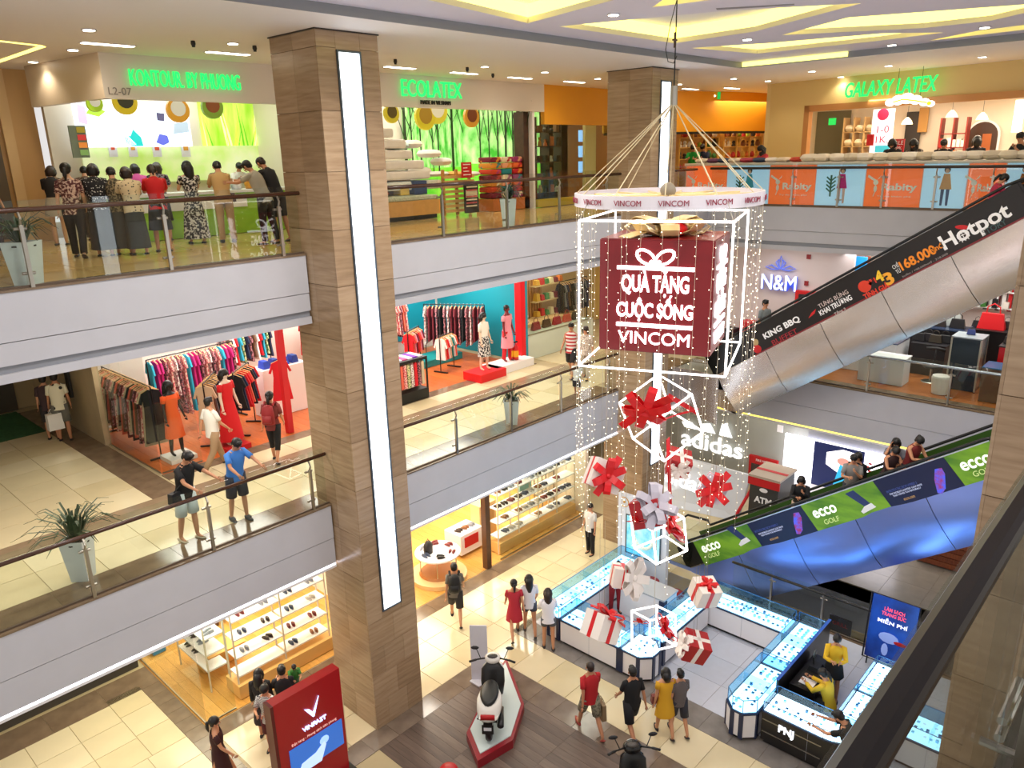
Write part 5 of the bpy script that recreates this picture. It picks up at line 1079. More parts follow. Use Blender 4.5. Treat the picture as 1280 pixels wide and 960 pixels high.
# ================================================================ SHOP SHELLS
WN=[0]
def wall(a,b,m,nm=None): WN[0]+=1; return struct(nm or 'wall_shop_%d'%WN[0],MB().box(a,b),m)
def wseg(p,q,z0,z1,m,th=.12,nm=None):
    p=V((*p,0));q=V((*q,0)); d=(q-p).normalized(); n=V((-d.y,d.x,0))*th; WN[0]+=1
    return struct(nm or 'wall_shop_%d'%WN[0],MB().slab([p+V((0,0,z0)),q+V((0,0,z0)),q+V((0,0,z1)),p+V((0,0,z1))],n),m)
CREAM=mat('e6dccb',.5); WOODW=mat('c9a06a',.35,var=.08,sc=2,st=(1,1,.3)); WARMF=[mat('d9a355',.28,var=.07,sc=3,st=(6,1,1)),mat('cf9848',.28,var=.08,sc=3,st=(6,1,1))]
# ---- ground floor shoe shops
tiles(floor0,5.3,13.95,10.0,17.6,GZ,.24,.002,WARMF,'floor_plank',.012,1.8); tiles(floor0,10.0,13.95,18.3,17.6,GZ,.24,.002,WARMF,'floor_plank',.012,1.85)
wall((5.2,17.7,0),(18.4,17.85,3.5),CREAM); wall((18.3,13.95,0),(18.45,17.7,3.5),CREAM); wall((9.9,15.2,0),(10.0,17.7,3.5),CREAM)
wall((-3,17.1,0),(5.2,17.3,3.5),mat('3f3a33',.5)); wall((-3,12.4,0),(-2.9,17.2,3.5),CREAM)
def glasspane(a,b,z0,z1,lab,th=.012):
    a=V((*a,0));b=V((*b,0)); t=thing('shop_window',lab,'window',((a+b)/2)+V((0,0,z0))); d=(b-a).normalized(); n=V((-d.y,d.x,0))*th
    L=(b-a).length; k=max(1,round(L/1.4))
    for i in range(k): p=a+d*(L*i/k+.005); q=a+d*(L*(i+1)/k-.005); MB().slab([p+V((0,0,z0+.02)),q+V((0,0,z0+.02)),q+V((0,0,z1)),p+V((0,0,z1))],n).build('glass_pane',GLASS,t)
    MB().slab([a+V((0,0,z0+.013)),b+V((0,0,z0+.013)),b+V((0,0,z0+.04)),a+V((0,0,z0+.04))],n*2).build('bottom_rail',STEEL,t); return t
glasspane((5.35,14.0),(5.35,17.6),0,3.45,'glass side wall of the lower left shoe shop'); glasspane((5.35,13.98),(6.0,13.98),0,3.45,'short glass front panel at the corner of the lower left shoe shop')
glasspane((14.3,13.98),(18.3,13.98),0,3.45,'long glass front of the shoe shop with white shelves behind it')
glasspane((8.9,13.98),(10.5,13.98),0,3.45,'glass panel of the shoe shop right behind the near pillar')
t=thing('wooden_post','dark wooden post at the entrance of the shoe shop','post',(13.75,13.98,0)); MB().box((13.66,13.9,.004),(13.84,14.08,3.5)).build('post_body',mat('5b3a26',.35,var=.1),t)
t=thing('wooden_post','thin dark red post beside the near pillar at the shoe shop','post',(10.6,13.6,0)); MB().box((10.55,13.95,.004),(10.63,14.03,3.5)).build('post_body',mat('3a1512',.35),t)
# shoes: one pair mesh
def shoepair(c):
    mb=MB()
    for s in(-1,1):
        mb.loft([((s*.055,0,.0),.038,.12),((s*.055,0,.025),.04,.125),((s*.055,-.01,.05),.034,.105),((s*.055,-.05,.085),.027,.055)],0,10); mb.loft([((s*.055,0,-.001),.041,.128),((s*.055,0,.012),.041,.128)],1,10)
    return mb.mesh('shoe_pair',[mat(c,.5),WHITE],smooth=False)
SHM=[shoepair(c) for c in('3a2a22','1c1a1b','8c8f98','8e5a36','b9b3aa','7a2b2c','3a4660')]
SHN=['brown','black','grey','tan','pale','red','navy']
def shoe_at(p,rz,place):
    k=random.randrange(len(SHM)); o=bpy.data.objects.new('shoe_pair',SHM[k]); COL.objects.link(o); o.location=p; o.rotation_euler=(0,0,rz); tag(o,'pair of %s shoes%s'%(SHN[k],place),'shoes','shoes on the white shop shelves'); return o
def shelving(lab,x0,x1,y,levels,depth=.32,bays=1,frame=None,board=WHITE,place='',shoes=3,zb=0,lit=False,al=0,slope=0):
    """open shelving along x (al=0, at y) or along y (al=1, at x=y)"""
    frame=frame or mat('d9cdb6',.4)
    t=thing('display_shelf',lab,'shelf',((x0+x1)/2,y,zb) if not al else (y,(x0+x1)/2,zb)); F=(lambda u,v,z:(u,v,z)) if not al else (lambda u,v,z:(v,u,z))
    H=levels[-1]+.35
    for k in range(bays+1):
        u=x0+(x1-x0)*k/bays
        for v in(y,y+depth): MB().box(F(u-.015,v-.015,zb+.004),F(u+.015,v+.015,zb+H)).build('upright',frame,t)
    for li,z in enumerate(levels):
        for k in range(bays):
            a=x0+(x1-x0)*k/bays+.02; b=x0+(x1-x0)*(k+1)/bays-.02
            MB().box(F(a,y-.01,zb+z),F(b,y+depth+.01,zb+z+.035)).build('shelf_board',board,t)
            for q in range(shoes):
                if random.random()<.22: continue
                u=a+(b-a)*(q+.5)/shoes; shoe_at(F(u,y+depth*.45,zb+z+.036),random.uniform(-.3,.3)+(pi/2 if al else 0),', %s shelf up, %s bay, %s spot, %s'%(ORD[li],ORD[k],ORD[q],place))
    return t
LV=[.5,.95,1.4,1.85,2.3]
t=shelving('white and wood shelf full of shoes along the glass front of the shoe shop',14.5,18.1,14.25,LV,.35,4,place='long glass front shelf')
MB().box((14.5,14.2,.02),(18.1,14.75,.35)).build('wooden_plinth',mat('e0b066',.4),t)
for k,(c,z) in enumerate((('a8d8cf',1.2),)): MB().box((15.9,14.64,1.3),(16.45,14.68,2.6)).build('mint_panel',mat(c,.3),t)
shelving('wooden shelf with shoes in the lower left shop, just behind the man carrying a child',6.25,8.6,14.25,LV[:4]+[2.3],.38,2,place='lower left shop shelf',shoes=2,board=mat('f3efe8',.4))
MB().box((6.2,14.15,.02),(9.6,14.75,.34)).build('wooden_plinth',mat('e5b76d',.4),None,label='low wooden plinth under the shoe shelf behind the man carrying a child',cat='plinth')
shelving('white stepped shelf with shoes next to the glass side wall of the lower left shop',14.9,16.4,5.9,[.5,.9,1.3],.45,1,place='beside glass side wall',al=1,shoes=4)
tag(MB().box((6.1,15.6,.02),(6.9,16.0,.5)).box((6.1,15.3,.5),(7.0,15.8,.56)).build('wooden_step',mat('dba65a',.4)),'wooden step display near the stepped shelf in the lower left shop','display')
tag(MB().box((6.6,16.6,.9),(7.2,16.64,2.6)).build('mint_panel',mat('a5d6cc',.3)),'pale mint panel standing in the lower left shop','panel')
tag(MB().box((5.6,17.2,.02),(5.9,17.5,.4)).build('blue_stool',mat('3f8fc0',.4)),'small blue box stool at the corner of the lower left shop','stool')
t=thing('lattice_bench','dark wooden lattice screen at the back of the lower left shop','screen',(8.3,17.3,0))
for k in range(8): MB().box((7.2+k*.3,17.2,.02),(7.26+k*.3,17.3,.62)).build('slat',mat('5a3320',.4),t)
for z in(.15,.35,.55): MB().box((7.2,17.19,z),(9.4,17.31,z+.05)).build('rail',mat('5a3320',.4),t)
# round display table
TX,TY=gp(547,689,.78)[:2]
t=thing('round_table','white round table with shoes and a dark bag in the shoe shop entrance','table',(TX,TY,0))
MB().lathe([(.62,.72),(.64,.74),(.64,.78),(.62,.79)],(TX,TY,0),28).build('table_top',WHITE,t,smooth=False); MB().lathe([(.8,.004),(.8,.12),(.74,.13)],(TX,TY,0),28).build('round_plinth',mat('e4c189',.4),t); MB().lathe([(.55,.135),(.5,.2)],(TX,TY,0),24).build('plinth_top',mat('a9682a',.4),t)
for k in range(4): a=pi/4+k*pi/2; MB().tube([(TX+.5*cos(a),TY+.5*sin(a),.2),(TX+.5*cos(a),TY+.5*sin(a),.72)],.015,6).build('leg',STEEL,t)
for k in range(6): a=k*1.05; shoe_at((TX+.42*cos(a),TY+.42*sin(a),.792),a,' on the round white table, %s around its edge'%ORD[k])
t=thing('bag','dark backpack standing on the round white table','bag',(TX-.25,TY+.1,.79)); MB().loft([((TX-.25,TY+.1,.79),.14,.1),((TX-.25,TY+.1,1.05),.15,.1),((TX-.25,TY+.1,1.15),.08,.06)],n=10).build('bag_body',mat('2a2422',.6),t,smooth=True); MB().tube([(TX-.3,TY+.1,1.15),(TX-.25,TY+.1,1.23),(TX-.2,TY+.1,1.15)],.01,5).build('bag_handle',BLACK,t)
shelving('white wall unit with shoes at the left inside the shoe shop',10.8,13.0,16.9,[.5,1.0,1.5,2.0],.35,2,place='inner wall unit')
t=thing('display_cabinet','white cabinet with shoes and a red sale sign just right of the wooden post','cabinet',(14.0,15.2,0)); MB().box((13.6,14.9,.1),(14.5,15.6,.72)).build('cabinet_body',WHITE,t); MB().box((13.75,14.88,.3),(14.3,14.9,.62)).build('red_sign',RED,t); MB().box((14.5,15.0,.004),(15.2,15.4,1.3)).build('wooden_cube',mat('e0bd80',.4),t); MB().box((14.6,14.99,.75),(15.1,15.0,1.2)).build('cube_recess',mat('b98a4a',.5),t)
for q in range(3): shoe_at((13.8+.25*q,15.2,.722),.3,' on the white cabinet, %s from the left'%ORD[q])
t=shelving('dark grey shelf of boxes at the far end of the shoe shop',17.6,18.2,15.2,[.4,.8,1.2,1.6,2.0,2.4],.35,1,frame=mat('77716a',.4),board=mat('8b857c',.4),place='far grey shelf',shoes=2)
# ================================================================ LEVEL ONE CLOTHES SHOPS
wall((6.0,20.3,L1),(18,20.45,8.45),mat('d9cfc6',.5)); wall((17.95,16.1,L1),(18.05,20.3,8.45),mat('1b8fa0',.4))
wall((5.98,19.0,L1),(6.12,23.9,8.45),mat('b7a37f',.35,var=.08,sc=2)); wall((-3,24,L1),(6.1,24.2,8.45),mat('a5906a',.5)); wall((-3,23.6,L1),(3.9,23.7,8.45),mat('1d1a16',.5)); tag(MB().box((4.3,23.9,L1+.01),(5.5,23.98,L1+2.4)).build('dark_door',mat('4a4236',.3)),'dark lift door at the back of the left middle level lobby','door'); tag(MB().box((5.9,20.6,L1+.9),(5.97,20.8,L1+2.2)).build('lift_call_point',mat('2a2622',.4)),'thin dark call panel on the stone wall beside the clothes shop','panel')
wall((-3,12.8,L1),(-2.9,22,8.45),CREAM)
glasspane((6.08,16.15),(6.08,18.95),L1,8.3,'glass side wall of the bright clothes shop at the left'); glasspane((6.1,16.12),(7.0,16.12),L1,L1+1.6,'low glass front panel at the corner of the bright clothes shop')
for a,b,z0,z1,c in((6.4,8.6,6.9,8.0,'1fa6b8'),(8.6,10.6,6.9,8.0,'e88a2a'),(10.6,12.6,6.6,8.2,'2aa7a4'),(12.6,14.2,6.6,8.2,'f0e6e0'),(15.6,17.8,5.3,8.1,'1593a8')): tag(MB().box((a,20.24,z0),(b,20.29,z1)).build('wall_panel',mat(c,.45)),'%s coloured panel on the back wall of the clothes shop'%{'1fa6b8':'turquoise','e88a2a':'orange','2aa7a4':'teal','f0e6e0':'white','1593a8':'deep teal'}[c],'panel')
GC={'magenta':'c0176f','red':'cf1020','dark floral':('2b1d22','noise','c27a82',26),'pink floral':('c94f5e','noise','f0c9b4',24),'white floral':('e6dcd2','noise','8c4f58',24),'black':'17161a','beige':'cdb493','coral':'e0604a','navy':'1e2546','green floral':('d8cf9a','noise','3f6b3c',22),'teal':'157f77','maroon':'6a1424','brown':'6a4630','white':'eee7e0','pink':'e58aa0','grey':'7d7b7c','turquoise':'2ba7c4','orange':'e8762a'}
GMC={}
def garment_mesh(c,L,w=.42,th=.045):
    k=(c,L,w)
    if k in GMC: return GMC[k]
    v=GC[c]; m=mat(v,.8) if isinstance(v,str) else mat(v[0],.8,kind=v[1],c2=v[2],sc=v[3],th=(.47,.55))
    mb=MB(); h=w/2; out=[(-.05,-.06),(-h*.75,-.12),(-h*1.12,-.36),(-h*.92,-.38),(-h*.72,-.26),(-h*.7,-.5),(-h*(.8 if L<.8 else 1.0),-L),(h*(.8 if L<.8 else 1.0),-L),(h*.7,-.5),(h*.72,-.26),(h*.92,-.38),(h*1.12,-.36),(h*.75,-.12),(.05,-.06),(0,-.1)]
    mb.slab([(-th/2,a,b) for a,b in out],(th,0,0)); mb.tube([(0,-h*.78,-.115),(0,0,-.045),(0,h*.78,-.115)],.012,5,1); mb.tube([(0,0,-.04),(0,.0,.01),(0,.03,.03),(0,.045,.005)],.004,4,2)
    GMC[k]=mb.mesh('garment',[m,mat('d7a86a',.5),STEEL]); return GMC[k]
def rack(lab,a,b,z,h,cols,L,place,n=None,posts=True,w=.42,base=True):
    """clothes rail from a to b (xy), garments hang across it"""
    a=V((*a,0));b=V((*b,0)); d=(b-a); Ln=d.length; d=d/Ln; ang=atan2(d.y,d.x); t=thing('clothes_rack',lab,'clothes rack',((a+b)/2)+V((0,0,z)))
    MB().tube([a+V((0,0,z+h)),b+V((0,0,z+h))],.015,6).build('rail',BLACK,t)
    if posts:
        for p in(a,b):
            MB().tube([p+V((0,0,z+.02)),p+V((0,0,z+h+(.0)))],.016,6).build('post',BLACK,t)
            if base: MB().cb(p+V((0,0,z+.022)),(.5,.05,.03),0,MX.Rotation(ang+pi/2,3,'Z')).build('foot',BLACK,t)
    n=n or int(Ln/.11)
    for i in range(n):
        c=cols[i%len(cols)] if len(cols)>1 else cols[0]
        o=bpy.data.objects.new('garment',garment_mesh(c,L if hasattr(L,'real') else L[i%len(L)],w)); COL.objects.link(o); p=a+d*(Ln*(i+.5)/n); o.location=(p.x,p.y,z+h-.0); o.rotation_euler=(0,0,ang+random.uniform(-.12,.12))
        tag(o,'%s garment, %s hanger on the %s'%(c,ORD[i],place),'garment','clothes on hangers')
    return t
def mannequin(lab,p,face,top,bot,hair=None,skin='e9ddd2',h=1.72,base=(.5,.5,.18,'e9e6e4'),pose='stand'):
    t=thing('mannequin',lab,'mannequin',(p[0],p[1],p[2]+base[2]+.006),RD(face-90),None,True,h/1.7); me,J,R=bodymesh(pose,True)
    def ob(nm,m_): o=bpy.data.objects.new(nm,m_); COL.objects.link(o); o.parent=t
    ob('body',cloned(me,mat(skin,.4)))
    for g in(top,bot):
        if g: ob('dress' if g[0].startswith('dress') else ('skirt' if g[0].startswith('skirt') else ('trousers' if g[0]=='trousers' else 'top')),clothes(g[0],pose,True,J).mesh('g',cmat(g[1],g[2] if len(g)>2 else None),smooth=True))
    if hair: ob('wig',hairmb(hair,J,R).mesh('wig',HAIRM['k'],smooth=True))
    x,y,z=p; tag(MB().box((x-base[0]/2,y-base[1]/2,z+.004),(x+base[0]/2,y+base[1]/2,z+base[2])).build('plinth',mat(base[3],.4)),'plinth under the '+lab,'plinth')
    return t
q=gp(224,573,L1); mannequin('mannequin in an orange sleeveless dress with black tights and long black hair',(q.x,q.y,L1),-75,('dress_m','e8581a'),None,'long','1b1718',1.72,(.6,.6,.1,'ded8d2'))
q=gp(292,560,L1); mannequin('mannequin in a long bright red dress with wavy dark hair',(q.x,q.y,L1),-70,('dress_l','d01018'),None,'bob','e6cdb8',1.78,(.6,.6,.12,'c4141a'))
rack('black framed clothes rail beside the glass side wall of the clothes shop',(6.5,17.1),(6.5,19.9),L1,1.7,['black','beige','pink floral','maroon','dark floral','brown','coral'],(1.3,1.4,1.2),'rail beside the glass side wall',26,w=.5)
rack('long clothes rail with magenta and floral dresses behind the red mannequin',(7.0,18.4),(9.3,18.6),L1,2.0,['turquoise','magenta','magenta','dark floral','pink floral','white floral','dark floral','pink floral'],(1.0,1.5,1.55,1.5,1.4),'long rail behind the red mannequin',20)
rack('clothes rail with beige and black garments right of the red mannequin',(7.6,16.9),(8.3,17.7),L1,1.55,['beige','brown','grey','black','black','navy'],(1.15,1.2),'rail right of the red mannequin',9,w=.5)
rack('short clothes rail with navy and red tops behind the woman with the red backpack',(8.4,17.0),(9.2,17.7),L1,1.6,['black','navy','red','red','coral'],(.9,1.0),'rail behind the red backpack',8,w=.5)
rack('high back rail with colourful tops next to the red column',(9.3,19.3),(10.9,19.6),L1,2.05,['dark floral','brown','white','red','turquoise','green floral','navy'],(.8,.9),'high back rail',14)
q=gp(380,478,L1+1.0); tag(bpy.data.objects.new('garment',garment_mesh('red',1.1,.5)),'single long red dress hanging beside the near pillar','garment'); o=[o for o in bpy.data.objects if o.get('label')=='single long red dress hanging beside the near pillar'][0]; COL.objects.link(o); o.location=(9.6,16.9,L1+1.75); o.rotation_euler=(0,0,1.2)
tag(MB().tube([(9.6,16.9,L1+.02),(9.6,16.9,L1+1.75)],.015,6).build('stand',BLACK),'thin black stand of the single red dress','stand')
tag(MB().box((9.5,17.6,L1+.01),(10.8,18.2,L1+1.3)).build('display_counter',mat('ece6e2',.4)),'white counter with blue bags on top beside the near pillar','counter')
for k in range(4): tag(MB().box((9.6+k*.28,17.7,L1+1.31),(9.8+k*.28,18.0,L1+1.5),top=.03).build('blue_bag',mat(('2440a8','1b2f7a')[k%2],.5)),'blue bag on the white counter, %s from the left'%ORD[k],'bag','blue bags on the counter')
tag(MB().slab([(7.0,19.9,L1+2.4),(8.3,19.9,L1+2.4),(8.3,19.9,L1+3.0),(7.0,19.9,L1+2.9)],(0,.03,0)).build('red_banner',RED),'red banner piece hanging above the left racks','banner')
tag(MB().box((9.25,16.2,L1+.01),(9.4,16.35,8.4)).build('red_post',RED),'red post of the clothes shop beside the near pillar','post')
# right part of the shop
t=thing('accessory_stand','black open stand full of patterned scarves at the left of the shop entrance','stand',(12.5,16.6,L1))
q0=gp(498,508,L1); q1=gp(535,497,L1); xa,xb=q1.x-.95,q1.x+.05; ya=q1.y
MB().box((xa,ya,L1+.01),(xb,ya+.8,L1+.3)).box((xa,ya,L1+1.12),(xb,ya+.8,L1+1.2)).build('stand_frame',BLACK,t)
for u in(xa,xb-.04):
    for v in(ya,ya+.76): MB().box((u,v,L1+.3),(u+.04,v+.04,L1+1.12)).build('upright',BLACK,t)
MB().box((xa+.06,ya+.3,L1+.3),(xb-.06,ya+.36,L1+1.1)).build('backboard',mat('8c2a3a',.6,kind='noise',c2='e9d9b0',sc=9,th=(.4,.6)),t)
for k in range(7): c=['coral','pink floral','green floral','white floral','red','dark floral','beige'][k]; v=GC[c]; tag(MB().box((xa+.06+k*.125,ya+.03,L1+.42),(xa+.16+k*.125,ya+.12,L1+1.08),top=.01).build('scarf',cmat(v if isinstance(v,str) else v[0],None if isinstance(v,str) else v[1:])),'%s scarf hanging on the black stand, %s from the left'%(c,ORD[k]),'scarf','scarves on the black stand')
for k in range(5): tag(MB().box((xa+.05+k*.18,ya+.1,L1+1.202),(xa+.2+k*.18,ya+.6,L1+1.23)).build('folded_cloth',mat(('e9e4f2','d84a8a','f4f0ee','7a2ab0','e8e2e0')[k],.7)),'folded %s cloth on top of the black stand'%('lilac','hot pink','white','purple','cream')[k],'cloth')
rack('long back rail with floral red and pink clothes in the right part of the shop',(11.9,19.5),(15.9,19.6),L1,2.0,['red','pink floral','pink floral','dark floral','coral','pink floral','green floral','green floral','black','white floral','white','maroon','maroon','black'],(1.1,1.2,1.0),'long right back rail',34)
q=gp(553,464,L1)
rack('small rail of red tops left of the green garment rail',(q.x-.9,q.y+.5),(q.x-.1,q.y+.9),L1,1.35,['red','coral','pink','maroon'],.75,'small rail of red tops',8,w=.4)
rack('small rail of white, red and teal tops on a black base',(q.x-.15,q.y-.1),(q.x+.6,q.y+.1),L1,1.15,['white','coral','red','white','beige','teal'],.75,'small rail on the black base',8,w=.42)
rack('rail of black floral dresses behind the two mannequins',(16.2,19.0),(17.3,17.3),L1,1.85,['white floral','maroon','maroon','dark floral','black','dark floral'],(1.3,1.2,1.35),'rail behind the two mannequins',16,w=.45)
q=gp(606,462,L1+.25); mannequin('mannequin in cream top and black floral skirt on the red box',(q.x,q.y,L1),-80,('tee','e9dfcf'),('skirt_m','1b1a1e',('noise','e0dcd4',26)),'bob','e3c4a8',1.72,(1.1,.75,.25,'d8121a'))
q=gp(632,452,L1+.25); mannequin('mannequin in a long pink tunic and red trousers on the white plinth',(q.x+.1,q.y,L1),-80,('dress_m','e6909c'),('trousers','cf101c'),'crop','7a1a1e',1.76,(1.7,.7,.25,'ece8e6'))
tag(MB().box((14.9,18.1,L1+.01),(17.0,19.0,L1+.22)).build('teal_platform',mat('1d8f90',.4)),'low teal platform behind the two mannequins','platform')
t=thing('shop_portal','bright red portal frame with magenta top at the right end of the clothes shop','portal',(17.8,16.2,L1)); MB().box((17.72,16.1,L1+.01),(17.94,16.35,8.42)).build('column',mat('e01420',.35),t); MB().box((16.3,16.15,7.95),(17.72,16.35,8.42)).build('lintel',mat('e02aa8',.4),t)
for k,px_ in enumerate((639,645)):
    q=gp(px_,446,L1+.35); t=thing('fire_extinguisher','yellow and red fire extinguisher on the white plinth, %s one'%('left','right')[k],'fire extinguisher',(q.x,q.y,L1+.26),group='fire extinguishers'); MB().lathe([(.07,.0),(.085,.03),(.085,.38),(.03,.48),(.03,.54)],(q.x,q.y,L1+.26),12).build('cylinder',mat('c9181c',.3),t,smooth=True); MB().lathe([(.088,.1),(.088,.3)],(q.x,q.y,L1+.26),12).build('yellow_band',mat('e6a51c',.4),t); MB().cb((q.x,q.y,L1+.83),(.14,.04,.05)).build('handle',BLACK,t)
# bag shop window right of the red portal
wall((18.1,18.2,L1),(24,18.3,8.45),mat('c7a878',.4)); 
t=thing('slat_wall','wall of vertical wooden slats behind the handbags','wall panel',(19.2,17.6,L1))
for k in range(16): MB().box((18.25+k*.14,17.55,L1+.9),(18.33+k*.14,17.62,8.3)).build('slat',mat('b9874e',.45,var=.1),t)
tag(MB().box((18.1,16.15,L1+.01),(21.6,16.9,L1+.82)).build('window_plinth',mat('c9d0bd',.35)),'long pale green plinth of the handbag window','plinth'); tag(MB().box((18.15,16.9,L1+.01),(21.5,17.5,L1+.95)).build('sand_display',mat('d9b27c',.8,var=.2,sc=8)),'sand coloured display bed behind the pale green plinth','display')
glasspane((18.1,16.12),(21.6,16.12),L1+.82,8.4,'glass front of the handbag window')
mb=MB(); mb.loft([((18.55,17.3,6.3),.04,.05),((18.65,17.3,6.8),.16,.08),((18.85,17.3,7.4),.24,.1),((19.05,17.3,7.9),.17,.08),((19.15,17.3,8.25),.06,.05)],n=10); tag(mb.build('black_hanging',mat('17130f',.8),smooth=True),'large black feather shaped hanging in the handbag window','decoration')
BAGC=(('8e1f24',18.95),('5a3a24',19.5),('a8262c',20.05),('c24a38',20.6),('2b2320',21.1))
def handbag(lab,x,y,z,c,s=1.,grp='handbags',rz=0):
    t=thing('handbag',lab,'handbag',(x,y,z),group=grp); T=MX.Translation((x,y,z))@MX.Rotation(rz,4,'Z')@MX.Scale(s,4)
    MB(T).add([(-.18,-.07,0),(.18,-.07,0),(.18,.07,0),(-.18,.07,0),(-.14,-.03,.24),(.14,-.03,.24),(.14,.03,.24),(-.14,.03,.24)],[(0,3,2,1),(4,5,6,7),(0,1,5,4),(1,2,6,5),(2,3,7,6),(3,0,4,7)]).build('bag_body',mat(c,.4),t,bevel=.01); MB(T).tube([(-.09,0,.23),(-.08,0,.33),(0,0,.38),(.08,0,.33),(.09,0,.23)],.01,5).build('bag_handle',mat(c,.4),t); return t
for k,(c,x) in enumerate(BAGC): handbag('handbag on the pale green plinth, %s from the left'%ORD[k],x,16.55,L1+.83,c,1.1,'handbags in the window')
r=random.Random(5); t=thing('flower_bouquet','pale flowers in a vase at the left end of the handbag window','flowers',(18.4,16.6,L1+.83)); MB().lathe([(.05,0),(.08,.1),(.05,.25)],(18.4,16.6,L1+.83),10).build('vase',mat('3a2a24',.3),t,smooth=True)
for k in range(16): MB().ball((18.4+r.uniform(-.2,.2),16.6+r.uniform(-.12,.12),L1+1.15+r.uniform(-.05,.3)),.05,6,4).build('flower',mat(('f0e2dc','e8c2c4')[k%2],.7),t)
r=random.Random(8)
for i in range(18):
    c=('d9a53a','c8342c','4f8a4c','e6d6a8','7a2a2a','e07a3a')[i%6]; x=19.9+(i%6)*.25; z=L1+1.0+(i//6)*.55
    tag(MB().box((x,17.3,z),(x+.18,17.5,z+.16+.1*r.random()),top=.02).build('folded_goods',mat(c,.7)),'%s folded piece, handbag shop wall shelf, %s row up, %s from the left'%({'d9a53a':'yellow','c8342c':'red','4f8a4c':'green','e6d6a8':'cream','7a2a2a':'maroon','e07a3a':'orange'}[c],ORD[i//6],ORD[i%6]),'folded goods')
for k in range(3): tag(MB().box((19.8,17.28,L1+.95+k*.55),(21.5,17.52,L1+.985+k*.55)).build('shelf_board',mat('e0c38c',.4)),'%s lit shelf board up in the handbag shop'%ORD[k],'shelf')
rack('dark clothes rail at the far right end of the left corridor, behind the couple',(21.0,17.2),(22.6,17.2),L1,2.1,['black','grey','navy','brown','black'],(1.1,.9),'far dark rail',14)
wall((-3,12.9,L2),(-2.9,20,ZC),CREAM)
# ================================================================ LEVEL TWO SHOPFRONTS
SB=mat('e2d8cc',.45)
zb1=yp(131,123,15.9).z; zb2=yp(600,137,15.9).z; xe=yp(680,104,15.9).x
wall((6.1,15.9,zb1),(10.9,16.05,ZC),SB); wseg((6.1,15.9),(5.75,18.9),zb1,ZC,mat('dccab2',.45),-.12); wall((10.9,15.9,zb2),(xe,16.05,ZC),SB); wall((xe,15.9,yp(720,156,15.9).z),(22.4,16.05,ZC),mat('e8a01e',.45))
wall((6.0,19.0,L2),(18.3,19.15,ZC),CREAM); wall((10.85,15.95,L2),(11.0,19.0,ZC),CREAM); wall((18.25,15.95,L2),(18.35,19,ZC),WHITE)
wall((-3,19.6,L2),(6.0,19.75,ZC),WOODW)
t=thing('lift_door','dark tall door panel in the wooden wall at the left','door',(4.9,19.5,L2)); 
for a,b,z0,z1,m in((4.35,5.2,L2+.1,L2+2.35,mat('5f5243',.35)),(4.2,5.0,L2+2.55,ZC-.2,mat('6b5b48',.35))): MB().box((a,19.53,z0),(b,19.6,z1)).build('door_panel',m,t)
MB().box((3.95,19.5,L2),(4.2,19.6,ZC)).build('door_frame',mat('d8b583',.35),t); MB().box((5.3,19.5,L2),(5.5,19.6,ZC)).build('door_frame',mat('d8b583',.35),t)
tag(MB().box((2.9,19.5,L2+.9),(3.5,19.58,L2+1.9)).build('picture_frame',mat('c9622a',.4)),'orange framed notice on the wooden wall at the far left','notice')
GREEN=mat('1fe06a',.5,em=1.0)
def sgn(s,pa,pb,Y_,h,m,lab,cat='sign',b=.02,**k): a,b_=yp(*pa,Y_),yp(*pb,Y_); return text(s,(a+b_)/2,(b_-a).length,(1,0,0),(0,0,1),m,None,h,.02,0,'sign_lettering',label=lab,cat=cat,**k)
sgn('KONTOUR. BY PHUONG',(162,97),(300,103),15.84,.3,GREEN,'glowing green letters above the juice bar, left of the near pillar'); sgn('ECOLATEX',(502,109),(577,114),15.84,.4,GREEN,'glowing green shop name above the mattress shop'); sgn('MADE IN VIETNAM',(526,127.5),(563,129),15.84,.1,BLACK,'small black line of text below the glowing green name of the mattress shop',b=0)
text('L2-07',yp(150,114,15.88),.42,(1,0,0),(0,0,1),mat('8a8078',.5),ext=.005,label='tiny grey unit number on the sign board of the juice bar',cat='sign')
def pic(Y_,a,b,m,nm='poster',th=.04): p,q=yp(*a,Y_),yp(*b,Y_); return (min(p.x,q.x),Y_-th,min(p.z,q.z)),(max(p.x,q.x),Y_,max(p.z,q.z))
# juice bar backdrop
a,b=pic(18.98,(246,127),(332,222),0); t=tag(MB().box(a,b).build('grass_poster',mat('8fd01e',.5,em=.5,kind='noise',c2='e9f77a',sc=1.3,st=(2.2,1,.5),th=(.35,.7))),'big bright green grass picture on the back wall of the juice bar','poster')
t2=thing('grass_print','long pale grass blades in the green picture','print',((a[0]+b[0])/2,18.93,a[2])); r=random.Random(2)
for k in range(16):
    x=r.uniform(a[0]+.1,b[0]-.3); w_=r.uniform(.02,.06); h_=r.uniform(.9,2.3); l_=r.uniform(-.4,.5); MB().slab([(x,18.93,a[2]),(x+w_,18.93,a[2]),(x+w_*.6+l_*.5,18.93,a[2]+h_*.6),(x+l_,18.93,a[2]+h_)],(0,.005,0)).build('grass_blade',mat(('b8e84a','5fae1c','eafaa0')[k%3],.5,em=.8),t2)
a,b=pic(18.7,(88,127),(240,183),0); t=thing('led_screen','large bright advertising screen with fruit pictures at the juice bar','screen',((a[0]+b[0])/2,18.7,a[2])); MB().box(a,b).build('screen_panel',mat('dfeaf8',.5,em=1.0),t)
X0,Z0,W_,H_=a[0],a[2],b[0]-a[0],b[2]-a[2]
def sp(pts,c,e=.6,nm='screen_picture'): MB().slab([(X0+u*W_,18.64,Z0+v*H_) for u,v in pts],(0,.012,0)).build(nm,mat(c,.5,em=e),t)
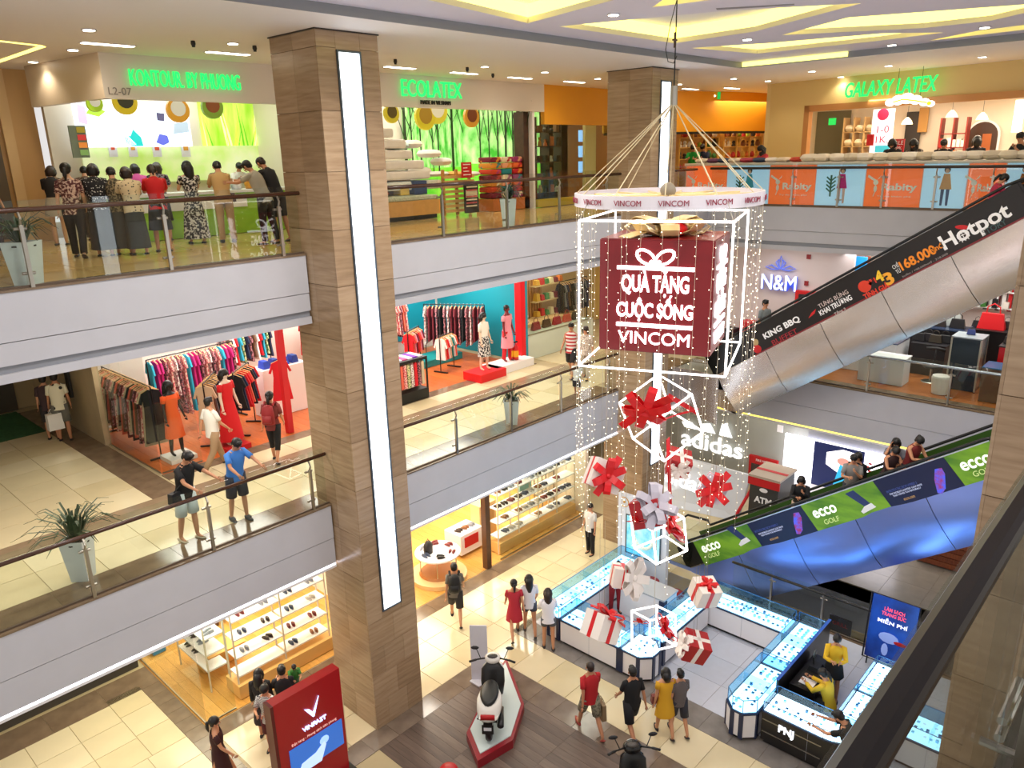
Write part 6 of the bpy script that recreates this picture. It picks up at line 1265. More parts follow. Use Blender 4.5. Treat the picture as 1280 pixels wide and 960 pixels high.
sp([(.15,.02),(.35,.0),(.48,.05),(.4,.3),(.25,.55),(.2,.35)],'ffffff',2); sp([(.4,.02),(.54,.02),(.53,.22),(.47,.4),(.44,.25),(.38,.25)],'18b7b5'); sp([(.18,.28),(.3,.04),(.44,.03),(.4,.08),(.3,.12)],'a58fc4'); sp([(.66,.1),(.72,.03),(.78,.1),(.77,.26),(.7,.3)],'5a63c8'); sp([(.83,.3),(.98,.35),(.98,.6),(.85,.55)],'9fb0c0'); sp([(.1,.75),(.2,.68),(.26,.8),(.16,.95)],'9ccc3a'); sp([(.7,.62),(.76,.6),(.77,.78),(.7,.8)],'4a4664'); sp([(.03,.55),(.1,.5),(.1,.9),(.04,.95)],'c9b8e0')
a,b=pic(18.95,(100,184),(330,222),0); tag(MB().box(a,b).build('menu_wall',mat('bfe06a',.5,em=.3,c2='e9f3c0',sc=1.2)),'pale green menu strip under the big screen','panel')
for k,px_ in enumerate((140,165,195,231)):
    a,b=pic(18.88,(px_-6,180),(px_+7,196),0); t=thing('menu_card','menu card with fruit picture, %s from the left under the big screen'%ORD[k],'menu',((a[0]+b[0])/2,18.88,a[2]),group='menu cards'); MB().box(a,b).build('card',WHITE,t); MB().box((a[0]+.05,a[1]-.01,a[2]+.15),(b[0]-.05,a[1],b[2]-.03)).build('card_picture',mat(('e0552a','e8a030')[k%2],.5),t)
a,b=pic(18.0,(84,157),(112,197),0); t=thing('price_board','narrow colourful price board with a portrait at the left of the juice bar','board',((a[0]+b[0])/2,18,a[2])); MB().box(a,b).build('board',mat('7d8a7a',.5),t)
for k,c in enumerate(('9c8a2a','c93a3a','e08a3a','7aa05a')): MB().box((a[0]+(b[0]-a[0])*.45,a[1]-.01,b[2]-.14-k*.15),(b[0]-.02,a[1],b[2]-.03-k*.15)).build('price_strip',mat(c,.5,em=.3),t)
for k,(px_,py_,r_,c,c2) in enumerate(((156,128,15,'d9c024','3b3a26'),(118,130,10,'a8cf2e','f2f2e0'),(222,138,14,'e0a22a','e9e9d6'),(265,134,13,'7a9a2a','8a4a1c'),(489,142,9,'cdbb2a','5a4a16'),(531,146,12,'d8c62a','b08a2a'),(546,138,12,'e2d23a','f0ead0'),(589,146,9,'d0902a','7a3a1a'))):
    p=yp(px_,py_,16.6); R_=(yp(px_+r_,py_,16.6)-p).length; t=thing('hanging_disc','round hanging fruit sign, %s from the left under the sign boards'%ORD[k],'hanging sign',p-V((0,0,R_)),group='round hanging signs')
    MB().tube([p+V((0,-.04,0)),p+V((0,.04,0))],R_,20).build('disc',mat(c,.4,em=.25),t); MB().tube([p+V((0,-.05,.04)),p+V((0,-.042,.04))],R_*.66,16).build('disc_picture',mat(c2,.4,em=.2),t); MB().tube([p+V((0,0,R_*.9)),(p.x,p.y,13.2)],.006,4).build('hanging_wire',STEEL,t)
t=thing('juice_counter','white and lime green serving counter of the juice bar','counter',(8.3,17.2,L2))
MB().box((6.4,17.0,L2+.01),(10.7,17.6,L2+.92)).build('counter_body',mat('8fc41f',.4),t); MB().box((6.35,16.92,L2+.92),(10.75,17.68,L2+.98)).build('counter_top',WHITE,t); MB().box((6.4,16.97,L2+.6),(9.3,17.0,L2+.88)).build('front_panel',WHITE,t)
for k,(x,c,lab) in enumerate(((9.55,'d89a2a','pineapple pieces in a yellow basket on the juice counter'),(9.95,'4fae3a','green paper bag on the juice counter'),(7.0,'f1f1ee','white juice machine on the counter behind the crowd'),(8.9,'2f9a5a','green drink cup on the juice counter'),(9.2,'e4e4e0','white tray on the juice counter'))): tag(MB().loft([((x,17.2,L2+.985),.11,.1),((x,17.2,L2+1.15),.14,.12),((x,17.2,L2+1.2),.06,.06)],n=12).build('counter_item',mat(c,.5,var=.2,sc=9),smooth=True),lab,'counter item')
# mattress shop
a,b=pic(18.98,(502,136),(674,214),0); b=(b[0],b[1],zb2+.6); FOR=mat('3da82c',.6,em=.55,kind='noise',c2='d9ffb0',sc=2.2,st=(3,1,.8),th=(.35,.72))
tag(MB().box(a,b).build('forest_poster',FOR),'backlit picture of a bright green forest on the back wall of the mattress shop','poster')
a2,b2=pic(18.96,(502,205),(674,226),0); tag(MB().box((a[0],18.92,L2+.2),(b[0],18.95,a2[2]+.6)).build('meadow_print',mat('66d82a',.6,em=.35,c2='a8f05a',sc=2)),'bright meadow strip at the foot of the forest picture','poster')
t=thing('forest_print','dark tree trunks printed on the forest picture','print',((a[0]+b[0])/2,18.9,L2+1)); r=random.Random(4)
for k,(px_,w_) in enumerate(((507,.12),(515,.05),(526,.05),(541,.03),(548,.05),(566,.1),(582,.05),(597,.03),(612,.03),(632,.09),(648,.14),(661,.05))):
    x=yp(px_,180,18.9).x; MB().slab([(x-w_/2,18.9,L2+1.1),(x+w_/2,18.9,L2+1.1),(x+w_*.4,18.9,zb2+.5),(x-w_*.4,18.9,zb2+.5)],(0,.01,0)).build('tree_trunk',mat('2c3a1c',.6,em=.08),t)
    for s in(-1,1): MB().slab([(x,18.89,L2+2.0+.3*(k%3)),(x+.03,18.89,L2+2.05+.3*(k%3)),(x+s*.45,18.89,zb2+.4),(x+s*.42,18.89,zb2+.4)],(0,.008,0)).build('branch',mat('33461f',.6,em=.08),t)
tag(MB().box((18.02,16.1,L2+.01),(18.24,16.5,zb2)).build('dark_trunk_column',mat('4a2f1e',.6,var=.2)),'dark trunk coloured column at the right of the forest picture','column')
tag(MB().box((18.2,16.5,L2+.9),(18.245,18.97,ZC-.4)).build('forest_poster',FOR),'bright green forest picture on the side wall of the mattress shop','poster'); tag(MB().box((18.18,16.5,L2+.3),(18.2,18.97,L2+1.35)).build('meadow_print',mat('66d82a',.6,em=.35,c2='a8f05a',sc=2)),'bright meadow strip at the foot of the side forest picture','poster')
t=thing('forest_print','dark tree trunks printed on the side forest picture','print',(18.17,17.7,L2+1))
for px_,w_ in((600,.05),(611,.04),(622,.05),(632,.08),(641,.05),(648,.16),(656,.05)):
    y_=xp(px_,180,18.17).y; MB().slab([(18.17,y_-w_/2,L2+1.2),(18.17,y_+w_/2,L2+1.2),(18.17,y_+w_*.4,zb2+.4),(18.17,y_-w_*.4,zb2+.4)],(.01,0,0)).build('tree_trunk',mat('2c3a1c',.6,em=.08),t)
    for s in(-1,1): MB().slab([(18.16,y_,L2+2.0),(18.16,y_+.03,L2+2.05),(18.16,y_+s*.3,zb2+.3),(18.16,y_+s*.27,zb2+.3)],(.008,0,0)).build('branch',mat('33461f',.6,em=.08),t)

PIL=mat('e9e2da',.8,var=.03)
def pillow(lab,x,y,z,sx,sy,sz,c=None,grp='white pillows and mattresses',rz=0,nm='pillow'):
    T=MX.Translation((x,y,z+sz))@MX.Rotation(rz,4,'Z'); mb=MB(T)
    n=8; vs=[]
    for s in(1,-1):
        for i in range(n+1):
            for j in range(n+1):
                u,v=i/n*2-1,j/n*2-1; h=(max(0,(1-u**4)*(1-v**4)))**.5; vs.append((u*sx*(1-.06*abs(v)**3),v*sy*(1-.06*abs(u)**3),s*h*sz))
    k=(n+1)**2; fs=[(o+i*(n+1)+j,o+(i+1)*(n+1)+j,o+(i+1)*(n+1)+j+1,o+i*(n+1)+j+1) for o in(0,k) for i in range(n) for j in range(n)]
    mb.add(vs,fs); o=mb.build(nm,mat(c,.8) if c else PIL,None,smooth=True); return tag(o,lab,'pillow' if nm=='pillow' else 'mattress',grp)
for k in range(6): tag(MB().box((12.2+.04*(k%2),16.5,L2+.75+k*.27),(15.0-.3*k-.1*(k%2),17.9,L2+.98+k*.27)).build('mattress',PIL,None,bevel=.05),'thick white mattress, %s from the bottom of the tall pile'%ORD[k],'mattress','stacked mattresses')
for k,(px_,py_,s) in enumerate(((503,180,.32),(522,178,.26),(545,190,.3),(533,212,.28),(560,200,.24))): q=yp(px_,py_,16.9); pillow('puffy %s pillow on the mattress pile, %s from the left'%(('pale blue' if k==0 else 'white'),ORD[k]),q.x,17.2,q.z-.15,s,.3,.11,'b9c6c4' if k==0 else None)
for k in range(3): q=yp(550+k*20,216,16.6); pillow('flat white pillow on the slatted rack, %s from the left'%ORD[k],q.x,16.8,q.z-.1,.35,.3,.07,'e6b45a' if k==1 else None)
t=thing('bed_frame','light wooden bed with patterned bedding at the left of the mattress shop','bed',(13.0,16.1,L2)); q0=yp(488,276,16.0); q1=yp(550,272,16.0)
MB().box((12.0,15.95,L2+.12),(q1.x,17.2,L2+.5)).build('bed_box',mat('d99f55',.4,var=.06),t); MB().box((12.0,15.98,L2+.5),(q1.x-.05,17.15,L2+.62)).build('mattress',mat('d8d2bd',.8,kind='noise',c2='aab09a',sc=30),t,bevel=.03); MB().box((q1.x-1.1,17.15,L2+.3),(q1.x,17.25,L2+1.25)).build('headboard',mat('cf8f42',.4),t); MB().box((12.1,16.0,L2+.01),(q1.x-.1,17.1,L2+.12)).build('bed_base',DARK,t)
pillow('long orange bolster on the wooden bed',12.7,16.5,L2+.63,.35,.12,.08,'d86a24'); tag(MB().box((13.9,16.4,L2+.63),(14.35,16.7,L2+.98)).build('blue_box',mat('1c2a66',.5)),'dark blue box standing on the wooden bed','box'); tag(MB().box((13.5,16.5,L2+.63),(13.8,16.8,L2+.9)).build('yellow_box',mat('e0b84a',.5)),'yellow box standing on the wooden bed','box')
t=thing('slatted_rack','light wooden slatted rack right of the bed','rack',(15.3,16.2,L2)); xa=yp(555,250,16.1).x
for k in range(8): MB().box((xa,16.05,L2+.1+k*.13),(xa+1.15,16.1,L2+.18+k*.13)).build('slat',mat('dfae6c',.4),t)
for k in range(3): MB().box((xa+.5*k,16.1,L2+.01),(xa+.06+.5*k,16.18,L2+1.25)).build('upright',mat('c98f4a',.4),t)
def easel(lab,px0,px1,py0,py1,Y_,c,lines,lc):
    a=yp(px0,py0,Y_); b=yp(px1,py1,Y_); t=thing('sign_board',lab,'sign',((a.x+b.x)/2,Y_,b.z)); MB().box((a.x,Y_,b.z),(b.x,Y_+.03,a.z)).build('board',mat(c,.4),t)
    for k in range(lines): z=b.z+(a.z-b.z)*(k+.8)/(lines+.6); MB().box((a.x+.05,Y_-.006,z),(b.x-.05-.06*(k%3),Y_,z+(a.z-b.z)*.25/lines)).build('text_line',mat(lc,.5),t)
    return t
easel('red sign card on top of the slatted rack',577,590,203,222,15.9,'c4161c',4,'f3e3d8')
t=easel('black framed price board in front of the slatted rack',580,599,228,265,15.7,'2a2422',1,'e8d9c0'); 
for k in range(7): 
    a=yp(583,233+k*4,15.69); b=yp(596,233+k*4,15.69); MB().box((a.x,15.68,a.z-.04),(b.x,15.69,a.z)).build('text_line',mat(('e8d4b8','c9585a')[k%2],.5),t)
BC_=['7a1c30','e0662a','e9d9b8','c8421e','a0326a','1d7f88','d98a2a','b8141e','e6a07a']
t=thing('low_plinth','low wooden base under the folded blankets','base',(17.2,16.4,L2)); xb=yp(617,270,16.1).x; xc=yp(669,262,16.1).x; MB().box((xb,16.1,L2+.01),(xc,16.8,L2+.36)).build('base_body',mat('c9733a',.4,var=.06),t)
for c in range(4):
    for k in range(7):
        w_=(xc-xb)/4; x=xb+w_*c+.02; z=L2+.37+k*.17; cc=BC_[(c*2+k*3)%9]; tag(MB().box((x,16.15,z),(x+w_-.04,16.7,z+.155)).build('folded_blanket',mat(cc,.85,kind='noise',c2=BC_[(c+k)%9],sc=3,th=(.55,.6)),None,bevel=.04),'folded %s blanket, %s column from the left, %s from the bottom'%({'7a1c30':'burgundy','e0662a':'orange','e9d9b8':'cream','c8421e':'rust','a0326a':'purple','1d7f88':'teal','d98a2a':'amber','b8141e':'red','e6a07a':'salmon'}[cc],ORD[c],ORD[k]),'blanket','folded blankets')
# dark gift shop under the orange board
wall((18.35,19.2,L2),(24,19.35,ZC),mat('4a3018',.5)); wall((22.3,15.95,L2),(23.4,16.1,ZC),BLACK); glasspane((18.4,15.98),(22.3,15.98),L2,12.4,'glass front of the dark gift shop under the orange board')
tag(MB().box((18.4,15.9,L2+.02),(21.8,16.0,L2+.25)).build('yellow_sill',mat('c9b23a',.5)),'yellow strip at the foot of the gift shop window','sill'); tag(MB().box((21.3,16.3,L2+.01),(21.9,16.4,12.4)).build('cream_board',mat('e0cf96',.5)),'cream vertical panel at the right side of the gift shop window','panel')
tag(MB().box((19.6,18.3,11.0),(20.6,18.35,12.2)).build('bright_window',mat('cfe4e0',.5,em=.9)),'bright window like screen inside the dark gift shop','screen')
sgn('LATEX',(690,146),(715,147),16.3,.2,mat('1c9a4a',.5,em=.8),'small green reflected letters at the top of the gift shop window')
def goods(xs,ys,zs,lab,grp,cols,seed,al=0,kinds=('jar','box','figurine')):
    r=random.Random(seed); names=['dark','gold','red','green','white','brown','blue','orange','black','yellow']; cd={'dark':'33241c','gold':'c79a3c','red':'b3261e','green':'3f7a35','white':'e8e2d6','brown':'7a4a26','blue':'2f6fb0','orange':'d9702a','black':'18161a','yellow':'dcc04a'}
    for zi,z in enumerate(zs):
        for xi,x in enumerate(xs):
            c=r.choice(cols); kd=r.choice(kinds); h=r.uniform(.14,.34); y=ys if not hasattr(ys,'__len__') else ys[xi%len(ys)]
            p=(x,y,z) if not al else (y,x,z); mb=MB()
            if kd=='jar': mb.lathe([(.05,0),(.08,.03),(.09,h*.5),(.05,h*.8),(.06,h)],p,8)
            elif kd=='box': mb.cb((p[0],p[1],p[2]+h*.45),(.16,.14,h*.9))
            else: mb.lathe([(.07,0),(.06,h*.4),(.03,h*.62)],p,8); mb.ball((p[0],p[1],p[2]+h*.8),.05,7,5)
            tag(mb.build(kd,mat(cd[c],.45)),'%s %s %s, %s row up, %s along'%(c,kd,lab,ORD[zi],ORD[xi] if xi<20 else 'last'),kd,grp)
def openshelf(lab,x0,x1,y,zs,m,al=0,d=.35,divs=4,top=None):
    t=thing('shelving_unit',lab,'shelf',((x0+x1)/2,y,zs[0]) if not al else (y,(x0+x1)/2,zs[0])); F=(lambda u,v,z:(u,v,z)) if not al else (lambda u,v,z:(v,u,z))
    for z in zs: MB().box(F(x0,y-d/2,z-.03),F(x1,y+d/2,z)).build('shelf_board',m,t)
    for k in range(divs+1): u=x0+(x1-x0)*k/divs; MB().box(F(u-.02,y-d/2,zs[0]-.03),F(u+.02,y+d/2,top or zs[-1]+.45)).build('upright',m,t)
    return t
ZS=[L2+.35,L2+.85,L2+1.35,L2+1.85,L2+2.3]
openshelf('dark shelf with crafts inside the gift shop under the orange board',18.6,21.2,17.4,ZS,mat('3a2414',.5)); goods([18.75+.29*k for k in range(9)],17.35,ZS,'on the dark craft shelf','crafts in the gift shop',['dark','gold','brown','orange','white','black'],11)
for k in range(3): tag(MB().box((23.5,18.2,L2+.9+k*.55),(24.3,18.3,L2+1.3+k*.55)).build('small_screen',mat('7fb0e6',.5,em=1.0)),'small blue lit panel behind the second pillar, %s from the bottom'%ORD[k],'screen')
# orange corner shop right of the second pillar
zo=xp(900,142,25.6).z
p0,p1,p2,p3=(22.6,16.5),(25.2,15.0),(27.2,14.2),(29.8,13.7)
OR=mat('ec9f16',.45)
for a,b in((p0,p1),(p1,p2),(p2,p3)): wseg(a,b,11.95,ZC,OR); wseg(a,b,11.87,11.95,BLACK,-.06)
wall((22.4,19.2,L2),(32,19.35,ZC),mat('9a6a34',.5)); wall((31.8,4,L2),(31.95,19.3,ZC),mat('b98a4c',.5))
text('\u25b6',xp(892,120,26.5),.2,(0,-1,0),(0,0,1),mat('eafff0',.5,em=2),label='tiny white arrow on the green exit sign',cat='sign',ext=.01); q=xp(892,120,26.62); tag(MB().box((q.x,q.y-.25,q.z-.12),(q.x+.05,q.y+.25,q.z+.12)).build('exit_sign',mat('0c8f3a',.5,em=1.2)),'small green exit sign on the orange board','exit sign')
GW_=mat('d9a850',.4)
ZS2=[L2+.9,L2+1.3,L2+1.7,L2+2.05]
for k,(a,b,c) in enumerate((((23.4,16.3),(25.0,15.4),5),((25.4,15.2),(27.0,14.5),6),((27.2,14.4),(29.4,13.95),7))):
    va,vb=V((*a,0)),V((*b,0)); d=(vb-va).normalized(); n=V((-d.y,d.x,0)); t=thing('shelving_unit','golden lit shelf of the orange corner shop, %s from the left'%ORD[k],'shelf',(va+vb)/2+V((0,0,L2)))
    for z in ZS2: MB().slab([va+V((0,0,z-.03)),vb+V((0,0,z-.03)),vb+V((0,0,z)),va+V((0,0,z))],n*.35).build('shelf_board',GW_,t)
    for q in range(4): p=va.lerp(vb,q/3); MB().slab([p+V((0,0,L2+.01)),p+d*.06+V((0,0,L2+.01)),p+d*.06+V((0,0,12.0)),p+V((0,0,12.0))],n*.35).build('upright',GW_,t)
    cnt=8; pts=[va.lerp(vb,(q+.5)/cnt)+n*.1 for q in range(cnt)]; r=random.Random(20+k)
    goods([0]*0,0,[],'','',[],1)
    for zi,z in enumerate(ZS2):
        for xi,p in enumerate(pts):
            cc=r.choice(['c79a3c','3f7a35','b3261e','7a4a26','d9702a','33241c','e8e2d6','8fae3a']); h=r.uniform(.16,.32); mb=MB()
            if r.random()<.5: mb.lathe([(.06,0),(.1,.05),(.09,h*.6),(.04,h)],(p.x,p.y,z),8)
            else: mb.lathe([(.08,0),(.07,h*.4),(.03,h*.6)],(p.x,p.y,z),8).ball((p.x,p.y,z+h*.8),.07,7,5)
            tag(mb.build('ornament',mat(cc,.45)),'%s ornament on the %s golden shelf from the left, %s row up, %s along'%({'c79a3c':'gold','3f7a35':'green','b3261e':'red','7a4a26':'brown','d9702a':'orange','33241c':'dark','e8e2d6':'cream','8fae3a':'olive'}[cc],ORD[k],ORD[zi],ORD[xi]),'ornament','ornaments in the orange corner shop')
# galaxy latex shop
YW=mat('e2c98a',.45)
g0,g1,g2=(25.3,11.8),(23.9,4.6),(23.3,1.0)
def gw(px_,py_):
    # point on the shop wall line seen at the pixel
    r_=ray(px_,py_); a=V((*g0,0)); d=(V((*g1,0))-a).normalized(); n=V((-d.y,d.x,0)); k=n.dot(a)/n.dot(r_); p=r_*k; p.z+=EZ; return p
gd=(V((*g1,0))-V((*g0,0))).normalized()
zt=gw(1100,131).z; A=gw(1005,140); B=gw(1275,121)
wseg(g0,(g2[0]+.2,g2[1]),zt+.12,ZC,YW,.15); wseg(g0,(A.x,A.y),L2,zt+.12,YW,.15); wseg(g0,(g0[0]+6,g0[1]+1.6),L2,ZC,YW,.12)
WF=mat('c98f55',.4)
Pn=lambda s: V((*g0,0))+gd*s
sA=(A-V((*g0,A.z))).dot(gd); sB=9.2
for a,b,z0,z1 in((sA,sA+.18,L2,zt+.12),(sA,sB+1,zt-.06,zt+.12)): p,q=Pn(a),Pn(b); wseg((p.x,p.y),(q.x,q.y),z0,z1,WF,.2)
wall((29.3,1,L2),(29.45,12.5,ZC),mat('e9dfd0',.5))
p=gw(1058,113); q=gw(1173,104); text('GALAXY LATEX',(p+q)/2-V((.08,0,0)),(q-p).length*1.0,gd,(0,0,1),GREEN,None,.42,.02,.006,'sign_lettering',shear=.15,label='glowing green letters above the latex pillow shop on the right',cat='sign')
XB_=27.6
def xpic(a,b,X_,m,nm,lab,cat,th=.05,**k): p,q=xp(*a,X_),xp(*b,X_); return tag(MB().box((X_,min(p.y,q.y),min(p.z,q.z)),(X_+th,max(p.y,q.y),max(p.z,q.z))).build(nm,m),lab,cat)
wall((28.0,1.0,L2),(28.1,11.9,ZC),mat('e4d6c4',.5)); 
xpic((1022,140),(1058,200),27.9,mat('6f6a55',.5),'doorway','grey green doorway panel inside the latex pillow shop','door'); xpic((1036,148),(1044,156),27.85,mat('1fae4a',.5,em=1.2),'exit_sign','tiny green exit sign inside the latex pillow shop','exit sign')
p=xp(1057,140,27.2); q=xp(1090,196,27.2)
t=openshelf('cream shelf of pillows left inside the latex pillow shop',q.y,p.y,27.4,[L2+.6,L2+1.1,L2+1.6,L2+2.05],mat('d8b27a',.4),1,.5,3)
for zi,z in enumerate([L2+.6,L2+1.1,L2+1.6,L2+2.05]):
    for k in range(3): pillow('cream pillow, left shelf of the latex shop, %s row up, %s from right'%(ORD[zi],ORD[k]),27.35,q.y+(p.y-q.y)*(k+.5)/3,z,.2,(p.y-q.y)/7,.11,'f1e2c0')
xpic((1092,137),(1112,197),25.6,mat('f4ecf2',.5,em=.8),'tall_poster','tall white poster with pink emblem in the latex pillow shop','poster'); 
q=xp(1104,143,25.55); tag(MB().ball((q.x,q.y,q.z),(.01,.17,.17),14,8).build('poster_emblem',mat('c92a5a',.5)),'round pink emblem at the top of the tall white poster','print'); text('1-0\n1K.',xp(1103,168,25.58),.35,(0,-1,0),(0,0,1),mat('d84a6a',.5),h=.5,ext=.003,label='pink figures on the tall white poster',cat='print'); xpic((1094,182),(1111,190),25.57,mat('3fb8c9',.5,em=.5),'poster_print','turquoise pillow print at the bottom of the tall white poster','print')
xpic((1084,168),(1091,182),25.2,RED,'red_card','small red sale card left of the tall white poster','sign'); xpic((1115,174),(1129,190),23.9,mat('b3262a',.5,em=.2),'red_board','red and white price board among the pillows','sign'); text('SALE\n50%',xp(1122,182,23.87),.28,(0,-1,0),(0,0,1),WT,h=.26,ext=.003,label='white sale lettering on the red price board',cat='sign')
xpic((1150,135),(1158,165),27.8,mat('b8863f',.5),'wood_board','wooden square panel behind the cloud sign','panel'); xpic((1134,140),(1147,190),27.85,mat('2f2722',.5),'dark_opening','dark opening between posters in the latex pillow shop','door')
p=xp(1177,148,27.0); q=xp(1204,190,27.0)
openshelf('red shelf with packed goods in the latex pillow shop',q.y,p.y,27.2,[L2+.7,L2+1.1,L2+1.5,L2+1.9],mat('8a2a20',.5),1,.4,2)
goods([q.y+(p.y-q.y)*(k+.5)/6 for k in range(6)],27.1,[L2+.7,L2+1.1,L2+1.5],'on the red shelf','packs on the red shelf',['red','orange','white'],7,1,('box',))
t=thing('arched_mirror','arched mirror with warm reflection at the right of the latex pillow shop','mirror',(27.9,5.6,L2+.9)); p=xp(1213,153,27.9); q=xp(1244,195,27.9); yc=(p.y+q.y)/2; rw=(p.y-q.y)/2
def arch(r_,zb,zt_,x): return [(x,yc+r_,zb),(x,yc-r_,zb)]+[(x,yc-r_*cos(pi*k/12),zt_-r_+r_*sin(pi*k/12)) for k in range(13)]
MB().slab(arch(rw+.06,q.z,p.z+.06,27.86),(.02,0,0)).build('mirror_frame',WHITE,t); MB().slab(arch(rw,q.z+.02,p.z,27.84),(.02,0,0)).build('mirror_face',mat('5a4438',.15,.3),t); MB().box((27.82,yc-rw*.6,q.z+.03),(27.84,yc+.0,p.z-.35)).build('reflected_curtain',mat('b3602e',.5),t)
t=thing('cloud_sign','glowing cloud shaped hanging sign under the green letters','hanging sign',gw(1146,128)-V((.8,0,.2)))
c=gw(1146,128)-V((.8,0,0)); CL=mat('fff7e6',.5,em=2)
for dy,dz,r_ in((.45,.0,.1),(.25,.05,.13),(.02,.08,.14),(-.2,.03,.12),(-.42,-.04,.1),(-.58,-.09,.08)): MB().ball((c.x,c.y+dy,c.z+dz),(.07,r_*1.35,r_),12,8).build('cloud_lobe',CL,t,smooth=True)
MB().tube([(c.x-.09,c.y+.35,c.z+.0),(c.x-.09,c.y+.1,c.z+.06),(c.x-.09,c.y-.25,c.z-.0),(c.x-.09,c.y-.5,c.z-.06)],.02,5).build('orange_stroke',mat('ff9a1c',.5,em=1.5),t); MB().ball((c.x-.08,c.y-.56,c.z-.08),(.03,.06,.05)).build('yellow_dot',mat('ffd21c',.5,em=1.5),t)
for s in(.3,-.3): MB().tube([(c.x,c.y+s,c.z+.05),(c.x,c.y+s,ZC)],.006,4).build('hanging_wire',BLACK,t)
for k,(px_,py_) in enumerate(((1134,152),(1190,143),(1228,146))):
    q=xp(px_,py_,26.3); t=thing('pendant_lamp','warm glowing pendant lamp inside the latex shop, %s from the left'%ORD[k],'lamp',q,group='pendant lamps'); MB().lathe([(.16,-.08),(.12,.02),(.03,.12)],tuple(q),10).build('lamp_shade',mat('ffe2a0',.5,em=2.5),t); MB().tube([q+V((0,0,.1)),(q.x,q.y,ZC-.2)],.006,4).build('cord',BLACK,t)
xpic((1270,125),(1276,165),27.5,mat('fff3d0',.5,em=2.2),'lit_strip','bright vertical light at the right edge of the latex shop','light')
# poster counter on the slab edge
t=thing('poster_counter','long counter clad in alternating orange and pale blue childrenswear posters, on the upper right edge','counter',(22.5,8,L2))
ytop=xp(857,203,22.05).y
MB().box((22.1,-1,L2+.01),(23.0,ytop,L2+1.14)).build('counter_body',mat('d8cfc4',.5),t); MB().box((22.04,-1,L2+1.14),(23.05,ytop+.02,L2+1.2)).build('counter_top',mat('e9e0d2',.4),t)
edges=[857,908,961,1019,1081,1152,1208,1255,1300]; PO=mat('ec6c34',.5,em=.35); PB=mat('a8cdea',.5,em=.35)  # emission put into both poster colours in place of light on their fronts
yy=[xp(x,231,22.05).y for x in edges]
for k in range(len(edges)-1):
    c=PO if k%2==0 else PB; MB().box((22.05,yy[k+1]+.015,L2+.03),(22.1,yy[k]-.015,L2+1.12)).build('poster_panel',c,t); ym=(yy[k]+yy[k+1])/2; w_=yy[k]-yy[k+1]
    if k%2==0:
        text('Rabity',(22.04,ym-.12*w_,L2+.52),w_*.62,(0,-1,0),(0,0,1),WT,t,h=.24,ext=.005,bold=.03); text('Tự do khám phá',(22.04,ym-.06,L2+.3),w_*.6,(0,-1,0),(0,0,1),WT,t,h=.05,ext=.004)
        m=MB(); yb=ym+.3*w_; m.ball((22.04,yb,L2+.66),(.01,.07,.07)).ball((22.04,yb,L2+.5),(.01,.045,.09)); m.slab([(22.035,yb-.02,L2+.72),(22.035,yb+.2,L2+.86),(22.035,yb+.22,L2+.8),(22.035,yb+.02,L2+.68)],(.005,0,0)); m.slab([(22.035,yb-.02,L2+.72),(22.035,yb-.12,L2+.85),(22.035,yb-.1,L2+.78)],(.005,0,0)); m.tube([(22.04,yb,L2+.42),(22.04,yb+.04,L2+.3)],.012,4).build('rabbit_logo',WT,t)
    else:
        dress,leg,hairc={1:('3fa9c9','8fb8d0','1c1816'),3:('d81f8c','e6b8a8','1c1210'),5:('e0a05a','27407a','3a2418'),7:('c9702e','40507a','1c1816')}[k]
        m=MB(); y_=ym-.05*w_
        MB().ball((22.04,y_,L2+.98),(.012,.075,.085),10,8).build('printed_hair',mat(hairc,.5),t); MB().ball((22.035,y_,L2+.955),(.012,.05,.06),10,8).build('printed_face',mat('e3b596',.5),t)
        MB().slab([(22.038,y_-.07,L2+.88),(22.038,y_+.07,L2+.88),(22.038,y_+.14,L2+.5),(22.038,y_-.14,L2+.5)],(.006,0,0)).build('printed_clothes',mat(dress,.5),t)
        for s in(-1,1): MB().slab([(22.038,y_+s*.02,L2+.5),(22.038,y_+s*.1,L2+.5),(22.038,y_+s*.09,L2+.1),(22.038,y_+s*.04,L2+.1)],(.006,0,0)).build('printed_legs',mat(leg,.5),t)
        if k in(1,3): 
            y2=y_+.3; mb=MB(); mb.tube([(22.04,y2,L2+.28),(22.04,y2,L2+.85)],.025,5)
            for q in range(4): mb.tube([(22.04,y2,L2+.4+q*.1),(22.04,y2+.12,L2+.5+q*.1)],.02,5).tube([(22.04,y2,L2+.4+q*.1),(22.04,y2-.12,L2+.5+q*.1)],.02,5)
            mb.build('printed_plant',mat('2f6f5a',.5),t)
r=random.Random(9); cs=['33405f','a8324a','e8e0d8','d8b23a','6a3a5a','b3a08a','c4452e','e6d6c0']
for k in range(26):
    y_=ytop-.3-k*.38
    if y_<.5: break
    c=r.choice(cs) if k<9 else r.choice(['efe6d8','e6dcc8','f2ece2','d9cdb8']); pillow('%s on the poster counter, %s from its left end'%(('small rolled cloth' if k<9 else 'soft pale pillow'),ORD[k] if k<20 else '%dth'%(k+1)),22.55,y_,L2+1.2,.2,.2 if k<9 else .26,.07 if k<9 else .11,c,'goods lying on the poster counter',r.uniform(0,3))
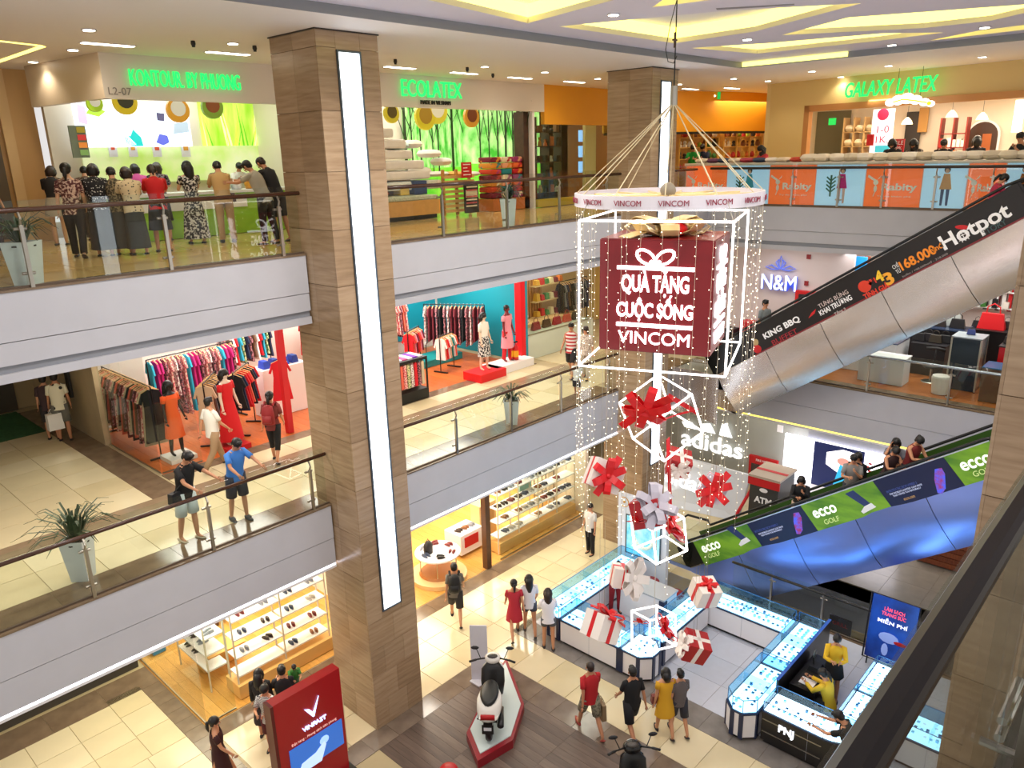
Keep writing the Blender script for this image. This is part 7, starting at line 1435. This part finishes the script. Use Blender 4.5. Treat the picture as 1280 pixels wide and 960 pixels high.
# ================================================================ LEVEL ONE RIGHT
NW=mat('e9dfe0',.45)
wall((24.0,8.2,L1),(24.15,12.6,8.45),mat('d2c6c8',.5)); wall((24.05,7.2,L1),(24.3,7.75,8.45),mat('8a7c72',.5)); wall((27.5,-3,L1),(27.65,12.6,8.45),mat('efe6e2',.5)); wall((24.1,12.6,L1),(24.25,13.3,8.45),mat('e2c990',.5)); wall((22.6,18.25,L1),(29,18.4,8.45),mat('caa860',.5)); wall((29,12.6,L1),(29.1,18.3,8.45),mat('d9bf7c',.5)); wall((26.0,5.6,L1),(26.1,7.0,8.45),mat('cfd6d2',.4))
t=thing('shop_emblem','blue lit crown shaped emblem with letters on the pale wall','sign',(23.9,10.3,L1+1.8)); NB=mat('dfe6ff',.5,em=1.2); ND=mat('5a6cc8',.5,em=.5)
a=xp(953,350,23.9); b=xp(996,356,23.9); m_=(a+b)/2; text('N&M',m_-V((.02,0,.02)),(a-b).length*1.02,(0,-1,0),(0,0,1),ND,t,.5,.03,.012); text('N&M',m_+V((-.06,0,0)),(a-b).length,(0,-1,0),(0,0,1),NB,t,.48,.02,.0)
mb=MB(); ctr=m_+V((0,0,.42))
for s in(-1,1):
    mb.tube([ctr+V((0,s*.05,0)),ctr+V((0,s*.3,.12)),ctr+V((0,s*.5,.05)),ctr+V((0,s*.3,-.02)),ctr+V((0,s*.05,.0))],.025,5); mb.tube([ctr+V((0,s*.02,.02)),ctr+V((0,s*.16,.22)),ctr+V((0,s*.06,.3))],.025,5)
mb.tube([ctr,ctr+V((0,.07,.2)),ctr+V((0,0,.42)),ctr+V((0,-.07,.2)),ctr],.022,5); mb.build('crown',ND,t)
p=xp(994,363,23.8); q=xp(1022,395,23.8); t=thing('fire_hose_cabinet','red fire hose cabinet on the pale wall behind the upper escalator','cabinet',(23.9,(p.y+q.y)/2,q.z)); MB().box((23.82,q.y,q.z-.2),(23.99,p.y,p.z)).build('cabinet_box',RED,t); MB().box((23.8,q.y+.12,q.z),(23.82,p.y-.12,p.z-.1)).build('window',mat('2b2a30',.3),t); MB().ball((23.79,(p.y+q.y)/2,p.z-.25),(.01,.14,.08)).build('emblem',WT,t); text('FIRE',(23.79,(p.y+q.y)/2,p.z-.5),.4,(0,-1,0),(0,0,1),WT,t,ext=.004)
for k,(px_,py_) in enumerate(((1011,321),(1008,354))): q=xp(px_,py_,23.98); tag(MB().box((23.95,q.y-.06,q.z-.07),(24,q.y+.06,q.z+.07)).build('call_point',mat('8a1c24',.5)),'tiny red device on the pale wall, %s one'%('upper','lower')[k],'alarm')
q=xp(1072,333,25.0); tag(MB().box((25.0,q.y-.25,q.z-1.2),(25.1,q.y+.25,q.z+.3)).build('blue_board',mat('1f8fd8',.4,em=.5)),'bright blue panel just above the black escalator banner','panel'); q=xp(1092,333,26.0); tag(MB().box((26.0,q.y-.5,q.z-1.2),(26.1,q.y+.3,q.z+.3)).build('terracotta_board',mat('a8583c',.5)),'terracotta panel right of the bright blue panel','panel')
# store behind the big cube
openshelf('lit shelf of red and dark goods behind the big hanging cube',12.9,15.4,27.5,[L1+.5,L1+1.0,L1+1.5,L1+2.0,L1+2.5],mat('cfae62',.4),1,.4,5)
goods([13.05+.27*k for k in range(9)],27.4,[L1+.5,L1+1.0,L1+1.5,L1+2.0],'behind the big hanging cube','goods behind the hanging cube',['red','dark','gold','white','green','black'],31,1)
for k in range(9):
    y_=12.1-k*.42; c=('b3141e','1c1a1e','c9242c','2a2c34','d8d2cc','8a1420','3b2a2c','c21820','1f2a66')[k]; x=22.9+.35*(k%3); t=thing('toy_box','%s box of toys on the floor behind the escalator, %s from the left'%({'b3141e':'red','c9242c':'red','8a1420':'dark red','c21820':'red','1f2a66':'blue','d8d2cc':'pale'}.get(c,'dark'),ORD[k]),'box',(x,y_,L1)); MB().box((x-.25,y_-.17,L1+.01),(x+.25,y_+.17,L1+.5+.25*(k%3))).build('box_body',mat(c,.5),t); MB().box((x-.258,y_-.1,L1+.2),(x-.25,y_+.1,L1+.4)).build('box_label',mat('e6ddd0',.5),t)
t=thing('round_lattice','round wicker screen visible under the big red box','screen',(22.6,12.6,L1)); q=xp(850,452,22.6); MB().tube([(22.6,q.y+.75*cos(2*pi*k/20),q.z+.75*sin(2*pi*k/20)) for k in range(20)],.04,6,closed=True).build('rim',DARK,t); MB().tube([(22.58,q.y,q.z),(22.62,q.y,q.z)],.72,20).build('wicker',mat('cbbd86',.6,kind='voro',c2='7a6a3a',sc=14,th=(.2,.4)),t)
# bag shop (level one, right)
def tbl(lab,x0,y0,x1,y1,z,h,m,top=None): t=thing('display_table',lab,'display',((x0+x1)/2,(y0+y1)/2,z)); MB().box((x0,y0,z+.01),(x1,y1,z+h)).build('body',m,t); MB().box((x0-.02,y0-.02,z+h),(x1+.02,y1+.02,z+h+.03)).build('top',top or m,t); return t
tbl('white display counter with a laptop in the bag shop',23.2,6.5,24.4,8.3,L1,.95,mat('dfe6ea',.3),mat('3a4a66',.2)); t=thing('laptop','open laptop with bright blue screen on the white display counter','laptop',(23.6,7.6,L1+.98)); MB().box((23.5,7.3,L1+.985),(23.9,7.9,L1+1.0)).build('keyboard',mat('c9ccd2',.3),t); MB().slab([(23.9,7.3,L1+1.0),(23.9,7.9,L1+1.0),(24.05,7.9,L1+1.4),(24.05,7.3,L1+1.4)],(.02,0,0)).build('screen',mat('7fb4f0',.4,em=1.3),t)
tbl('dark cabinet with black bags on top in the bag shop',23.9,5.4,24.9,6.3,L1,.9,mat('1c1b20',.4)); 
for k in range(4): handbag('black handbag on the dark cabinet, %s from the left'%ORD[k],24.2+.1*(k%2),6.2-.22*k,L1+.94,('16151a','242027','3a3226','101014')[k],.95,'black handbags',1.57)
tbl('silver framed glass cabinet in the middle of the bag shop',22.9,4.35,23.6,5.05,L1,1.45,mat('14283a',.15),mat('a8b4bc',.3)); 
for u,v in((22.88,4.33),(22.88,5.03),(23.58,4.33),(23.58,5.03)): tag(MB().box((u,v,L1+.01),(u+.04,v+.04,L1+1.47)).build('cabinet_post',STEEL),'silver corner post of the glass cabinet, %s %s one'%('near' if u<23 else 'far','left' if v>5 else 'right'),'post')
tbl('tall bright red display cabinet in the bag shop',23.3,3.2,24.0,4.0,L1,1.25,mat('d8141c',.35),BLACK); tbl('black display block with red bag in the bag shop',24.6,4.1,25.4,5.0,L1,1.35,BLACK)
handbag('big bright red handbag on the black display block',24.9,4.55,L1+1.38,'d8101a',1.9,None,1.57); handbag('small red and tan handbag hanging at the right of the bag shop',24.4,3.3,L1+1.75,'a8322a',1.1,None,1.57)
q=xp(1168,472,22.0); t=thing('bucket_bin','white fluted round bin near the railing of the bag shop','bin',(22.3,5.1,L1)); MB().loft([((22.3,q.y-.1,L1+.01),.2,.2),((22.3,q.y-.1,L1+.45),.24,.24),((22.3,q.y-.1,L1+.5),.22,.22)],n=20).build('bin_body',mat('dcd9d0',.4),t); 
tbl('white curtained table near the railing of the bag shop',22.3,6.0,22.9,7.2,L1,.75,mat('d8dadc',.6)); tag(MB().box((22.3,8.3,L1+.01),(22.7,8.9,L1+.34)).build('red_crate',mat('8a1a1c',.5)),'red crate with small white figures at the left end of the bag shop','crate')
for k in range(4): tag(MB().lathe([(.04,0),(.05,.12),(.02,.2)],(22.5,8.4+.13*k,L1+.35),8).build('figurine',WHITE),'small white figure on the red crate, %s from the right'%ORD[k],'figurine','white figures on the red crate')
tbl('low green and black box beside the red crate',22.9,8.2,23.4,8.9,L1,.4,mat('2a7a5c',.4),BLACK); tag(MB().box((23.2,8.9,L1+.01),(23.7,9.4,L1+.8)).build('red_box',RED),'tall red box behind the red crate','box')
tbl('brown side counter at the right edge of the bag shop',22.2,3.5,22.9,4.1,L1,.9,mat('6a4a34',.3),mat('2f6fa0',.2))
t=openshelf('white wall shelf of small bags at the back of the bag shop',3.6,6.2,27.2,[L1+1.6,L1+2.1,L1+2.6],mat('eceae8',.4),1,.3,4)
goods([3.75+.3*k for k in range(8)],27.1,[L1+1.6,L1+2.1,L1+2.6],'on the white wall shelf','bags on the white wall shelf',['white','red','green','black','white'],17,1,('box',))
tag(MB().box((27.3,6.4,L1+.01),(27.45,7.6,L1+2.2)).build('louvre_door',mat('efe9e0',.5)),'white louvred door at the back of the bag shop','door')

# more goods of the bag shop
BGC={'16151a':'black','d8101a':'red','2a2320':'dark brown','3a4a8a':'blue','c9a27a':'tan'}
for k,(x,y,z,c,s) in enumerate(((23.5,3.55,L1+1.29,'16151a',.9),(23.7,3.85,L1+1.29,'2a2320',.8),(24.9,4.9,L1+1.39,'16151a',.8),(25.1,4.2,L1+1.39,'2a2320',.9),(25.8,5.6,L1+1.1,'16151a',1.2),(25.8,6.1,L1+1.1,'2a2320',1.1),(25.9,6.6,L1+1.1,'16151a',1.3),(23.3,4.7,L1+1.49,'3a4a8a',.6),(25.6,7.2,L1+1.1,'d8101a',1.0))):
    handbag('%s handbag on the displays of the bag shop, %s counted from the near right'%(BGC[c],ORD[k]),x,y,z,c,s,'handbags in the bag shop',1.57)
tbl('long dark counter full of bags further back in the bag shop',25.4,5.3,26.2,7.6,L1,1.07,mat('1b1a1e',.4),mat('2c3a55',.2))
for k in range(9):
    c=('157f77','ece8e2','9fb3b8','157f77','c9181c','ece8e2','6a1424','dcd7cf','2b2a30')[k]; tag(MB().box((27.2,3.9+k*.16,L1+1.5),(27.3,4.0+k*.16,L1+2.3+.1*(k%3))).build('hanging_goods',mat(c,.6)),'%s hanging piece on the back wall of the bag shop, %s from the right'%({'157f77':'teal','ece8e2':'white','9fb3b8':'pale blue','c9181c':'red','6a1424':'maroon','dcd7cf':'grey','2b2a30':'black'}[c],ORD[k]),'goods','hanging goods in the bag shop')
for k in range(12): tag(MB().cb((23.4+.09*(k%4),6.75+.12*(k//4),L1+1.0),(.06,.08,.04)).build('small_case',mat(('1f5fc0','e8eef4','20304a')[k%3],.3)),'small %s case on the white counter, %s row, %s spot'%(('blue','white','dark')[k%3],ORD[k//4],ORD[k%4]),'case','small cases on the white counter')
t=thing('office_chair','dark curved chair behind the white curtained table in the bag shop','chair',(23.3,5.55,L1)); MB().lathe([(.2,.42),(.24,.46),(.2,.5)],(23.3,5.55,L1),14).build('seat',mat('2a2a2c',.5),t,smooth=True); MB().tube([(23.5,5.3,L1+.9),(23.56,5.55,L1+.92),(23.5,5.8,L1+.9)],.05,8,sx=.6).tube([(23.48,5.55,L1+.5),(23.55,5.55,L1+.9)],.02,6).build('backrest',mat('2a2a2c',.5),t,smooth=True); MB().tube([(23.3,5.55,L1+.03),(23.3,5.55,L1+.44)],.03,8).build('stem',STEEL,t); MB().lathe([(.24,.013),(.22,.03),(.03,.05)],(23.3,5.55,L1),12).build('base',STEEL,t)
